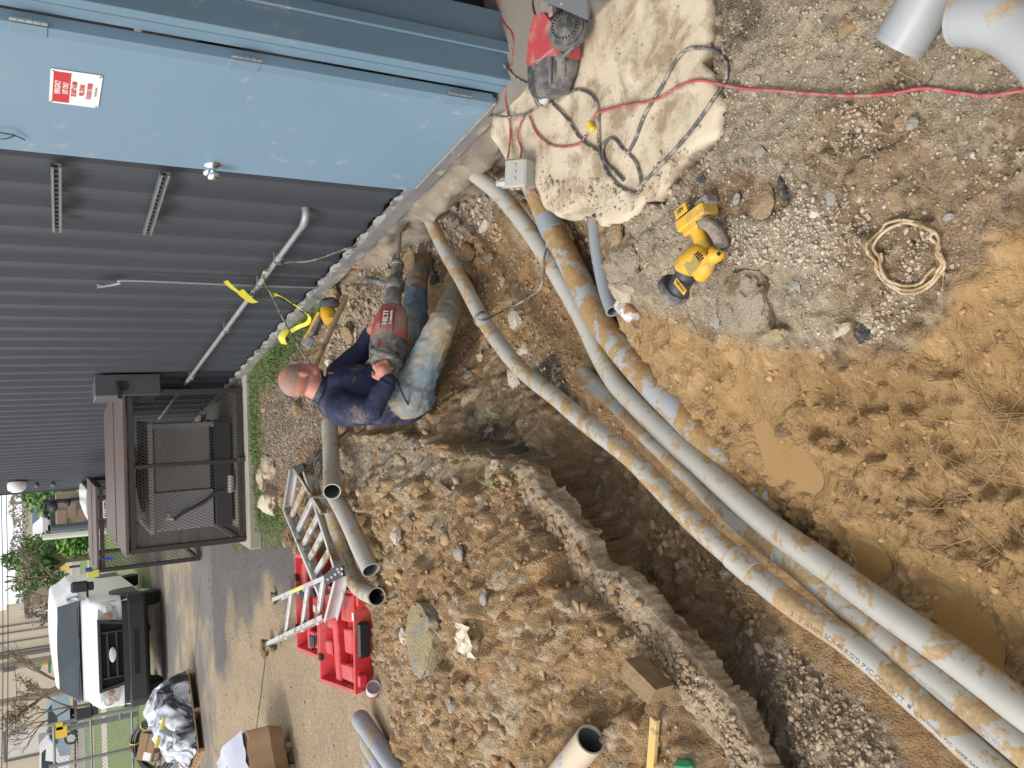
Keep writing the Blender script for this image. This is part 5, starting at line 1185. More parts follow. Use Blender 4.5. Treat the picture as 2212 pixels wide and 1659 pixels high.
# details that are children of the man
lace = M('boot_leather', (.13, .09, .055), (.24, .18, .11), 10, .9, bump=1, bscale=60, dirt=(.36, .26, .15), amt=.5, dscale=8)
solem = M('boot_sole', (.05, .042, .036), rough=.8, dirt=(.3, .21, .12), amt=.4, dscale=10)
def boot(an, toe, heel_down, lab=None):
    a = an; t_ = (toe-a).normalized(); dn = (heel_down-t_*heel_down.dot(t_)).normalized(); mbb = MB()
    mbb.tube([a-dn*.09, a-dn*.02, a+dn*.03, a+dn*.055+t_*.03], [.066, .064, .06, .055], 14)
    mbb.tube([a+dn*.05-t_*.045, a+dn*.05+t_*.05, a+dn*.062+t_*.12, a+dn*.07+t_*.19], [.05, .054, .053, .035], 14)
    b = mk('boot', mbb, lace, man, smooth=60)
    sd = t_.cross(dn); m2 = MB()
    m2.prism([a+dn*.102+t_*q+sd*w*s for q, w, s in ((-.095, .03, 1), (-.02, .038, 1), (.08, .05, 1), (.16, .05, 1), (.225, .02, 1), (.225, .02, -1), (.16, .05, -1), (.08, .05, -1), (-.02, .038, -1), (-.095, .03, -1))], dn*.022)
    mk('sole', m2, solem, b)
boot(anN+(anN-knN).normalized()*.05, anN+(anN-knN).normalized()*.05+Vector((.22, .02, -.02)), Vector((.1, .3, -.9)))
boot(anF+(anF-knF).normalized()*.05, anF+(anF-knF).normalized()*.05+Vector((.2, .06, -.02)), Vector((.1, .3, -.9)))
mb = MB(); c = wrN.lerp(elN, .06); mb.tube([c, wrN.lerp(elN, .16)], [.047, .050], 18); mk('cuff', mb, shirt, man)
mb = MB(); d = (A_(500, 1265, 4.65)-neck).normalized(); mb.lathe([(.064, .0), (.074, .002), (.080, -.03), (.07, -.035)], neck+d*.012, d, 24); mk('collar', mb, shirt, man)
mb = MB(); mb.cyl(hp(.064, -.041, .012), hp(.080, -.030, .010), .003, n=6); mk('eyebrow', mb, M('brow', (.12, .07, .045), rough=.8), man)
for sy_ in (-1, 1):
    mb = MB(); mb.ico(hp(.076, sy_*.033, .001), .0105, 2); e = mk('eye', mb, M('eye_white', (.55, .5, .45), rough=.3), man); mb = MB(); mb.ico(hp(.0845, sy_*.034, .0), .0052, 2); mk('iris', mb, M('iris_dark', (.03, .02, .015), rough=.2), e)
mb = MB()
for i in range(3): mb.box(A_(655+i*14, 1150-i*2, 4.47), (.006, .003, .022), frame(A_(700, 1150, 4.47)-A_(640, 1120, 4.47), -CF))
mk('shirt_print', mb, M('print_orange', (.6, .22, .03), rough=.7), man)
# seam down the outside of the near leg
mb = MB(); q0, q1 = hipN, knN; sdv = (-CF)
def onleg(a, b, ra, rb, t_, ang):
    c = a.lerp(b, t_); d = (b-a).normalized(); u = (-CF-d*(-CF).dot(d)).normalized(); w = d.cross(u); return c+(u*math.cos(ang)+w*math.sin(ang))*(ra*(1-t_)+rb*t_+.0085)
mb.tube([onleg(hipN, knN, .112, .078, t_, .5) for t_ in (0, .25, .5, .75, 1)], .0013, 5)
mk('seam', mb, M('seam_thread', (.30, .30, .25), rough=.9), man)
mb = MB(); mb.tube([A_(1245, 1190, 4.46), A_(1280, 1300, 4.44), A_(1330, 1400, 4.48), A_(1385, 1470, 4.58)], .006, 8); mk('belt_edge', mb, M('belt', (.03, .03, .035), rough=.6), man)
# ---------------------------------------------------------------- breaker hammer
hr = M('tool_red', (.36, .05, .045), (.42, .075, .06), 6, .5, dirt=(.42, .33, .26), amt=.33, dscale=8, soft=.12)
hb = M('tool_black', (.045, .048, .052), (.07, .072, .075), 10, .6, dirt=(.30, .27, .24), amt=.38, dscale=10, soft=.1)
hs_ = M('tool_steel', (.30, .29, .28), (.4, .38, .35), 20, .45, .6, dirt=(.4, .34, .28), amt=.3, dscale=20)
a0 = A_(1150, 1075, 4.50); a1 = A_(1246, 225, 4.86); tip = A_(1262, 45, 4.98)
ax = (a1-a0).normalized(); HL = (a1-a0).length
hup = (Vector((0, 0, 1))-ax*ax.z).normalized(); hsd = ax.cross(hup)
t = thing('breaker_hammer', a0, 'large red and black electric breaker hammer in the lap of the seated man', 'power tool')
def hx(d, w, h): return a0+ax*d+hsd*w+hup*h
def hring(d, w, h, e=.0, up0=0.0, n=24, k=.75):
    o = []
    for i in range(n):
        a = 2*math.pi*i/n; c, s = math.cos(a), math.sin(a); o.append(hx(d, math.copysign(abs(c)**k, c)*w, math.copysign(abs(s)**k, s)*h+up0))
    return o
mb = MB(); mb.loft([hring(.10, .084, .086), hring(.12, .094, .096), hring(.20, .097, .097), hring(.30, .090, .090), hring(.355, .070, .072), hring(.375, .05, .052)]); mk('housing', mb, hr, t, smooth=40)
mb = MB(); mb.loft([hring(.0, .05, .075), hring(.012, .07, .088), hring(.10, .091, .098), hring(.135, .096, .098)]); mk('motor_cap', mb, hb, t, smooth=40)
mb = MB(); mb.lathe([(.046, .37), (.052, .375), (.052, .40), (.045, .405), (.044, .50), (.05, .505), (.058, .52), (.058, .56), (.046, .575), (.036, .60), (.034, .68), (.040, .685), (.040, .70), (.028, .72), (.024, HL)], a0, ax, 20); mk('front_tube', mb, hb, t, smooth=30)
mb = MB(); mb.lathe([(.053, .378), (.055, .38), (.055, .396), (.053, .398)], a0, ax, 20); mk('clamp_ring', mb, hs_, t)
mb = MB(); mb.cyl(hx(HL-.02, 0, 0), tip+ax*.10, .0125, .0115, 10); mb.cyl(tip+ax*.10, tip+ax*.16, .0115, .003, 10); mk('chisel', mb, hs_, t)
vis = (-CF-ax*(-CF).dot(ax)).normalized()
mb = MB(); mb.tube([hx(.035, 0, 0)+vis*.075-hup*.065, hx(.0, 0, 0)+vis*.105-hup*.055, hx(-.005, 0, 0)+vis*.11, hx(.0, 0, 0)+vis*.105+hup*.055, hx(.035, 0, 0)+vis*.075+hup*.07], .0165, 12); mk('rear_handle', mb, hb, t)
mb = MB(); mb.tube([hx(.03, 0, -.06), hx(-.035, 0, -.055), hx(-.045, 0, 0), hx(-.035, 0, .055), hx(.03, 0, .06)], .017, 12); mk('loop_handle', mb, hb, t)
mb = MB(); mb.box(hx(.06, 0, .03)+vis*.098, (.04, .014, .012), frame(ax, vis), .003); mk('switch', mb, M('switch_red', (.55, .05, .03), rough=.4), t)
mb = MB(); mb.cyl(hx(.53, 0, .03), hx(.53, 0, .03)+(hup*.4+vis*.3+Vector((0, .8, 0))).normalized()*.16, .018, n=12); mk('side_handle', mb, hb, t)
mb = MB()
for q in (-.035, .035): mb.box(hx(.235, 0, q)+vis*.1065, (.17, .004, .003), frame(ax, vis))
mk('trim_groove', mb, M('groove', (.2, .03, .03), rough=.6), t)
side = ax.cross(vis); RT = Matrix((ax, vis.cross(ax), vis)).transposed()
wht = M('print_white', (.72, .70, .68), rough=.5)
textobj('lettering', 'HILTI', .036, hx(.235, 0, 0)+vis*.107+RT @ Vector((0, .012, 0)), RT, wht, t, sx=1.1, ext=.0008, bold=.0014)
textobj('lettering', 'TE 1000-AVR', .017, hx(.235, 0, 0)+vis*.107+RT @ Vector((0, -.018, 0)), RT, wht, t, ext=.0008, bold=.0006)
# power cord of the hammer trailing behind
# ---------------------------------------------------------------- wooden shaft and yellow saw behind him
wood = M('ash_wood', (.52, .36, .19), (.44, .29, .15), 8, .6, dirt=(.3, .22, .14), amt=.2, dscale=8)
pa, pb = A_(512, 1130, 4.98), A_(800, 480, 5.35)
pa.z = max(pa.z, gh(pa.x, pa.y)+.03); mb = MB(); mb.tube([pa, pa.lerp(pb, .5), pb], [.0165, .0175, .0185], 14); single('tool_shaft', mb, wood, 'bare wooden tool handle sticking up past the face of the seated man', 'tool handle')
def yellow_mat(): return M('tool_yellow', (.66, .36, .02), (.72, .42, .035), 6, .45, dirt=(.38, .27, .16), amt=.22, dscale=9, soft=.1)
yel = yellow_mat()
t = thing('cut_off_tool', A_(600, 700, 5.15), 'yellow and black cordless cut off tool leaning by the wall beyond the wooden shaft', 'power tool')
S = 5.30
mb = MB(); mb.tube([A_(640, 590, S), A_(650, 640, S-.03), A_(660, 700, S-.06)], [.045, .05, .038], 16); mk('motor_body', mb, yel, t)
mb = MB(); mb.lathe([(0, -.012), (.06, -.012), (.064, 0), (.06, .03), (.03, .05), (0, .05)], A_(660, 560, S), (A_(640, 500, S)-A_(650, 600, S)), 20); mk('guard', mb, hb, t)
mb = MB(); mb.tube([A_(570, 620, S), A_(530, 700, S), A_(490, 790, S), A_(455, 850, S)], [.016, .017, .018, .02], 12); mk('grip', mb, yel, t)
mb = MB(); mb.tube([A_(590, 640, S-.03), A_(560, 700, S-.03), A_(510, 790, S-.03), A_(470, 850, S-.03)], [.014, .015, .016, .015], 10); mk('grip_rubber', mb, hb, t)
mb = MB(); mb.tube([A_(620, 690, S), A_(580, 720, S), A_(540, 790, S), A_(545, 820, S)], .014, 10); mk('front_handle', mb, hb, t)
mb = MB(); mb.box(A_(470, 870, S), (.07, .09, .05), frame(A_(500, 760, S)-A_(450, 860, S), (0, 0, 1)), .008); mk('battery', mb, M('battery_grey', (.22, .22, .23), rough=.6, dirt=(.3, .25, .2), amt=.3, dscale=20), t)
mb = MB(); mb.box(A_(690, 735, S-.05), (.05, .07, .04), frame(A_(700, 760, S)-A_(650, 660, S), (0, 0, 1)), .012); mk('chuck', mb, hb, t)
# orange paint marks on the foundation
orm = M('marking_orange', (.75, .16, .03), rough=.6)
for X, Y, lab in ((765, 574, 'orange paint mark on the foundation beside the hammer tip'), (737, 590, 'small orange paint fleck on the base channel left of the larger mark'), (991, 330, 'tiny orange paint dot on the channel under the blue door')):
    p = wall(X, Y, .03); s = (p-WA).dot(WD); mb = MB(); k = 1 if X == 765 else .5; mb.box(ws(s, .034, min(-.005, p.z)), (.045*k, .012, .018*k), FR, .003); single('paint_mark', mb, orm, lab, 'paint mark')
# cord that hangs from the conduit over the wall
mb = MB(); mb.tube([wall(775, 532, .02), wall(745, 538, .03), wall(700, 555, .03), wall(660, 565, .03), wall(625, 566, .03), wall(590, 575, .06), wall(568, 592, .07), wall(570, 606, .08), wall(588, 640, .14), wall(612, 690, .28), wall(640, 740, .5), dp(668, 785, 5.4), dp(672, 800, 5.2)], .0055, 8)
single('cord', mb, grm, 'thin grey cord hung over the wall conduit and dropping behind the man', 'cord')
mb = MB(); mb.box(wall(572, 588, .08), (.05, .012, .02), frame(WD, (0, .4, 1)), .002); single('cord_knot', mb, wcm, 'frayed knot of cord tied to the wall conduit', 'knot')
# caution tape
tapem = M('tape_yellow', (.62, .55, .045), rough=.45)
def ribbon(pts, w, name, lab, cat, mat_, wdir=(0, 0, 1), tw=0.0):
    pp, _ = spline([Vector(p) for p in pts], [1]*len(pts), 8); mb = MB(); v = []
    for i, p in enumerate(pp):
        a = i*tw; d = Vector(wdir); tdir = (pp[min(i+1, len(pp)-1)]-pp[max(i-1, 0)]).normalized(); d = (d-tdir*d.dot(tdir)).normalized(); d = d*math.cos(a)+tdir.cross(d)*math.sin(a); v += [p-d*w/2, p+d*w/2]
    mb.add(v, [(2*i, 2*i+1, 2*i+3, 2*i+2) for i in range(len(pp)-1)]); o = single(name, mb, mat_, lab, cat, smooth=60); return o, pp
tp, tpp = ribbon([wall(487, 607, .06), wall(500, 620, .08), wall(520, 633, .09), wall(545, 636, .09), wall(575, 636, .10), wall(605, 640, .11), wall(630, 655, .12), wall(652, 670, .14), wall(668, 684, .16), wall(664, 698, .18), wall(645, 706, .18), wall(628, 716, .2)], .03, 'caution_tape', 'yellow caution tape wound round the wall conduit and trailing to the ground', 'tape', tapem, tw=.012)
blk = M('print_black', (.02, .02, .02), rough=.6)
vw = Vector((.05, -1, .35)).normalized()
def tapetext(i0, i1, body, lift=.004):
    a, b = tpp[i0], tpp[i1]; x = (b-a).normalized(); n_ = (-CF-x*(-CF).dot(x)).normalized(); R3 = Matrix((x, n_.cross(x), n_)).transposed(); textobj('lettering', body, .04, (a+b)/2+n_*.012, R3, blk, tp, sx=.85, ext=.0005, bold=.001)
tapetext(22, 34, 'CAUTION'); tapetext(38, 50, 'CAUTION'); tapetext(52, 62, 'CAUT')
ribbon([wall(518, 628, .1), wall(530, 640, .12), wall(543, 650, .13), wall(552, 654, .13)], .05, 'caution_tape', 'short loose end of caution tape hanging at the conduit', 'tape', tapem)
q = hit(622, 730); ribbon([q+Vector((-.05, .03, .02)), q+Vector((.0, .0, .05)), q+Vector((.06, -.02, .02)), q+Vector((.1, .02, .03))], .06, 'caution_tape', 'crumpled end of caution tape lying in the grass', 'tape', tapem, wdir=(0, 1, .4), tw=.05)
# ---------------------------------------------------------------- red cut-off saw on the apron
def S6(x, y, z): return at(1124.7+x*.1488, y*.1488, z)        # points read off the enlarged crop of the saw
t = thing('concrete_saw', S6(500, 700, 0), 'red and black hand held concrete saw lying on the apron in front of the doorway', 'power tool')
sr = M('saw_red', (.42, .05, .06), (.50, .09, .09), 5, .45, dirt=(.45, .38, .3), amt=.24, dscale=7, soft=.1)
gg = M('grip_grey', (.13, .14, .145), rough=.6)
def slab6(L, z0, z1, shrink=.94):
    P = [S6(x, y, (z0+z1)/2) for x, y in L]; c = sum(P, Vector())/len(P); mb = MB()
    def rg(z, k): return [Vector((c.x+(p.x-c.x)*k, c.y+(p.y-c.y)*k, z)) for p in P]
    mb.loft([rg(z0, shrink), rg(z0+.01, 1), rg(z1-.015, 1), rg(z1, shrink)]); return mb
mk('housing', slab6([(330, 230), (265, 450), (215, 750), (212, 1000), (420, 870), (740, 840), (745, 600), (640, 400), (480, 200)], .015, .105), sr, t, smooth=25)
mk('lower_housing', slab6([(212, 990), (225, 1330), (300, 1450), (430, 1420), (600, 1330), (690, 1050), (735, 820), (520, 790)], .012, .095), hb, t, smooth=25)
c0_ = S6(655, 410, .11); axs = Vector((.12, -.62, .78)).normalized()
mb = MB(); mb.lathe([(0, -.05), (.060, -.05), (.064, -.004), (.062, .004), (.054, .006), (.052, .014), (.036, .020), (.014, .024), (0, .024)], c0_, axs, 32); cov = mk('starter_cover', mb, hb, t, smooth=30)
for i in range(24):
    a = 2*math.pi*i/24; u = (Vector((0, 0, 1))-axs*axs.z).normalized(); w = axs.cross(u); d = u*math.cos(a)+w*math.sin(a); mb = MB(); mb.box(c0_+axs*.0170+d*.044, (.011, .0045, .003), frame(d, axs)); mk('vent_slot', mb, M('slot_black', (.01, .01, .01), rough=.9), cov, smooth=0)
mb = MB(); mb.lathe([(.058, -.03), (.075, -.03), (.075, -.012), (.06, -.008)], c0_, axs, 8); mk('cover_flange', mb, gg, t)
mb = MB(); mb.lathe([(0, 0), (.019, 0), (.019, .012), (.013, .017), (0, .017)], S6(600, 840, .092), (0, -.45, .9), 20); mk('filler_cap', mb, hb, t)
mb = MB(); mb.tube([S6(600, 830, .115), S6(680, 760, .12), S6(765, 670, .11)], .007, 10); mk('starter_grip', mb, gg, t)
for i in range(4):
    mb = MB(); mb.box(S6(510, 925+i*36, .097), (.030, .0035, .008), Matrix.Rotation(R_(-10), 3, 'Z')); mk('cooling_fin', mb, gg, t)
    mb = MB(); mb.box(S6(655, 960+i*36, .093), (.026, .0035, .008), Matrix.Rotation(R_(-10), 3, 'Z')); mk('cooling_fin', mb, gg, t)
mb = MB(); mb.tube([S6(440, 830, .105), S6(430, 1000, .11), S6(430, 1200, .10), S6(470, 1320, .06)], .006, 8); mk('handle_bar', mb, gg, t)
mb = MB(); mb.tube([S6(205, 1050, .05), S6(205, 1300, .05), S6(230, 1450, .04), S6(310, 1530, .03), S6(390, 1500, .03), S6(410, 1450, .03)], .006, 8); mk('front_bar', mb, hb, t)
mb = MB(); mb.ico(S6(350, 1390, .045), .032, 3, (1, 1, .6), amp=.1); mk('water_fitting', mb, M('dusty_cap', (.48, .47, .42), rough=.7), t)
mb = MB(); mb.prism([S6(290, -30, .15), S6(330, 20, .15), S6(650, 150, .155), S6(960, 290, .16), S6(970, 100, .16), S6(940, -160, .16), S6(300, -240, .15)], (0, 0, -.010)); mk('blade_guard', mb, M('guard_grey', (.155, .17, .175), (.18, .19, .195), 4, .5), t)
mb = MB(); mb.cyl(S6(590, 55, .151), S6(590, 55, .156), .004, n=8); mk('rivet', mb, hs_, t)
mb = MB(); mb.box(S6(410, 120, .07), (.075, .05, .05), None, .008); mb.box(S6(440, 160, .105), (.04, .025, .012), None, .004); mk('carburettor', mb, M('dusty_metal', (.3, .24, .22), rough=.6), t)
mb = MB(); mb.tube([S6(800, 200, .04), S6(865, 330, .04), S6(850, 500, .03)], [.018, .02, .012], 10); mk('hose_guard', mb, M('dusty_metal', (.3, .24, .22), rough=.6), t)
x_ = (S6(470, 700, .105)-S6(225, 900, .105)).normalized(); R3 = Matrix((x_, Vector((0, 0, 1)).cross(x_), Vector((0, 0, 1)))).transposed()
textobj('lettering', 'CONCRETE SAW', .016, S6(345, 815, .1058), R3, M('print_dusty', (.6, .46, .46), rough=.6), t, ext=.0004)
# ---------------------------------------------------------------- yellow reciprocating saw in the gravel
def S5(x, y, z): return at(1399+x*.16536, 411.4+y*.16536, z)
zb = gh(*S5(650, 800, 0)[:2]); 
t = thing('reciprocating_saw', S5(700, 800, zb), 'muddy yellow cordless reciprocating saw with a black nose lying in the gravel', 'power tool')
def sp5(L): return [S5(x, y, z+zb) for x, y, z in L]
mb = MB(); mb.tube(sp5([(470, 1010, .05), (560, 950, .055), (680, 880, .06), (760, 830, .06), (800, 790, .06)]), [.036, .043, .045, .039, .026], 18); mb.tube(sp5([(850, 850, .055), (930, 830, .05), (960, 790, .045)]), [.03, .022, .014], 12); mb.tube(sp5([(690, 1090, .045), (740, 1030, .05), (780, 950, .05), (800, 880, .05)]), [.022, .028, .028, .02], 12); mb.ico(S5(700, 1090, zb+.045), .026, 3)
remeshed('motor_housing', mb, .004, 3, [yel], lambda p: 0, t)
mb = MB(); mb.tube(sp5([(740, 800, .055), (710, 700, .055), (680, 600, .055), (650, 510, .055)]), [.030, .024, .023, .028], 14); mk('grip', mb, yel, t)
mb = MB(); mb.tube(sp5([(640, 420, .06), (720, 420, .065), (800, 440, .062), (880, 530, .055), (950, 650, .05), (990, 760, .045)]), [.018, .020, .022, .022, .021, .017], 14); mk('rubber_bow', mb, M('rubber_muddy', (.06, .065, .07), (.1, .1, .1), 9, .8, bump=1, bscale=50, dirt=(.34, .29, .22), amt=.45, dscale=10), t)
bd = (S5(820, 230, 0)-S5(470, 500, 0)); bl = bd.length; Rb = frame(bd, (0, 0, 1)); bc = S5(645, 365, zb+.05)
mb = MB(); mb.box(bc, (bl*.98, .04, .072), Rb, .006); mb.box(bc+Rb @ Vector((0, -.028, 0)), (bl*.75, .03, .066), Rb, .006); mk('battery_shoe', mb, yel, t, smooth=20)
mb = MB(); mb.box(bc+Rb @ Vector((-.03, .024, -.006)), (bl*.5, .03, .045), Rb, .006); mk('battery_latch', mb, M('latch_navy', (.035, .045, .07), rough=.5), t)
mb = MB(); mb.box(bc+Rb @ Vector((.05, .026, -.004)), (.055, .028, .05), Rb, .004); mk('battery_terminal', mb, hb, t)
mb = MB(); mb.box(bc+Rb @ Vector((-.03, .042, .026)), (.055, .03, .008), Rb, .002); lb = mk('battery_label', mb, yel, t)
textobj('lettering', '18V', .02, bc+Rb @ Vector((-.03, .042, .0302)), Rb, blk, t, ext=.0004, bold=.0006)
mb = MB(); mb.tube(sp5([(540, 960, .05), (500, 1030, .05), (500, 1110, .05), (440, 1190, .05), (400, 1270, .05), (360, 1330, .05)]), [.038, .037, .034, .034, .038, .036], 18); mk('nose', mb, M('nose_black', (.035, .04, .048), (.07, .07, .07), 10, .5, dirt=(.34, .26, .17), amt=.38, dscale=9), t)
mb = MB(); nd_ = (S5(330, 1300, 0)-S5(430, 1190, 0)).normalized(); mb.lathe([(0, -.014), (.05, -.014), (.055, -.006), (.055, .012), (.048, .016), (0, .016)], S5(345, 1290, zb+.05), nd_, 24); mk('shoe_ring', mb, hb, t)
x_ = (S5(470, 1300, 0)-S5(390, 1200, 0)).normalized(); R3 = Matrix((x_, Vector((0, 0, 1)).cross(x_), Vector((0, 0, 1)))).transposed()
mb = MB(); mb.box(S5(425, 1255, zb+.084), (.062, .020, .004), R3, .001); mk('badge', mb, M('badge_yellow', (.68, .42, .05), rough=.5), t)
textobj('lettering', 'DEWALT', .013, S5(425, 1255, zb+.0865), R3, blk, t, ext=.0003, bold=.0004)
mb = MB(); a = S5(370, 1370, zb+.045); b = S5(165, 1555, zb+.01); Rb2 = frame(b-a, (0, 0, 1)); mb.box((a+b)/2, ((b-a).length, .020, .0025), Rb2, taper=None); mk('blade', mb, M('blade_steel', (.55, .56, .60), rough=.35, metal=.6, dirt=(.5, .38, .2), amt=.5, dscale=20), t)
mb = MB(); R4 = frame(S5(600, 1040, 0)-S5(530, 920, 0), (0, 0, 1)); lc = S5(578, 965, zb+.1005); mb.box(lc, (.045, .055, .003), R4 @ Matrix.Rotation(.0, 3, 'X')); mk('rating_label', mb, M('label_tan', (.36, .27, .09), rough=.6), t)
for i in range(4):
    mb = MB(); mb.box(S5(640+i*24, 825+i*22, zb+.105), (.004, .020 if i % 3 else .012, .004), Matrix.Rotation(.5, 3, 'Z')); mk('vent_slot', mb, M('slot_black', (.01, .01, .01), rough=.9), t, smooth=0)
mb = MB(); mb.cyl(S5(930, 828, zb+.062), S5(930, 828, zb+.076), .006, n=10); mk('lanyard_hole', mb, M('slot_black', (.01, .01, .01), rough=.9), t)
# muddy can under the short conduit
cm_ = M('can_white', (.62, .60, .62), (.5, .47, .47), 10, .4, dirt=(.44, .27, .12), amt=.5, dscale=12, soft=.02)
t = thing('crushed_can', hit(1358, 676), 'muddy white and brown drink can beside the open end of the short conduit', 'can')
c = at(1356, 672, -.19); axc = (at(1375, 690, -.20)-at(1338, 652, -.18)).normalized()
mb = MB(); mb.lathe([(0, -.06), (.022, -.06), (.031, -.05), (.033, .03), (.026, .045), (.022, .048), (0, .046)], c, axc, 20); mk('body', mb, cm_, t, smooth=30)
R3 = Matrix((-axc.cross(Vector((0, 0, 1))).normalized(), -axc, Vector((0, 0, 1)))).transposed()
for i in range(5):
    mb = MB(); mb.box(c-axc*.015+axc.cross(Vector((0, 0, 1))).normalized()*(-.016+.008*i)+Vector((0, 0, .033-.0016*(i-2)**2)), (.004, .022, .002), R3); mk('print_bar', mb, grey, t)
# small litter
for X, Y, lab, c in ((1001, 769, 'tiny pink plastic scrap on the trench bank', (.62, .08, .12)), (1050, 674, 'small red plastic clip beside the long conduit', (.4, .03, .04))):
    p = hit(X, Y); mb = MB(); mb.box(p+Vector((0, 0, .01)), (.03, .018, .012), Matrix.Rotation(X*.7, 3, 'Z'), .004); mb.box(p+Vector((-.018, .004, .012)), (.012, .026, .008), Matrix.Rotation(X*.3, 3, 'Z'), .003); single('plastic_scrap', mb, M('scrap_%d' % X, c, rough=.4), lab, 'scrap')
p = hit(1020, 1376); mb = MB(); rng = random.Random(3)
gx_ = []
for j in range(7):
    for i in range(6):
        q = p+Vector(((i-2.5)*.026+rng.uniform(-.008, .008), (j-3)*.026*(1 if i < 4 else .7)+rng.uniform(-.008, .008), .02+.03*abs(math.sin(i*1.3+j*.9))+rng.uniform(0, .012))); q.z = max(q.z, gh(q.x, q.y)+.006); gx_.append(q)
mb.add(gx_, [(j*6+i, j*6+i+1, j*6+i+7, j*6+i+6) for j in range(6) for i in range(5)])
single('crumpled_paper', mb, M('paper_white', (.62, .58, .50), (.48, .40, .28), 12, .8), 'crumpled muddy white paper wrapper on the spoil heap', 'paper', smooth=0)
# wooden block and yellow stick on the pavement edge
bp0 = [at(X, Y, gh(*at(X, Y, 0)[:2])+.05) for X, Y in ((1346, 1420), (1330, 1462), (1413, 1532), (1432, 1508))]
z0 = max(q.z for q in bp0); mb = MB(); mb.prism([Vector((q.x, q.y, z0)) for q in (at(1350, 1424, z0), at(1336, 1462, z0), at(1400, 1522, z0), at(1416, 1490, z0))], (0, 0, -.08))
single('wooden_block', mb, M('mud_wood', (.27, .19, .105), (.22, .15, .08), 20, .9, bump=.8, bscale=60, dirt=(.25, .16, .08), amt=.4, dscale=8), 'mud coated square block of timber on the pavement edge', 'block', smooth=0)
zs_ = .03; mb = MB(); a, b = at(1415, 1550, zs_), at(1404, 1700, zs_); Rr = frame(b-a, (0, 0, 1)); mb.box((a+b)/2, ((b-a).length, .034, .02), Rr, .003); single('stick', mb, M('yellow_wood', (.62, .44, .12), (.52, .38, .16), 10, .7, dirt=(.4, .28, .15), amt=.3, dscale=10), 'yellow painted wooden stick at the bottom border', 'stick')
p = hit(1478, 1655); mb = MB(); mb.box(p+Vector((0, -.03, .02)), (.07, .09, .04), Matrix.Rotation(.3, 3, 'Z'), .015); single('green_scrap', mb, M('green_plastic', (.03, .22, .09), rough=.4), 'green plastic object just entering at the bottom border', 'scrap')
mb = MB(); a, b = at(2140, 1600, -.20), at(2300, 1730, -.20); mb.box((a+b)/2, ((b-a).length, .05, .03), frame(b-a, (0, 0, 1)), .004); single('board', mb, M('reddish_board', (.36, .19, .11), (.30, .16, .09), 10, .8), 'reddish wooden board between the two lower conduits at the right bottom corner', 'board')
# ================================================================== EQUIPMENT CAGES
cagem = M('cage_brown', (.030, .024, .022), (.045, .036, .032), 8, .6)
meshm = M('cage_mesh', (.085, .08, .075), rough=.5, metal=.2)
roofm = M('cage_roof', (.095, .062, .055), (.12, .085, .075), 3, .55, bump=.2, bscale=10)
roofe = M('cage_roof_edge', (.30, .29, .29), rough=.5)
def expanded(mb, o, u, v, W, H, pu, pv, w=.0021):
    """diamond mesh in the plane o + u*a + v*b"""
    nn = u.cross(v).normalized(); k = pv/pu
    def clip(a0, b0, du, dv):
        t0, t1 = -1e9, 1e9
        for p, d, lo, hi in ((a0, du, 0, W), (b0, dv, 0, H)):
            ta, tb = (lo-p)/d, (hi-p)/d; t0 = max(t0, min(ta, tb)); t1 = min(t1, max(ta, tb))
        return t0, t1
    for sgn in (1, -1):
        c = -H/k if sgn == 1 else 0
        while c < (W if sgn == 1 else W+H/k):
            du, dv = sgn*1.0, k; t0, t1 = clip(c, 0, du, dv)
            if t1 > t0:
                a = o+u*(c+du*t0)+v*(dv*t0); b = o+u*(c+du*t1)+v*(dv*t1); sd = (b-a).normalized().cross(nn)*w
                i = len(mb.v); mb.add([a-sd, a+sd, b+sd, b-sd, a-sd+nn*w, a+sd+nn*w, b+sd+nn*w, b-sd+nn*w], [(0, 1, 2, 3), (4, 5, 6, 7), (0, 3, 7, 4), (1, 2, 6, 5)])
            c += pu
def cage(x0, x1, y0, y1, z0, z1, label, over=.06, mid=True, pu=.030, pv=.058, base=True):
    t = thing('equipment_cage', ((x0+x1)/2, (y0+y1)/2, z0), label, 'cage', 'brown steel equipment cages along the building')
    w = .05
    for x in (x0, x1):
        for y in (y0, y1):
            mb = MB(); mb.box((x, y, (z0+z1)/2), (w, w, z1-z0), None, .004); mk('post', mb, cagem, t)
    for z in (z0+.03, z1-.03):
        for y in (y0, y1): mb = MB(); mb.box(((x0+x1)/2, y, z), (x1-x0-w, w-.006, .05), None, .003); mk('rail', mb, cagem, t)
        for x in (x0, x1): mb = MB(); mb.box((x, (y0+y1)/2, z), (w-.006, y1-y0-w, .05), None, .003); mk('rail', mb, cagem, t)
    if mid: mb = MB(); mb.box((x0+(x1-x0)*.53, y0, (z0+z1)/2), (.035, .035, z1-z0-.1), None, .003); mk('mullion', mb, cagem, t)
    U, V, Yv = Vector((1, 0, 0)), Vector((0, 0, 1)), Vector((0, 1, 0))
    mb = MB(); expanded(mb, Vector((x0, y0+.012, z0)), U, V, x1-x0, z1-z0, pu, pv); mk('mesh_panel', mb, meshm, t, smooth=0)
    mb = MB(); expanded(mb, Vector((x0+.012, y0, z0)), Yv, V, y1-y0, z1-z0, pu, pv); mk('mesh_panel', mb, meshm, t, smooth=0)
    mb = MB(); mb.box(((x0+x1)/2, (y0+y1)/2, z1+.022), (x1-x0+.06, y1-y0+.06, .03), None, .004); rf = mk('roof', mb, roofm, t)
    mb = MB(); mb.box(((x0+x1)/2, y0+(y1-y0)*.42, z1+.041), (x1-x0+.055, .014, .008)); mk('roof_seam', mb, roofm, rf)
    mb = MB(); mb.box((x0-.033, (y0+y1)/2, z1+.02), (.006, y1-y0+.05, .04)); mk('roof_edge', mb, roofe, rf)
    return t
ZC = -.02
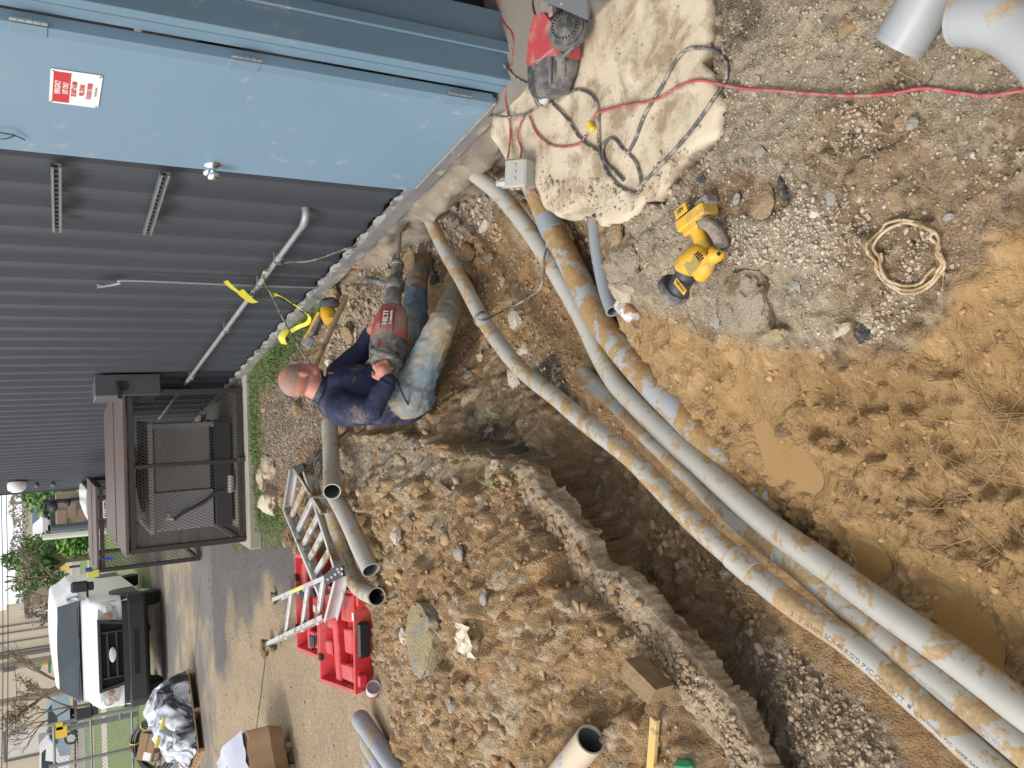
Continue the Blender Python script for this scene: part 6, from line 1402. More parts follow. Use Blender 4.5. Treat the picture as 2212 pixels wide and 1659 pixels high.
c1y = at(530, 838, ZC-.04).y; c1x1 = at(530, 838, ZC-.04).x+.0; c1x0 = at(543, 1165, ZC-.04).x
c1z = aty(276, 1010, c1y).z
padm = M('pad_concrete', (.40, .37, .31), (.33, .30, .25), 6, .9, bump=.5, bscale=60)
back1 = at(236, 1010, c1z).y
mb = MB(); mb.box(((c1x0+c1x1)/2+.02, (c1y+back1)/2-.02, -.09), (c1x1-c1x0+.22, back1-c1y+.22, .12), None, .01); single('cage_pad', mb, padm, 'thin concrete pad under the nearer equipment cage', 'pad')
cg = cage(c1x0, c1x1-.02, c1y, back1, ZC, c1z, 'nearer brown mesh cage with a flat roof round a cooling unit')
mb = MB(); mb.box((c1x0+(c1x1-c1x0)*.53, c1y-.04, ZC+.02), (.05, .04, .07), None, .006); mk('padlock', mb, dkm, cg)
# condensing unit inside
aty_ = c1y+.42; ux1 = aty(400, 914, aty_).x; ux0 = aty(400, 1143, aty_).x; uz1 = aty(331, 1030, aty_).z
t = thing('condensing_unit', ((ux0+ux1)/2, aty_+.4, ZC), 'grey air conditioning condenser with a top fan inside the nearer cage', 'air conditioner')
acm = M('ac_grey', (.34, .33, .345), (.40, .385, .395), 4, .6); coil = M('coil_fins', (.27, .25, .215), (.36, .33, .285), 3, .5, bump=.6, bscale=200)
mb = MB(); mb.box(((ux0+ux1)/2, aty_+.4, ZC+.10), (ux1-ux0, .8, .16), None, .01); mk('base', mb, dkm, t)
split = ux0+(ux1-ux0)*.36
mb = MB(); mb.box(((ux0+split)/2, aty_+.4, (ZC+.2+uz1)/2), (split-ux0, .79, uz1-ZC-.2), None, .006); mk('service_panel', mb, acm, t)
mb = MB(); mb.box(((ux1+split)/2, aty_+.4, (ZC+.2+uz1)/2), (ux1-split-.02, .76, uz1-ZC-.24), None, .006); mk('coil', mb, coil, t)
mb = MB(); mb.box((ux1-.02, aty_+.01, (ZC+.18+uz1)/2), (.05, .05, uz1-ZC-.18), None, .006); mk('corner_post', mb, acm, t)
mb = MB(); mb.box(((ux0+ux1)/2, aty_+.4, uz1+.02), (ux1-ux0+.03, .84, .05), None, .01); mk('top', mb, M('ac_light', (.55, .54, .54), rough=.5), t)
fc = Vector(((ux0+ux1)/2-.02, aty_+.42, uz1+.045))
for r in (.34, .28, .22, .16, .10, .05):
    mb = MB(); mb.tube([fc+Vector((r*math.cos(a*math.pi/16), r*math.sin(a*math.pi/16), .05*(1-(r/.36)**2))) for a in range(33)], .005, 5, smooth=False); mk('guard_ring', mb, dkm, t)
for a in range(12):
    a *= math.pi/6; mb = MB(); mb.cyl(fc+Vector((.03*math.cos(a), .03*math.sin(a), .05)), fc+Vector((.345*math.cos(a), .345*math.sin(a), .0)), .005, n=5); mk('guard_spoke', mb, dkm, t)
mb = MB(); mb.cyl(fc+Vector((0, 0, -.02)), fc+Vector((0, 0, .03)), .11, n=20); mk('fan_motor', mb, dkm, t)
mb = MB(); mb.cyl(fc+Vector((0, 0, -.05)), fc+Vector((0, 0, -.018)), .335, n=28); mk('fan_shroud', mb, M('slot_black', (.01, .01, .01)), t)
sil = M('silver', (.6, .6, .58), rough=.35, metal=.5)
def acp(X, Y, o=-.04): return aty(X, Y, aty_+o)
mb = MB(); mb.cyl(acp(498, 1027), acp(498, 1063), .032, n=14); mk('filter_drier', mb, sil, t)
mb = MB(); mb.tube([acp(375, 1123), acp(400, 1105), acp(440, 1085), acp(465, 1065), acp(485, 1060)], .02, 10); mk('insulated_pipe', mb, dkm, t)
mb = MB(); mb.cyl(acp(357, 1119), acp(374, 1119), .022, n=10); mb.box(acp(364, 1114), (.05, .03, .03)); mk('valve', mb, sil, t)
# second cage behind
bl2 = at(433, 1206, float(lotz(11.5))); c2y = bl2.y; z2 = aty(216, 1200, c2y).z; back2 = at(197, 1150, z2).y
cg2 = cage(bl2.x, -1.2, c2y, back2, bl2.z, z2, 'farther brown mesh cage with the sign plate, beside the white van', mid=False, pu=.045, pv=.085)
def c2p(X, Y, o=-.03): return aty(X, Y, c2y+o)
s0_, s1_ = c2p(231, 1117), c2p(231, 1083); R3 = Matrix((Vector((1, 0, 0)), Vector((0, 0, 1)), Vector((0, -1, 0)))).transposed(); cc = c2p(231, 1100)
t = thing('name_plate', cc, 'small white plate lettered ALLIED hanging on the farther cage', 'sign')
mb = MB(); mb.box(cc, (s1_.x-s0_.x+.02, .004, .095), None); mk('plate', mb, M('plate_white', (.7, .68, .64), rough=.5), t)
textobj('lettering', 'ALLIED', .082, cc+Vector((0, -.004, -.002)), R3, blk, t, sx=.82, ext=.0006, bold=.002)
mb = MB(); p = c2p(232, 1207); mb.box(p, (.03, .01, .13)); single('blue_tag', mb, M('tag_blue', (.02, .05, .4), rough=.4), 'blue tag hanging on the mesh of the farther cage', 'tag')
p = aty(213, 1237, c2y-.05); mb = MB(); mb.box(aty(205, 1238, c2y-.02)+Vector((0, 0, .02)), (.09, .06, .13)); o = single('warning_box', mb, M('tag_yellow', (.65, .6, .08), rough=.5), 'small yellow box standing on the roof corner of the farther cage', 'box')
mb = MB(); mb.box(aty(205, 1229, c2y-.02)+Vector((0, 0, .07)), (.04, .09, .08)); mk('blue_end', mb, M('tag_blue', (.02, .05, .4), rough=.4), o)
# second unit's body inside the farther cage
mb = MB(); mb.box((bl2.x+.9, c2y+.6, bl2.z+.42), (.8, .7, .8), None, .02); o = single('cabinet', mb, M('cabinet_tan', (.26, .23, .19), rough=.7), 'tan cabinet inside the farther cage', 'cabinet')
mb = MB(); mb.box((bl2.x+.9, c2y+.6, bl2.z+.83), (.86, .76, .03), None, .01); mk('lid', mb, dkm, o)

# ================================================================== LADDER, CASES
alu = M('aluminium', (.56, .57, .58), (.62, .62, .62), 8, .36, .55, dirt=(.42, .31, .18), amt=.26, dscale=5, soft=.05)
alum = M('aluminium_muddy', (.50, .50, .49), (.55, .54, .52), 8, .4, .4, dirt=(.42, .31, .18), amt=.6, dscale=6, soft=.06)
t = thing('ladder', at(700, 1200, -.05), 'muddy folded aluminium ladder lying over the red cases', 'ladder')
def rail(a, b, h=.075, w=.028, name='rail', m_=None):
    R = frame(b-a, (0, 0, 1)); mb = MB(); L = (b-a).length; c = (a+b)/2
    mb.box(c, (L, .005, h), R); mb.box(c+R @ Vector((0, w/2, h/2)), (L, w, .005), R); mb.box(c+R @ Vector((0, w/2, -h/2)), (L, w, .005), R); return mk(name, mb, m_ or alu, t, smooth=0)
def rungs(p0, p1, q0, q1, ts, m_=None):
    for i, k in enumerate(ts):
        a, b = p0.lerp(p1, k), q0.lerp(q1, k); R = frame(b-a, (0, 0, 1)); mb = MB(); mb.box((a+b)/2, ((b-a).length, .05, .028), R, .006); mk('rung', mb, m_ or alu, t, smooth=0)
r1a, r1b = at(660, 1004, .08), at(736, 1238, .12); r1c, r1d = at(622, 1096, .05), at(703, 1286, .10)
rail(r1a, r1b); rail(r1d, r1c); rungs(r1a, r1b, r1c, r1d, (.30, .46, .62, .78, .93))
rungs(r1a, r1b, r1c, r1d, (.12,), alum)
l0a, l0b = at(634, 1010, .10), at(620, 1094, .07); rail(l0a, l0b, .06); rail(at(640, 1014, .10), at(700, 1110, .13), .05, m_=alum); 
mb = MB(); mb.prism([at(636, 1008, .12), at(658, 1000, .12), at(664, 1012, .12), at(650, 1024, .12)], (0, 0, .02)); mk('hinge_plate', mb, M('hinge_black', (.02, .02, .022), rough=.5), t)
r2a, r2b = at(722, 1238, .17), at(598, 1291, .02); r2c, r2d = at(708, 1335, .12), at(586, 1392, -.02)
rail(r2a, r2b); rail(r2d, r2c, .075); rungs(r2a, r2b, r2c, r2d, (.14, .38, .68))
rail(at(736, 1246, .13), at(713, 1336, .11), .08)
mb = MB(); hz = .205; mb.prism([at(703, 1243, hz), at(722, 1226, hz), at(742, 1221, hz), at(745, 1244, hz), at(716, 1258, hz), at(706, 1262, hz)], (0, 0, .012)); hp_ = mk('hinge_plate', mb, M('hinge_black', (.02, .02, .022), rough=.5), t)
for X, Y in ((708, 1252), (716, 1247), (724, 1241), (732, 1236), (738, 1229), (729, 1230), (738, 1240)):
    mb = MB(); mb.cyl(at(X, Y, hz+.012), at(X, Y, hz+.018), .008, n=8); mk('rivet', mb, sil, hp_)
a, b = r2a.lerp(r2b, .38), r2a.lerp(r2b, .62); R = frame(b-a, (0, 0, 1)); 
mb = MB(); mb.box((a+b)/2+R @ Vector((0, -.004, 0)), ((b-a).length, .002, .05), R); mb.box((a+b)/2+R @ Vector((0, .014, .0405)), ((b-a).length, .024, .0015), R); mk('caution_label', mb, M('label_yellow', (.62, .60, .10), rough=.5), t)
a, b = r2a.lerp(r2b, .22), r2a.lerp(r2b, .36); mb = MB(); mb.box((a+b)/2+R @ Vector((0, .014, .0405)), ((b-a).length, .024, .0015), R); mk('warning_label', mb, M('label_pink', (.55, .3, .32), rough=.5), t)
mb = MB(); a = r2d+Vector((-.05, .1, -.03)); mb.tube([r2d, r2d.lerp(a, .5), a], [.03, .04, .05], 10); mk('foot', mb, M('foot_black', (.03, .03, .03), rough=.7, dirt=(.3, .2, .1), amt=.6, dscale=20), t)
mb = MB(); mb.ico(at(572, 1397, -.05), .07, 3, (1.2, 1, .6), None, .3); single('clod', mb, RM['brown'], 'mud clod stuck on the far foot of the ladder', 'clod')
mb = MB(); mb.ico(at(590, 1291, -.09), .05, 3, (1.2, 1, .6), None, .3); single('clod', mb, RM['tan'], 'small mud clod on the lot by the labelled ladder rail', 'clod')
a, b = at(640, 1110, .0), at(667, 1184, -.02); mb = MB(); mb.box((a+b)/2, ((b-a).length, .03, .012), frame(b-a, (0, 0, 1))); single('wood_lath', mb, M('lath', (.6, .45, .24), rough=.7), 'thin pale wooden lath along the left rail of the ladder', 'lath')
# stake in front of the pipe mouth
a, b = at(768, 1075, .06), None; a = hit(770, 1076); top = aty(664, 1073, a.y); mb = MB(); mb.cyl(a-Vector((0, 0, .05)), top, .0085, n=10); single('steel_stake', mb, M('rusty_bar', (.11, .09, .08), (.3, .25, .19), 10, .7), 'thin steel bar standing upright in front of the open pipe mouth', 'stake')
# wires by the gravel
for i, L in enumerate([[(700, 965), (690, 990), (678, 1010), (660, 1012)], [(712, 935), (700, 960), (688, 985), (672, 1008)], [(722, 950), (706, 975), (690, 1000), (668, 1016)]]):
    cord([(x, y, .01+.012*i) for x, y in L], .005, grm, ['grey wire end on the gravel, nearest the ladder hinge', 'grey wire end on the gravel, topmost', 'grey wire end on the gravel, lowest'][i], cat='wire', name='wire')
rc = M('case_red', (.50, .022, .030), (.56, .032, .04), 3, .42, dirt=(.50, .22, .16), amt=.18, dscale=6, soft=.1)
rcd = M('case_red_deep', (.42, .016, .022), rough=.5)
def redcase(label, q, h, zb, near):
    """q: four pixel corners of the rim: far-right, near-right, near-left, far-left"""
    P = [at(X, Y, zb+h) for X, Y in q]; t = thing('tool_case', (P[0]+P[2])/2-Vector((0, 0, h)), label, 'case', 'open red plastic tool cases')
    cx = sum(P, Vector())/4
    def ins(k): return [p.lerp(cx, k) for p in P]
    O = P; I = [cx+(p-cx)*.93 for p in P]; dn = Vector((0, 0, -h))
    out = [cx+(p-cx)*.95+dn for p in P]; bot = [cx+(p-cx)*.86-Vector((0, 0, h*.7)) for p in P]
    mb = MB(); mb.loft([out, [o-Vector((0, 0, .012)) for o in O], O, I, bot], caps=True); mk('tray', mb, rc, t, smooth=20)
    ex = (P[1]-P[0]).lerp(P[2]-P[3], .5); ey = (P[3]-P[0]).lerp(P[2]-P[1], .5)   # ex: right edge direction (far to near), ey: right to left
    L1, L2 = ex.length, ey.length; ux, uy = ex.normalized(), ey.normalized(); o = P[0].lerp(cx, .0)
    def lp(a, b, z): return P[0]+ex*a+ey*b+Vector((0, 0, z))
    def block(a0, a1, b0, b1, z0, z1, name='rib', m_=None, bev=.01):
        mb = MB(); mb.box((lp((a0+a1)/2, (b0+b1)/2, 0)+Vector((0, 0, (z0+z1)/2))), (abs(a1-a0)*L1, abs(b1-b0)*L2, z1-z0), frame(ux, (0, 0, 1)), bev); return mk(name, mb, m_ or rc, t, smooth=20)
    block(.38, .50, .06, .94, -h*.7, -.012); block(.12, .30, .1, .45, -h*.7, -.03); block(.12, .3, .58, .72, -h*.7, -.02); block(.58, .9, .08, .34, -h*.7, -.02); block(.6, .8, .42, .66, -h*.7, -.035); block(.58, .88, .76, .92, -h*.7, -.016)
    for a0, a1, b0, b1 in ((.14, .26, .47, .56), (.66, .84, .36, .41)): block(a0, a1, b0, b1, -h*.7+.002, -h*.7+.012, 'well', rcd)
    block(.02, .06, .2, .28, -.03, .012, 'latch', blk); block(.02, .06, .72, .80, -.03, .012, 'latch', blk)
    if near:
        mb = MB(); R = frame(uy, (0, 0, 1)); cfr = lp(1.0, .50, -h*.45)+ux*.012; mb.box(cfr, (L2*.34, .03, h*.62), R, .02); mk('handle', mb, M('case_black', (.012, .012, .014), rough=.4), t, smooth=20)
        for b0, b1 in ((.04, .18), (.82, .94)): mb = MB(); mb.box(lp(1.0, (b0+b1)/2, -h*.35)+ux*.012, ((b1-b0)*L2, .03, h*.5), R, .01); mk('clasp', mb, rc, t, smooth=20)
        mb = MB(); mb.box(lp(.985, .27, .002), (.05, .03, .003), R); mk('white_label', mb, M('label_white', (.7, .66, .62), rough=.5), t)
    else:
        mb = MB(); R = frame(uy, (0, 0, 1)); mb.box(lp(.9, .52, .004), (.05, .06, .004), R); mk('white_label', mb, M('label_white', (.7, .66, .62), rough=.5), t)
        block(.3, .5, .34, .46, .0, .02, 'latch', blk); block(.78, .98, .28, .4, .0, .02, 'latch', blk); block(.72, .9, .78, .9, .0, .02, 'latch', blk)
redcase('nearer open red plastic tool case with a black handle on its side', [(685, 1262), (764, 1276), (768, 1500), (691, 1472)], .13, -.10, True)
redcase('farther open red plastic tool case half under the ladder', [(636, 1197), (684, 1199), (688, 1424), (641, 1404)], .12, -.09, False)
# white tub
c0_ = at(804, 1494, -.06); c1_ = at(812, 1466, .0); axd = (c1_-c0_).normalized()
t = thing('plastic_tub', c0_, 'small white plastic tub with a pink rim lying by the red case', 'tub')
mb = MB(); mb.lathe([(0, 0), (.036, 0), (.042, .008), (.044, .10), (.040, .10), (.038, .014), (0, .012)], c0_, axd, 24); mk('body', mb, M('tub_white', (.66, .60, .64), (.58, .5, .54), 12, .4), t, smooth=40)
mb = MB(); mb.lathe([(.0445, .006), (.0475, .008), (.0475, -.012), (.0, -.012)], c0_, axd, 24); mk('lid', mb, M('lid_pink', (.55, .16, .13), rough=.5), t)

# ================================================================== PALLETS AND LOADS
pw = M('pallet_wood', (.42, .29, .17), (.34, .23, .13), 7, .8, bump=.4, bscale=60)
def pallet(c, rz, label, w=1.2, d=1.0):
    t = thing('pallet', c, label, 'pallet', 'wooden pallets', rz=rz)
    for k in range(3):
        mb = MB(); mb.box((-w/2+.045+(w-.09)*k/2, 0, .06), (.045, d, .085), None, .002); mk('stringer', mb, pw, t, world=False, smooth=0)
    for k in range(7): mb = MB(); mb.box((0, -d/2+.05+(d-.1)*k/6, .113), (w, .095, .016), None, .002); mk('deck_board', mb, pw, t, world=False, smooth=0)
    for k in range(3): mb = MB(); mb.box((0, -d/2+.05+(d-.1)*k/2, .008), (w, .095, .016), None, .002); mk('deck_board', mb, pw, t, world=False, smooth=0)
    return t
pz = -.33; pA = at(424, 1440, pz); pB = at(449, 1624, pz); pd = (pB-pA); prz = math.atan2(pd.y, pd.x)
prz = math.atan2(-pd.y, -pd.x); Wp = pd.length; Dp = 1.05
pn = Vector((-pd.y, pd.x, 0)).normalized(); pn = pn if pn.y > 0 else -pn
pc = (pA+pB)/2+pn*Dp/2
pl = pallet(pc, prz, 'wooden pallet under the plastic wrapped load near the van', Wp, Dp)
def ppt(u, v, z): return pA.lerp(pB, u)+pn*(v*Dp)+Vector((0, 0, z))
def wrapped(name, label, f, nu, nv, mats, seed=1):
    mb = MB(); v = [f(i/nu, j/nv) for j in range(nv+1) for i in range(nu+1)]; mb.add(v, [(j*(nu+1)+i, j*(nu+1)+i+1, (j+1)*(nu+1)+i+1, (j+1)*(nu+1)+i) for j in range(nv) for i in range(nu)])
    return mk(name, mb, mats, smooth=70)
film = M('stretch_film', (.52, .55, .62), (.035, .04, .05), 2.2, .16, spec=.8)
nt = film.node_tree; b_ = nt.nodes['Principled BSDF']
for n in nt.nodes:
    if n.type == 'TEX_NOISE': n.inputs['Distortion'].default_value = 1.8; n.inputs['Detail'].default_value = 6
    if n.type == 'MAP_RANGE' and n.inputs[1].default_value == .30000001192092896: n.inputs[1].default_value = .44; n.inputs[2].default_value = .56
def ff(u, v):
    # a draped mound over black bales
    a = math.pi*v; x = .02+u*.96; prof = math.sin(a)**.55 if 0 < v < 1 else 0
    h = (.42+.12*math.sin(u*5)+.10*noise.noise(Vector((u*5, v*4, 2))))*min(1, (1-u)*5+.15)*min(1, u*9+.35)
    p = ppt(x, .02+.96*(1-math.cos(a))/2, .125+h*prof); k = noise.noise_vector(Vector((u*13, v*9, 1)))*.05; return p+k
o = wrapped('wrapped_load', '', ff, 60, 40, film); tag(o, 'black goods under crinkled clear stretch film on the pallet near the van', 'wrapped load')
for (u, v, z) in ((.30, .25, .45), (.55, .12, .42), (.72, .2, .5)):
    mb = MB(); mb.box(ppt(u, v, z+.09), (.05, .02, .16), frame((.3, -.2, 1), (1, 0, 0)), .004); tag(mk('yellow_strap', mb, M('strap_yellow', (.72, .62, .12), rough=.5), o), None)
cc = at(333, 1612, .18)
t = thing('cable_coil', cc, 'coil of thick black cable with yellow ties on top of the wrapped load', 'cable coil')
ccn = Vector((-.05, -.62, .78)).normalized(); u_ = Vector((1, 0, 0)); u_ = (u_-ccn*u_.dot(ccn)).normalized(); v_ = ccn.cross(u_)
for k in range(9):
    r = .32+.03*(k % 3); off = .03*(k//3); mb = MB(); mb.tube([cc+(u_*math.cos(a*math.pi/14)+v_*math.sin(a*math.pi/14))*(r+.01*math.sin(a+k))+ccn*(off+.008*math.sin(a*.7+k*2)) for a in range(29)], .016, 8, smooth=False); mk('turn', mb, M('cable_rubber', (.012, .013, .016), rough=.35), t, smooth=60)
for a in (.4, 1.5, 3.4, 5.0, 5.5):
    mb = MB(); p = cc+(u_*math.cos(a)+v_*math.sin(a))*.35+ccn*.035; mb.tube([p+((u_*math.cos(a)+v_*math.sin(a))*math.cos(q)*.062+ccn*math.sin(q)*.062) for q in [i*math.pi/6 for i in range(13)]], .009, 6, smooth=False); mk('tie', mb, M('strap_yellow', (.72, .62, .12), rough=.5), t)
mb = MB(); mb.box(cc+v_*-.30+ccn*.07+u_*.08, (.14, .09, .03), frame(u_, ccn), .006); mk('cyan_tape', mb, M('tape_cyan', (.05, .45, .52), rough=.4), t)
card = M('cardboard', (.25, .155, .085), (.30, .19, .11), 6, .85)
Rb = frame((.93, .12, -.25), (.1, -.75, .65)); bc = cc+ccn*.06+u_*.03
t = thing('cardboard_box', bc, 'brown cardboard box sitting inside the black cable coil', 'box')
mb = MB(); mb.box(bc, (.38, .26, .24), Rb, .006); mk('body', mb, card, t, smooth=0)
mb = MB(); mb.box(bc+Rb @ Vector((.0, 0, .1215)), (.378, .03, .002), Rb); mk('flap_seam', mb, M('card_dark', (.16, .10, .055)), t, smooth=0)
mb = MB(); mb.box(bc+Rb @ Vector((-.12, -.1315, .02)), (.1, .002, .12), Rb); mb.box(bc+Rb @ Vector((-.12, -.04, .1225)), (.11, .12, .002), Rb); mk('paper_label', mb, M('label_white', (.7, .66, .62), rough=.5), t, smooth=0)
# second pallet, cardboard load, at the lower left border
qz = -.16; qA = at(640, 1592, qz); qB = at(664, 1712, qz); qd = qB-qA; qn = Vector((-qd.y, qd.x, 0)).normalized(); qn = qn if qn.y > 0 else -qn
pl2 = pallet((qA+qB)/2+qn*.5, math.atan2(-qd.y, -qd.x), 'wooden pallet at the bottom border under a cardboard bundle', qd.length, 1.0)
def qpt(u, v, z): return qA.lerp(qB, u)+qn*v+Vector((0, 0, z))
mb = MB(); mb.prism([qpt(-.05, -.05, .125), qpt(.02, -.08, .32), qpt(-.32, .25, .30), qpt(-.40, .75, .42), qpt(-.2, 1.0, .36), qpt(.2, 1.0, .125)], qd*1.2)
mb = MB(); rows = []
for i in range(12):
    u = -.32+1.4*i/11; k = .06*noise.noise(Vector((i*.5, 1, 2)))
    rows.append([qpt(u+.1, -.06+k, .125), qpt(u+.06, -.10+k, .24), qpt(u, .0+k, .40+k), qpt(u-.03, .35, .52+k), qpt(u, .75, .50+k), qpt(u+.05, 1.0, .30), qpt(u+.1, 1.0, .125)])
mb.loft(rows, close=False, caps=False); mb.f.append(tuple(range(7))); mb.mi.append(0); o = single('cardboard_bundle', mb, card, 'brown cardboard covered bundle on the pallet at the bottom border', 'bundle', smooth=40)
mb = MB(); rows = []
for i in range(14):
    u = -.36+1.5*i/13; rows.append([qpt(u+.02*math.sin(j*1.3+i), .02+.12*j, .43+.10*math.sin(min(1, j/3)*1.57)+.018*noise.noise(Vector((i*.9, j*.9, 5)))-.03*max(0, j-6)) for j in range(9)])
mb.loft(rows, close=False, caps=False); single('plastic_sheet', mb, M('sheet_lilac', (.50, .52, .62), (.38, .41, .5), 3, .3), 'pale plastic sheet over the back of the cardboard bundle', 'plastic sheet', smooth=60)

# ================================================================== THE WHITE VAN
vz = -.47; VC = at(362, 1393, vz); VY = VC.y
vt = thing('van', VC, 'white panel van facing the camera with a black grille and bumper', 'van', rz=R_(5.5))
def vx(X, dy=0.0): return aty(X, 1400, VY+dy).z-vz       # height on the van read off the picture
vw_ = M('van_white', (.72, .72, .74), rough=.25); vb = M('van_black_plastic', (.022, .024, .026), rough=.5); vg = M('van_glass', (.012, .022, .028), (.03, .045, .055), 1.2, .04, spec=.35)
HB, HG0, HG1, HH, HWB = vx(316), vx(268), vx(213), vx(207, .1), vx(182, .75); HWT = vx(122, 1.35); HR_ = vx(119, 1.6)
print('van z', HB, HG0, HG1, HH, HWB, HWT, HR_)
def vring(y, zb_, zt_, wb, wt, r=.10, crown=.0, wm_=None):
    """cross-section at y: lower width wb, upper width wt, rounded top"""
    wm_ = wm_ or (wb+wt)/2; P = [(-wb, zb_), (-wb*1.0, zb_+.15), (-wm_, (zb_+zt_)/2)]
    for k in range(5): a = math.pi/2*k/4; P.append((-wt+r*(1-math.cos(a)), zt_-r+r*math.sin(a)))
    P2 = [(-x, z) for x, z in P[::-1]]
    n = 5; top = [(-(wt-r)+(2*(wt-r))*(k+1)/(n+1), zt_+crown*math.sin(math.pi*(k+1)/(n+1))) for k in range(n)]
    return [Vector((x, y, z)) for x, z in P+top+P2]
mb = MB(); mb.loft([vring(.04, .45, HH-.10, .93, .90, .06, .01), vring(.10, .42, HH, .97, .94, .08, .02), vring(.42, .40, HH+(HWB-HH)*.6, 1.0, .95, .12, .02), vring(.80, .40, HWB, 1.0, .95, .14, .02), vring(1.4, .40, HWB+.06, 1.01, .96, .14), vring(5.4, .42, HWB+.06, 1.01, .97, .14)])
mk('body', mb, vw_, vt, world=False, smooth=50)
mb = MB(); mb.loft([vring(.86, HWB-.08, HWB+.03, .93, .92, .04), vring(1.52, HWB-.05, HR_-.05, .97, .80, .10, .03), vring(1.75, HWB-.05, HR_, .98, .82, .12, .04), vring(5.35, HWB-.05, HR_-.02, .99, .84, .14, .04), vring(5.45, HWB-.05, HR_-.12, .97, .82, .14, .03)])
mk('cab', mb, vw_, vt, world=False, smooth=50)
# windshield laid a few mm over the raked front
def raked(x, k, out=.012):
    y0, z0, y1, z1 = .86, HWB+.03, 1.52, HR_-.05; p = Vector((x, y0+(y1-y0)*k, z0+(z1-z0)*k+.03*(1-(x/.9)**2)*k)); n_ = Vector((0, -(z1-z0), (y1-y0))).normalized(); return p+n_*out
mb = MB(); rows = []
for j in range(7):
    k = .03+.88*j/6; w = .875-.10*k; rows.append([raked(w*(-1+2*i/12), k, .012+.02*(1-(abs(-1+2*i/12))**2)) for i in range(13)])
mb.loft(rows, close=False, caps=False); mk('windshield', mb, vg, vt, world=False, smooth=60)
mb = MB(); mb.prism([raked(-.93, .0, .006), raked(.93, .0, .006), raked(.78, .97, .006), raked(-.78, .97, .006)], (0, .01, 0)); mk('windshield_seal', mb, vb, vt, world=False)
for s_ in (-1, 1):
    mb = MB(); mb.tube([raked(s_*.25, .02, .05), raked(s_*.55, .035, .055), raked(s_*.80, .05, .05)], .010, 6); mk('wiper', mb, vb, vt, world=False)
    xs_ = s_*.985; mb = MB(); mb.prism([(xs_*.985, 1.10, HWB+.06), (xs_*.985, 2.0, HWB+.06), (xs_*.90, 1.98, HR_-.22), (xs_*.90, 1.62, HR_-.20)], (s_*.03, 0, 0)); mk('side_window', mb, vg, vt, world=False)
    mb = MB(); mb.box((s_*1.16, 1.0, HWB-.03+.06), (.20, .12, .30), None, .03); mb.box((s_*1.15, 1.0, HWB-.16), (.16, .10, .10), None, .02); mb.box((s_*1.03, 1.04, HWB-.10), (.16, .04, .04)); mk('mirror', mb, vb, vt, world=False)
    zc = (HG1+HG0)/2+.05; lens = M('headlight', (.46, .47, .43), (.36, .38, .35), 10, .12, spec=.8)
    mb = MB(); mb.prism([(s_*.60, -.015, zc-.16), (s_*.94, .06, zc-.14), (s_*.93, .10, zc+.13), (s_*.62, -.005, zc+.16)], (0, .12, 0)); h_ = mk('headlight', mb, lens, vt, world=False, smooth=0)
    mb = MB(); mb.lathe([(.0, .0), (.085, -.012), (.09, .0)], (s_*.80, .012, zc+.01), (0, -1, 0), 20); mk('reflector', mb, M('reflector', (.62, .63, .6), rough=.15, metal=.4), h_, world=True) if False else mk('reflector', mb, M('reflector', (.62, .63, .6), rough=.15, metal=.4), h_, world=False)
    mb = MB(); mb.lathe([(0, .02), (.05, .012), (.052, 0)], (s_*.67, -.008, zc-.02), (0, -1, 0), 16); mk('turn_signal', mb, M('amber', (.42, .2, .1), rough=.3), h_, world=False)
    for yy in (.78, 4.2):
        mb = MB(); mb.lathe([(0, -.13), (.20, -.13), (.36, -.125), (.385, -.10), (.385, .10), (.36, .125), (.2, .13), (0, .13)], (s_*.83, yy, .385), (1, 0, 0), 28); wh = mk('wheel', mb, M('tyre', (.018, .018, .019), rough=.8), vt, world=False)
        mb = MB(); mb.lathe([(0, .0), (.10, .0), (.12, .02), (.21, .01), (.21, -.02)], (s_*.965, yy, .385), (s_, 0, 0), 20); mk('rim', mb, M('rim_steel', (.4, .4, .4), rough=.5, metal=.3), wh, world=False)
        mb = MB(); mb.prism([(s_*1.012, yy+.5*math.cos(a*math.pi/10), .42+.47*math.sin(a*math.pi/10)) for a in range(11)], (s_*-.03, 0, 0)); mk('wheel_arch', mb, vb, vt, world=False, smooth=0)
# grille: frame, bars, badge
gz0, gz1 = HG0-.03, HG1; gc = (gz0+gz1)/2; gh_ = gz1-gz0
mb = MB(); fr_ = [(-.64, gz1+.01), (.64, gz1+.01), (.56, gz0+.0), (.48, gz0-.04), (-.48, gz0-.04), (-.56, gz0)]; fi = [(x*.90, gc+(z-gc)*.80) for x, z in fr_]
mb.loft([[Vector((x, .03, z)) for x, z in fr_], [Vector((x*.99, -.05, z)) for x, z in fr_], [Vector((x, -.05, z)) for x, z in fi], [Vector((x, .02, z)) for x, z in fi]], caps=False); gr = mk('grille', mb, vb, vt, world=False, smooth=30)
mb = MB(); mb.prism([(x, .015, z) for x, z in fi], (0, .02, 0)); mk('grille_back', mb, M('slot_black', (.01, .01, .01)), gr, world=False, smooth=0)
for k in (-.17, .17): mb = MB(); mb.box((0, -.02, gc+k*gh_), (.84, .04, .035), None, .006); mk('bar', mb, vb, gr, world=False)
for k in (-.40, .40): mb = MB(); mb.box((k, -.02, gc), (.035, .042, gh_*.78), None, .006); mk('bar', mb, vb, gr, world=False)
mb = MB(); mb.lathe([(0, .025), (.10, .018), (.115, 0)], (0, -.045, gc), (0, -1, 0), 28, ref=(0, 0, 1)); mb.v = [(p[0]*1.15, p[1], gc+(p[2]-gc)*.52) for p in mb.v]; mk('badge', mb, M('badge_silver', (.62, .62, .63), rough=.3), vt, world=False, smooth=50)
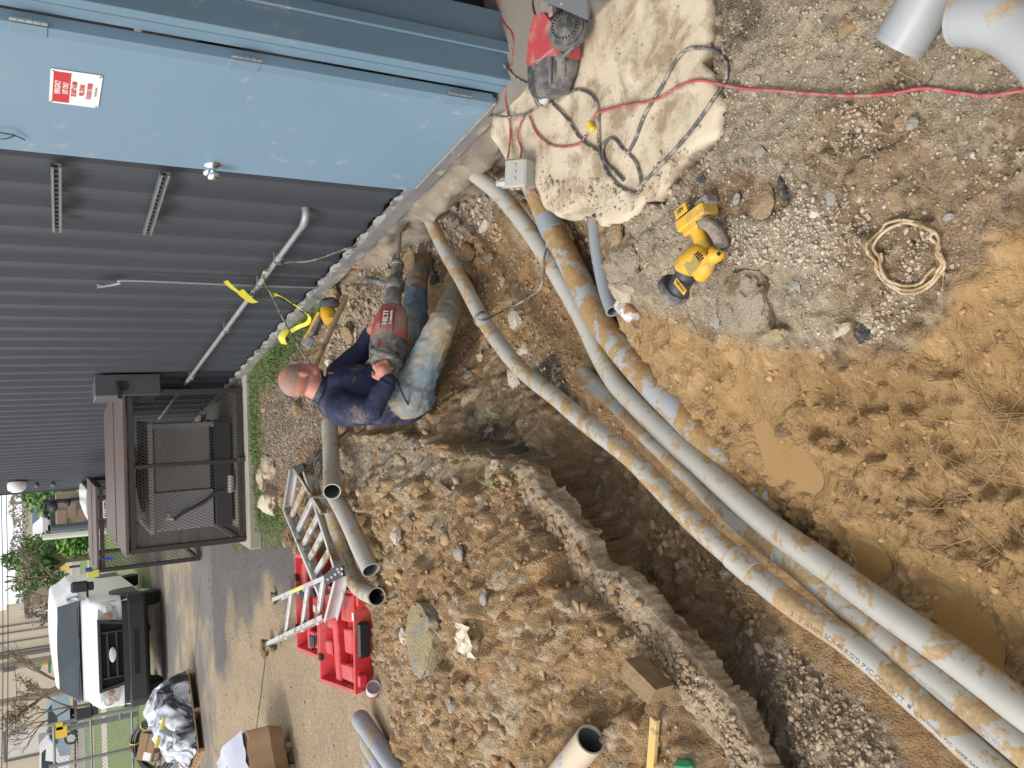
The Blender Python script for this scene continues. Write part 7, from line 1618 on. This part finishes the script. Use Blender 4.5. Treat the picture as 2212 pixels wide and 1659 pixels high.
# bumper, lower valance
HB0 = HB
mb = MB(); mb.loft([[Vector((x, y, z)) for x, y in ((-.99, .55), (-1.0, .12), (-.85, -.02), (-.4, -.08), (.4, -.08), (.85, -.02), (1.0, .12), (.99, .55))] for z in (HB+.30, HG0+.02)], close=False, caps=False)
mk('upper_bumper', mb, vb, vt, world=False, smooth=30)
mb = MB(); mb.loft([[Vector((x, y+dy, z)) for x, y in ((-.99, .55), (-1.01, .10), (-.86, -.06), (-.4, -.12), (.4, -.12), (.86, -.06), (1.01, .10), (.99, .55))] for z, dy in ((HB-.02, .06), (HB+.03, .0), (HB+.27, -.0), (HB+.30, .05))], close=False, caps=False); bu = mk('bumper', mb, vb, vt, world=False, smooth=30)
mb = MB(); mb.box((0, -.115, HB+.17), (.80, .02, .10), None, .02); mk('air_slot', mb, M('slot_black', (.01, .01, .01)), bu, world=False)
mb = MB(); mb.box((0, 1.2, .34), (1.6, 1.8, .12)); mk('underbody', mb, M('underside', (.015, .015, .015), rough=.9), vt, world=False)
mb = MB(); mb.box((0, .35, .30), (.9, .06, .06)); mb.box((.3, .5, .27), (.08, .3, .08)); mk('axle', mb, M('underside', (.015, .015, .015), rough=.9), vt, world=False)
# ================================================================== STREET AND FAR BUILDINGS
GZ = float(lotz(30))            # level of the street
def g(X, Y, z=None): return at(X, Y, GZ if z is None else z)
def quad(name, x0, x1, X0, X1, dz, mat, lab=None):
    """a level strip of the far ground between two picture heights"""
    y0 = g(X0, 1350).y; y1 = g(X1, 1350).y; mb = MB(); mb.add([(x0, y0, GZ+dz), (x1, y0, GZ+dz), (x1, y1, GZ+dz), (x0, y1, GZ+dz)], [(0, 1, 2, 3)])
    return tag(mk(name, mb, mat, smooth=0), kind='structure')
sidew = M('pale_path', (.40, .36, .30), (.34, .30, .25), .8, .9); beige = M('beige_lot', (.33, .285, .225), (.28, .24, .19), .3, .9)
quad('grass', -60, 60, 340, 165, .004, grassm)
quad('road', -60, 60, 178, 160, .012, roadm)
quad('path', -60, 4, 226, 214, .012, sidew); quad('path', -60, 60, 197, 193, .012, beige)
quad('parking_lot', -110, 80, 160, 120, .008, beige)
quad('road', -300, 300, 120, 92, .008, M('far_road', (.24, .225, .2), rough=.9))
bwall = M('beige_wall', (.54, .475, .375), (.50, .44, .345), .25, .85); jo = M('joint_dark', (.13, .12, .11), rough=.8); roofg = M('roof_grey', (.3, .29, .27), rough=.8)
def fbuild(x0, x1, y0, y1, z0, z1):      # its right side runs straight away from the street corner
    k = y1/y0; mb = MB(); mb.prism([(x0, y0, z0), (x1, y0, z0), (x1*k-.2, y1, z0), (x0*k, y1, z0)], (0, 0, z1-z0)); return mb
def fbox(x0, x1, y0, y1, z0, z1): mb = MB(); mb.box(((x0+x1)/2, (y0+y1)/2, (z0+z1)/2), (x1-x0, y1-y0, z1-z0)); return mb
# warehouse that fills the left end of the view
wy = g(150, 1500).y; wx1 = aty(60, 1311, wy).x
t = thing('warehouse', (wx1-30, wy, GZ), 'large beige warehouse with vertical wall joints behind the van', 'building')
mk('wall', fbuild(wx1-75, wx1, wy, wy+40, GZ, GZ+9.5), bwall, t, smooth=0); mk('roof', fbuild(wx1-75.2, wx1+.1, wy-.2, wy+40, GZ+9.5, GZ+9.9), roofg, t, smooth=0)
for Y in (1346, 1361, 1381, 1401): x = aty(60, Y, wy).x; mk('wall_joint', fbox(x-.035, x+.035, wy-.05, wy+.01, GZ, GZ+9.5), jo, t, smooth=0)
x = aty(60, 1402, wy).x; mk('downpipe', fbox(x-.32, x-.12, wy-.2, wy+.01, GZ, GZ+9.5), jo, t, smooth=0)
def fdoor(Y0, Y1, X0, col_, nm='door', win=None):
    a = aty(X0, Y0, wy); b = aty(X0, Y1, wy); d = mk(nm, fbox(b.x, a.x, wy-.06, wy+.02, GZ, a.z), col_, t, smooth=0)
    mk('frame', fbox(b.x-.15, b.x, wy-.1, wy, GZ, a.z+.15), jo, d, smooth=0); mk('frame', fbox(b.x, a.x+.15, wy-.1, wy, a.z, a.z+.15), jo, d, smooth=0)
    if win: p, q = aty(win[0], win[2], wy), aty(win[1], win[3], wy); mk('pane', fbox(q.x, p.x, wy-.1, wy-.055, q.z, p.z), M('pane_grey', (.28, .29, .3), rough=.3), d, smooth=0)
dw = M('door_white', (.58, .55, .53), rough=.7)
fdoor(1585, 1640, 13, dw, 'roller_door', (83, 110, 1586, 1603)); fdoor(1318, 1330, 62, dw, 'door'); 
a = aty(52, 1312, wy); mk('awning', fbox(aty(52, 1326, wy).x, a.x+.3, wy-.6, wy, a.z, a.z+.9), bwall, t, smooth=0)
# two lower buildings to the right of the warehouse
def lowb(name, lab, X0, X1, Y0, Y1, yd, cm, rim=True):
    a = aty(X0, Y0, yd); b = aty(X1, Y1, yd); t = thing(name, ((a.x+b.x)/2, yd, GZ), lab, 'building'); mk('wall', fbuild(b.x, a.x, yd, yd+14, GZ, a.z), cm, t, smooth=0)
    if rim: mk('roof', fbuild(b.x-.2, a.x+.2, yd-.3, yd+14, a.z, a.z+.3), roofg, t, smooth=0)
    return t, a, b
y2 = g(122, 1270).y; tb, a2, b2 = lowb('office_building', 'low beige building between the tree and the warehouse', 58, 120, 1246, 1310, y2, bwall)
mk('door', fbox(aty(100, 1308, y2).x, aty(100, 1302, y2).x, y2-.1, y2, GZ, aty(100, 1302, y2).z), dw, tb, smooth=0)
y3 = g(108, 1180).y; lowb('shed_building', 'pale far building left of the green tree in the distance', 66, 110, 1168, 1200, y3, M('pale_wall', (.56, .52, .44), rough=.8))
y4 = g(100, 1140).y*1.1; tr, _, _ = lowb('red_building', 'small reddish far building behind the white sign post', 76, 95, 1152, 1170, y4, M('red_wall', (.42, .16, .09), rough=.8))
mk('white_panel', fbox(aty(80, 1164, y4).x, aty(80, 1158, y4).x, y4-.3, y4, GZ, aty(80, 1158, y4).z+.5), dw, tr, smooth=0)
y5 = g(92, 1070).y; lowb('white_building', 'low white far building beside the wall corner', 80, 97, 1066, 1092, y5, M('white_wall', (.62, .60, .56), rough=.8))
p = aty(105, 1082, y3*.75); mb = MB(); mb.ico(p, 11*(p-CAM).length/FOC, 3, (1, .8, .95)); o = single('water_tank', mb, M('tank_cream', (.66, .60, .48), rough=.6), 'cream domed tank in the distance beside the charcoal wall', 'tank')
mb = MB(); mb.cyl((p.x, p.y, GZ), p, .25, n=12); mk('tank_leg', mb, M('rust', (.3, .15, .07), rough=.8), o)
lowb('ochre_shed', 'ochre far shed beyond the cream tank', 78, 92, 1064, 1094, y4*1.05, M('ochre', (.36, .27, .12), rough=.8))
# tan brick enclosure with a dark gate post beyond the cages
y6 = 20.5; a = aty(120, 1066, y6); b = aty(196, 1136, y6)
t = thing('brick_enclosure', ((a.x+b.x)/2, y6, GZ), 'tan brick wall seen over the far cage between dark posts', 'wall')
brk = M('tan_brick', (.46, .33, .24), (.40, .28, .2), 3, .85); mk('wall', fbox(b.x, a.x, y6, y6+.2, GZ, a.z), M('mortar', (.36, .29, .23), rough=.9), t, smooth=0)
bw_, bh_ = .42, .19; r = 0; z = aty(196, 1100, y6).z-.3; me_b = None
while z < a.z-bh_:
    x = b.x+(bw_/2 if r % 2 else 0)
    while x+bw_ <= a.x+.001:
        if me_b is None: o = mk('brick', fbox(x+.008, x+bw_-.012, y6-.02, y6+.03, z+.008, z+bh_-.006), brk, t, smooth=0); me_b = o.data; bx0, bz0 = x, z
        else: o = bpy.data.objects.new('brick', me_b); COL.objects.link(o); o.parent = t; o.location = (x-bx0, random.uniform(-.008, .008), z-bz0)
        x += bw_
    z += bh_; r += 1
for Y, w in ((1139, .09), (1081, .05)): q = aty(150, Y, y6-.3); mb = MB(); mb.cyl((q.x, q.y, GZ), (q.x+.0, q.y, aty(110 if w > .06 else 118, Y, y6-.3).z), w, n=10); mk('post', mb, M('post_grey', (.13, .145, .16), rough=.6), t)
mk('rail', fbox(b.x, a.x, y6-.3, y6-.2, a.z+.02, a.z+.12), dkm, t)
# white car just behind the cage, its roof and windscreen show
def car(P, rz, label, colm, L=4.4, Wd=1.75, H=1.42, cat='car', name='parked_car', group='cars far beyond the lot'):
    t = thing(name, P, label, cat, group, rz=rz); hw = Wd/2
    prof = [(-L/2, .35), (-L/2, .70), (-L/2+.15, .82), (-L*.22, .90), (-L*.08, H-.04), (L*.1, H), (L*.28, H-.08), (L*.42, .95), (L/2-.05, .88), (L/2, .55), (L/2, .35)]
    mb = MB(); mb.loft([[Vector((x, s*hw*(k if z > .9 else 1), z)) for x, z in prof] for s, k in ((-1, .80), (-.9, .86), (.9, .86), (1, .80))]); mk('body', mb, colm, t, world=False, smooth=40)
    win = [(-L*.19, .92), (-L*.075, H-.09), (L*.1, H-.06), (L*.265, H-.13), (L*.36, .95)]
    for s in (-1, 1): mb = MB(); mb.prism([(x, s*(hw*.9+.01-.09*(z-.9)), z) for x, z in win], (0, s*.01, 0)); mk('side_window', mb, vg, t, world=False, smooth=0)
    for x in (-L*.31, L*.31):
        for s in (-1, 1):
            mb = MB(); mb.cyl((x, s*(hw-.2), .33), (x, s*(hw+.01), .33), .33, n=18); w_ = mk('wheel', mb, M('tyre', (.018, .018, .019), rough=.8), t, world=False); mb = MB(); mb.cyl((x, s*(hw-.0), .33), (x, s*(hw+.02), .33), .2, n=14); mk('rim', mb, sil, w_, world=False)
    mb = MB(); mb.box((L/2-.03, 0, .72), (.08, Wd*.9, .14)); mk('tail_light', mb, M('tail_red', (.5, .03, .03), rough=.3), t, world=False)
    mb = MB(); mb.box((-L/2+.03, 0, .62), (.08, Wd*.86, .12)); mk('headlight', mb, M('lamp_pale', (.6, .6, .58), rough=.2), t, world=False)
    return t
cw = M('car_white', (.66, .66, .67), rough=.25); cbl = M('car_blue_grey', (.22, .30, .35), rough=.25); cdb = M('car_navy', (.03, .05, .12), rough=.25)
yy = 14.6; ol = [(205, 1058), (187, 1058), (185, 1085), (187, 1108), (192, 1124), (199, 1140), (205, 1140)]
mb = MB(); mb.prism([aty(X, Y, yy) for X, Y in ol], (0, 1.6, 0)); o = single('parked_car', mb, cw, 'low white car end with a curved glass behind the far cage', 'car', 'cars far beyond the lot'); o['group'] = 'cars far beyond the lot'
mb = MB(); mb.prism([aty(X, Y, yy-.01) for X, Y in [(205, 1060), (191, 1060), (189, 1085), (191, 1106), (196, 1121), (202, 1134), (205, 1134)]], (0, .02, 0)); mk('windscreen', mb, vg, o)
q = g(165, 1525); car(Vector((q.x, q.y, GZ)), R_(183), 'blue grey car in the street behind the mirror of the van', cbl)
for X, Y, lab, cm, rz_ in ((108, 1110, 'navy car far away, nearest of the distant row', cdb, 80), (100, 1090, 'dark car in the distant row beside the ochre shed', M('car_dark', (.05, .05, .055), rough=.3), 90), (112, 1148, 'white car far away beside the red building', cw, 120)):
    q = g(X, Y); car(Vector((q.x, q.y, GZ)), R_(rz_), lab, cm)
q = g(163, 1618); tk = car(Vector((q.x, q.y, GZ)), R_(180), 'white pickup truck parked behind the chain link gate', cw, L=6.0, H=1.75, cat='truck', name='pickup_truck')
# yellow notice boards, sign post, street sign, bollards
yb = M('board_yellow', (.72, .48, .04), rough=.6)
for X0, X1, Y0, Y1, yy, lab in ((122, 148, 1184, 1195, 40, 'yellow notice board in front of the green tree'), (132, 150, 1224, 1230, 44, 'narrow yellow board right of the tree trunk')):
    a, b = aty(X0, Y0, yy), aty(X1, Y1, yy); o = single('notice_board', fbox(b.x, a.x, yy, yy+.06, b.z, a.z), yb, lab, 'sign', smooth=0); mb = MB(); mb.cyl(((a.x+b.x)/2, yy+.1, GZ), ((a.x+b.x)/2, yy+.1, a.z), .06, n=8); mk('post', mb, dkm, o)
yy = 30; a = aty(180, 1153, yy); b = aty(92, 1161, yy); mb = MB(); mb.cyl((a.x, yy, GZ), (b.x, yy, b.z), .09, n=10); single('white_post', mb, M('post_white', (.66, .64, .6), rough=.6), 'white post standing on the verge between green bushes', 'post')
yy = 38; a, b = aty(104, 1428, yy), aty(110, 1453, yy); o = single('street_sign', fbox(b.x, a.x, yy, yy+.03, b.z, a.z), M('sign_green', (.01, .16, .10), rough=.5), 'green street name sign on a thin yellow pole behind the van', 'sign', smooth=0)
c_ = aty(83, 1440, yy); mb = MB(); mb.cyl((c_.x, yy+.06, GZ), (c_.x, yy+.06, c_.z+.2), .04, n=8); mk('pole', mb, yb, o); mk('cross_sign', fbox(c_.x-.03, c_.x+.03, yy-.3, yy+.3, a.z+.25, a.z+.42), M('sign_green', (.01, .16, .10), rough=.5), o)
yy = 24; q = aty(168, 1500, yy); mb = MB(); a, b = aty(155, 1480, yy), aty(172, 1500, yy); mb.tube([(a.x, yy, a.z), (b.x, yy, b.z)], .04, 8, smooth=False); single('yellow_guy_guard', mb, yb, 'yellow slanting guy wire guard at the foot of the pole', 'guy guard')
# poles and wires
pwd = M('pole_wood', (.22, .17, .125), (.29, .235, .18), 1.2, .9, bump=.4, bscale=30)
for X, Y, Yt, w, hgt, lab in ((165, 1415, 1431, .20, 11, 'weathered utility pole rising behind the roof of the van'), (172, 1487, 1510, .165, 11, 'brown utility pole beside the bare tree')):
    q = g(X, Y); top = aty(0, Yt, q.y); d = Vector((top.x-q.x, 0, top.z-GZ)); e = Vector((q.x, q.y, GZ))+Vector((0, 0, hgt)); mb = MB(); mb.tube([(q.x, q.y, GZ-.2), e], [w*1.15, w*.85], 12, smooth=False)
    o = single('utility_pole', mb, pwd, lab, 'utility pole', 'utility poles along the street'); mb = MB(); mb.box(e-Vector((0, 0, .8)), (2.2, .12, .12)); mk('cross_arm', mb, pwd, o)
    if w > .18:
        mb = MB(); r = aty(20, 1431, q.y); mb.cyl((r.x-.28, q.y-.1, r.z-.25), (r.x-.28, q.y-.1, r.z+.25), .16, n=12); mk('transformer', mb, M('dark_grey', (.1, .1, .1), rough=.6), o)
def wire(a, b, sag, lab, r=.02):
    a, b = Vector(a), Vector(b); mb = MB(); mb.tube([a.lerp(b, k/12)-Vector((0, 0, sag*4*(k/12)*(1-k/12))) for k in range(13)], r, 5, smooth=False); single('overhead_wire', mb, M('wire_black', (.03, .03, .03), rough=.6), lab, 'wire', 'overhead wires in the sky')
wire(aty(3, 1700, 26), aty(1, 1010, 30), .05, 'highest thin overhead wire along the left border', .012); wire(aty(14, 1700, 26), aty(12, 1020, 30), .05, 'second thin overhead wire under the highest one', .012); wire(aty(0, 1640, 40), aty(28, 1430, 34), .3, 'slanting wire running down to the weathered pole', .012)
wire(aty(5, 1640, 34), aty(52, 1560, 60), .3, 'faint wire crossing in front of the warehouse', .010)
# small far pole with cross arms
q = aty(85, 1083, 110); mb = MB(); top = aty(22, 1083, 110); mb.cyl((q.x, 110, GZ), (q.x, 110, top.z), .16, n=8); o = single('utility_pole', mb, pwd, 'small far utility pole with cross arms against the sky', 'utility pole', 'utility poles along the street'); mb = MB(); mb.box((q.x, 110, top.z-.3), (5, .15, .15)); mb.box((q.x, 110, top.z-1.6), (3, .15, .15)); mk('cross_arm', mb, pwd, o)
# ---- trees
leafm = [M('leaf_mid', (.085, .165, .04), rough=.7), M('leaf_light', (.15, .26, .06), rough=.7), M('leaf_dark', (.05, .11, .03), rough=.7)]
def tree(base, h, crown_c, cr, n, lab, trunk_r=.2, seed=1, leaf=.14, mats=leafm, bare=False, name='tree', cat='tree', group=None, lobes=9):
    rng = random.Random(seed); t = thing(name, base, lab, cat, group); mb = MB(); tips = []
    def limb(p, d, L, r, lev):
        q = p+d*L; mid = p.lerp(q, .5)+Vector((rng.uniform(-.08, .08), rng.uniform(-.08, .08), 0))*L; mb.tube([p, mid, q], [r, r*.8, r*.62], 6, sub=2); tips.append(q)
        if lev == 0: return
        for _ in range(3 if lev > 1 else (4 if bare else 3)):
            a = rng.uniform(0, 6.28); s = rng.uniform(.35, .85); dd = (d+Vector((math.cos(a)*s, math.sin(a)*s, rng.uniform(-.1, .35)))).normalized(); limb(q if rng.random() < .6 else p.lerp(q, .7), dd, L*rng.uniform(.55, .85), r*.6, lev-1)
    limb(Vector(base), Vector((rng.uniform(-.08, .08), 0, 1)).normalized(), h*.32, trunk_r, 4 if bare else 3); mk('trunk', mb, M('bark', (.12, .09, .065), (.18, .14, .10), 4, .95), t, smooth=50)
    cb = MB(); centers = [(Vector(crown_c)+Vector((rng.gauss(0, .42)*cr[0], rng.gauss(0, .42)*cr[1], rng.gauss(0, .42)*cr[2])), rng.uniform(.28, .5)) for _ in range(lobes)]
    if bare: centers = [(q, .10) for q in tips[len(tips)//2:]]
    for i in range(n):
        c, k = rng.choice(centers); v = Vector((rng.gauss(0, 1), rng.gauss(0, 1), rng.gauss(0, 1))).normalized()*(rng.random()**.4)*k; p = c+Vector((v.x*cr[0], v.y*cr[1], v.z*cr[2]))
        a = Vector((rng.gauss(0, 1), rng.gauss(0, 1), rng.gauss(0, 1))).normalized(); b = a.orthogonal().normalized(); s = leaf*rng.uniform(.5, 1.3); mi = rng.choices((0, 1, 2), (5, 3, 3))[0]
        cb.add([p-a*s, p+b*s*.5, p+a*s, p-b*s*.5], [(0, 1, 2, 3)], mi)
    if n: mk('crown', cb, mats, t, smooth=0)
    return t
y_ = 33; c_ = aty(84, 1214, y_); bx_ = aty(160, 1206, y_); tree(Vector((bx_.x, y_, GZ)), 3.4, c_, (1.0, 1.0, 1.0), 3600, 'leafy green tree standing at the kerb beyond the cages', .13, 3, .085, lobes=16)
bm2 = [M('bud_a', (.20, .15, .11), rough=.9), M('bud_b', (.26, .22, .14), rough=.9), M('bud_c', (.14, .10, .08), rough=.9)]
y_ = 27; b_ = aty(176, 1262, y_); tree(Vector((b_.x, y_, GZ)), 3.1, aty(120, 1290, y_), (1.2, 1.2, 1), 500, 'bare brownish young tree between the green tree and the van', .05, 11, .05, bm2, True)
y_ = 29; b_ = aty(150, 1478, y_); tree(Vector((b_.x, y_, GZ)), 4.2, aty(80, 1480, y_), (1.4, 1.2, 1.4), 420, 'bare spring tree with thin branches in front of the warehouse', .08, 23, .05, bm2, True)
y_ = 31; b_ = aty(160, 1520, y_); tree(Vector((b_.x, y_, GZ)), 3.4, aty(80, 1530, y_), (1.4, 1.2, 1.4), 260, 'bare thin tree beside the brown utility pole', .06, 31, .05, bm2, True)
for X, Y, r, lab in ((160, 1150, .55, 'bright green bush left of the white post'), (165, 1168, .6, 'bright green round bush right of the white post'), (110, 1062, .7, 'green bush hard against the far corner lamp')):
    yy = 31 if X > 120 else 26; c = aty(X, Y, yy); mb = MB(); rng = random.Random(int(Y))
    for i in range(900):
        v = Vector((rng.gauss(0, 1), rng.gauss(0, 1), rng.gauss(0, 1))).normalized()*(rng.random()**.35)*r; p = Vector((c.x, yy, max(GZ+.1, c.z)))+v; p.z = max(p.z, GZ); a = Vector((rng.gauss(0, 1), rng.gauss(0, 1), rng.gauss(0, 1))).normalized(); b = a.orthogonal().normalized(); s = rng.uniform(.05, .11); mb.add([p-a*s, p+b*s*.6, p+a*s, p-b*s*.6], [(0, 1, 2, 3)], rng.randint(0, 1))
    single('bush', mb, [M('bush_a', (.11, .24, .03), rough=.7), M('bush_b', (.07, .17, .025), rough=.7)], lab, 'bush', smooth=0)
# far treeline, many bare crowns that read as one mass
mb = MB(); rng = random.Random(9)
for i in range(9000):
    x = rng.uniform(-150, 40); hh = 3.6+1.3*noise.noise(Vector((x*.05, 0, 1)))+1.2*noise.noise(Vector((x*.21, 0, 4))); z = GZ+hh*rng.random()**.6; y = 235+rng.uniform(-8, 8); p = Vector((x, y, z)); a = Vector((rng.gauss(0, 1), rng.gauss(0, .5), rng.gauss(0, 1))).normalized(); b = a.orthogonal().normalized(); s = rng.uniform(.2, .6); mb.add([p-a*s, p+b*s*.3, p+a*s, p-b*s*.3], [(0, 1, 2, 3)], rng.randint(0, 1))
single('woodland', mb, [M('wood_a', (.16, .145, .13), rough=1), M('wood_b', (.12, .12, .10), rough=1)], 'grey brown bare woodland along the horizon', None, kind='stuff', smooth=0)
# ---- chain link gate at the left
gm = M('gate_steel', (.22, .235, .25), (.28, .29, .29), 5, .5, .4, dirt=(.25, .11, .05), amt=.16, dscale=3)
gy = g(300, 1534).y
def gp(X, Y): return aty(X, Y, gy)
t = thing('chain_link_gate', (gp(290, 1534).x, gy, GZ), 'grey chain link gate on thick posts at the edge of the lawn', 'gate')
xp = gp(200, 1548).x; z1 = gp(103, 1563).z; x2 = gp(200, 1636).x
for x, w, nm in ((xp, .045, 'post'), (x2, .045, 'post')): mb = MB(); mb.cyl((x, gy, GZ), (x, gy, z1), w, n=10); mk(nm, mb, gm, t)
mb = MB(); mb.cyl((xp-.22, gy+.2, GZ), (xp-.22, gy+.2, z1+.02), .07, n=12); mk('post', mb, gm, t)
zl = gp(296, 1540).z+.12
for z in (z1-.12, zl, (z1+zl)/2): mb = MB(); mb.cyl((xp, gy, z), (x2-6, gy, z), .03, n=8); mk('rail', mb, gm, t)
for z in (z1-.3, z1-.9, zl+.25): mb = MB(); mb.cyl((xp-.22, gy+.12, z), (xp, gy, z), .035, n=8); mk('hinge', mb, gm, t)
mb = MB(); expanded(mb, Vector((x2-6, gy, zl)), Vector((1, 0, 0)), Vector((0, 0, 1)), xp-x2+6, z1-.12-zl, .09, .09, .003); mk('chain_link', mb, gm, t, smooth=0)
for X, Y, s in ((132, 1578, 1), (128, 1566, .6)):
    q = gp(X, Y); single('gate_box', fbox(q.x-.13*s, q.x+.13*s, gy-.12, gy-.05, q.z-.12*s, q.z+.12*s), yb, 'yellow box on the top of the chain link gate, %s' % ('larger one' if s == 1 else 'smaller one'), 'box', smooth=0)
# mown verge tufts and a dirt heap beyond the van
mb = MB(); q = at(335, 1535, float(lotz(17))); mb.ico(q, 1, 4, (.9, .5, .14), None, .3); single('earth_heap', mb, RM['brown'], 'low brown earth heap beside the front wheel of the van', 'heap')
# crack lines across the lot
for X0, Y0, X1, Y1 in ((418, 1250, 398, 1560), (590, 1400, 560, 1659)):
    a, b = [Vector((q.x, q.y, float(lotz(q.y))+.003)) for q in (at(X0, Y0, -.2), at(X1, Y1, -.25))]; mb = MB(); L = [a.lerp(b, k/14)+Vector((0, .02*noise.noise(Vector((k*.7, X0, 0))), 0)) for k in range(15)]
    for p in L: p.z = max(gh(p.x, p.y)+.004, float(lotz(p.y))+.004)
    v = []; [v.extend((p-Vector((0, .008, 0)), p+Vector((0, .008, 0)))) for p in L]; mb.add(v, [(2*i, 2*i+1, 2*i+3, 2*i+2) for i in range(14)]); tag(mk('pavement_crack', mb, M('crack', (.06, .05, .04), rough=1), smooth=0), kind='structure')
bpy.context.view_layer.update()
print('objects', len(bpy.data.objects), 'tris', sum(len(o.data.polygons) for o in bpy.data.objects if o.type == 'MESH'))
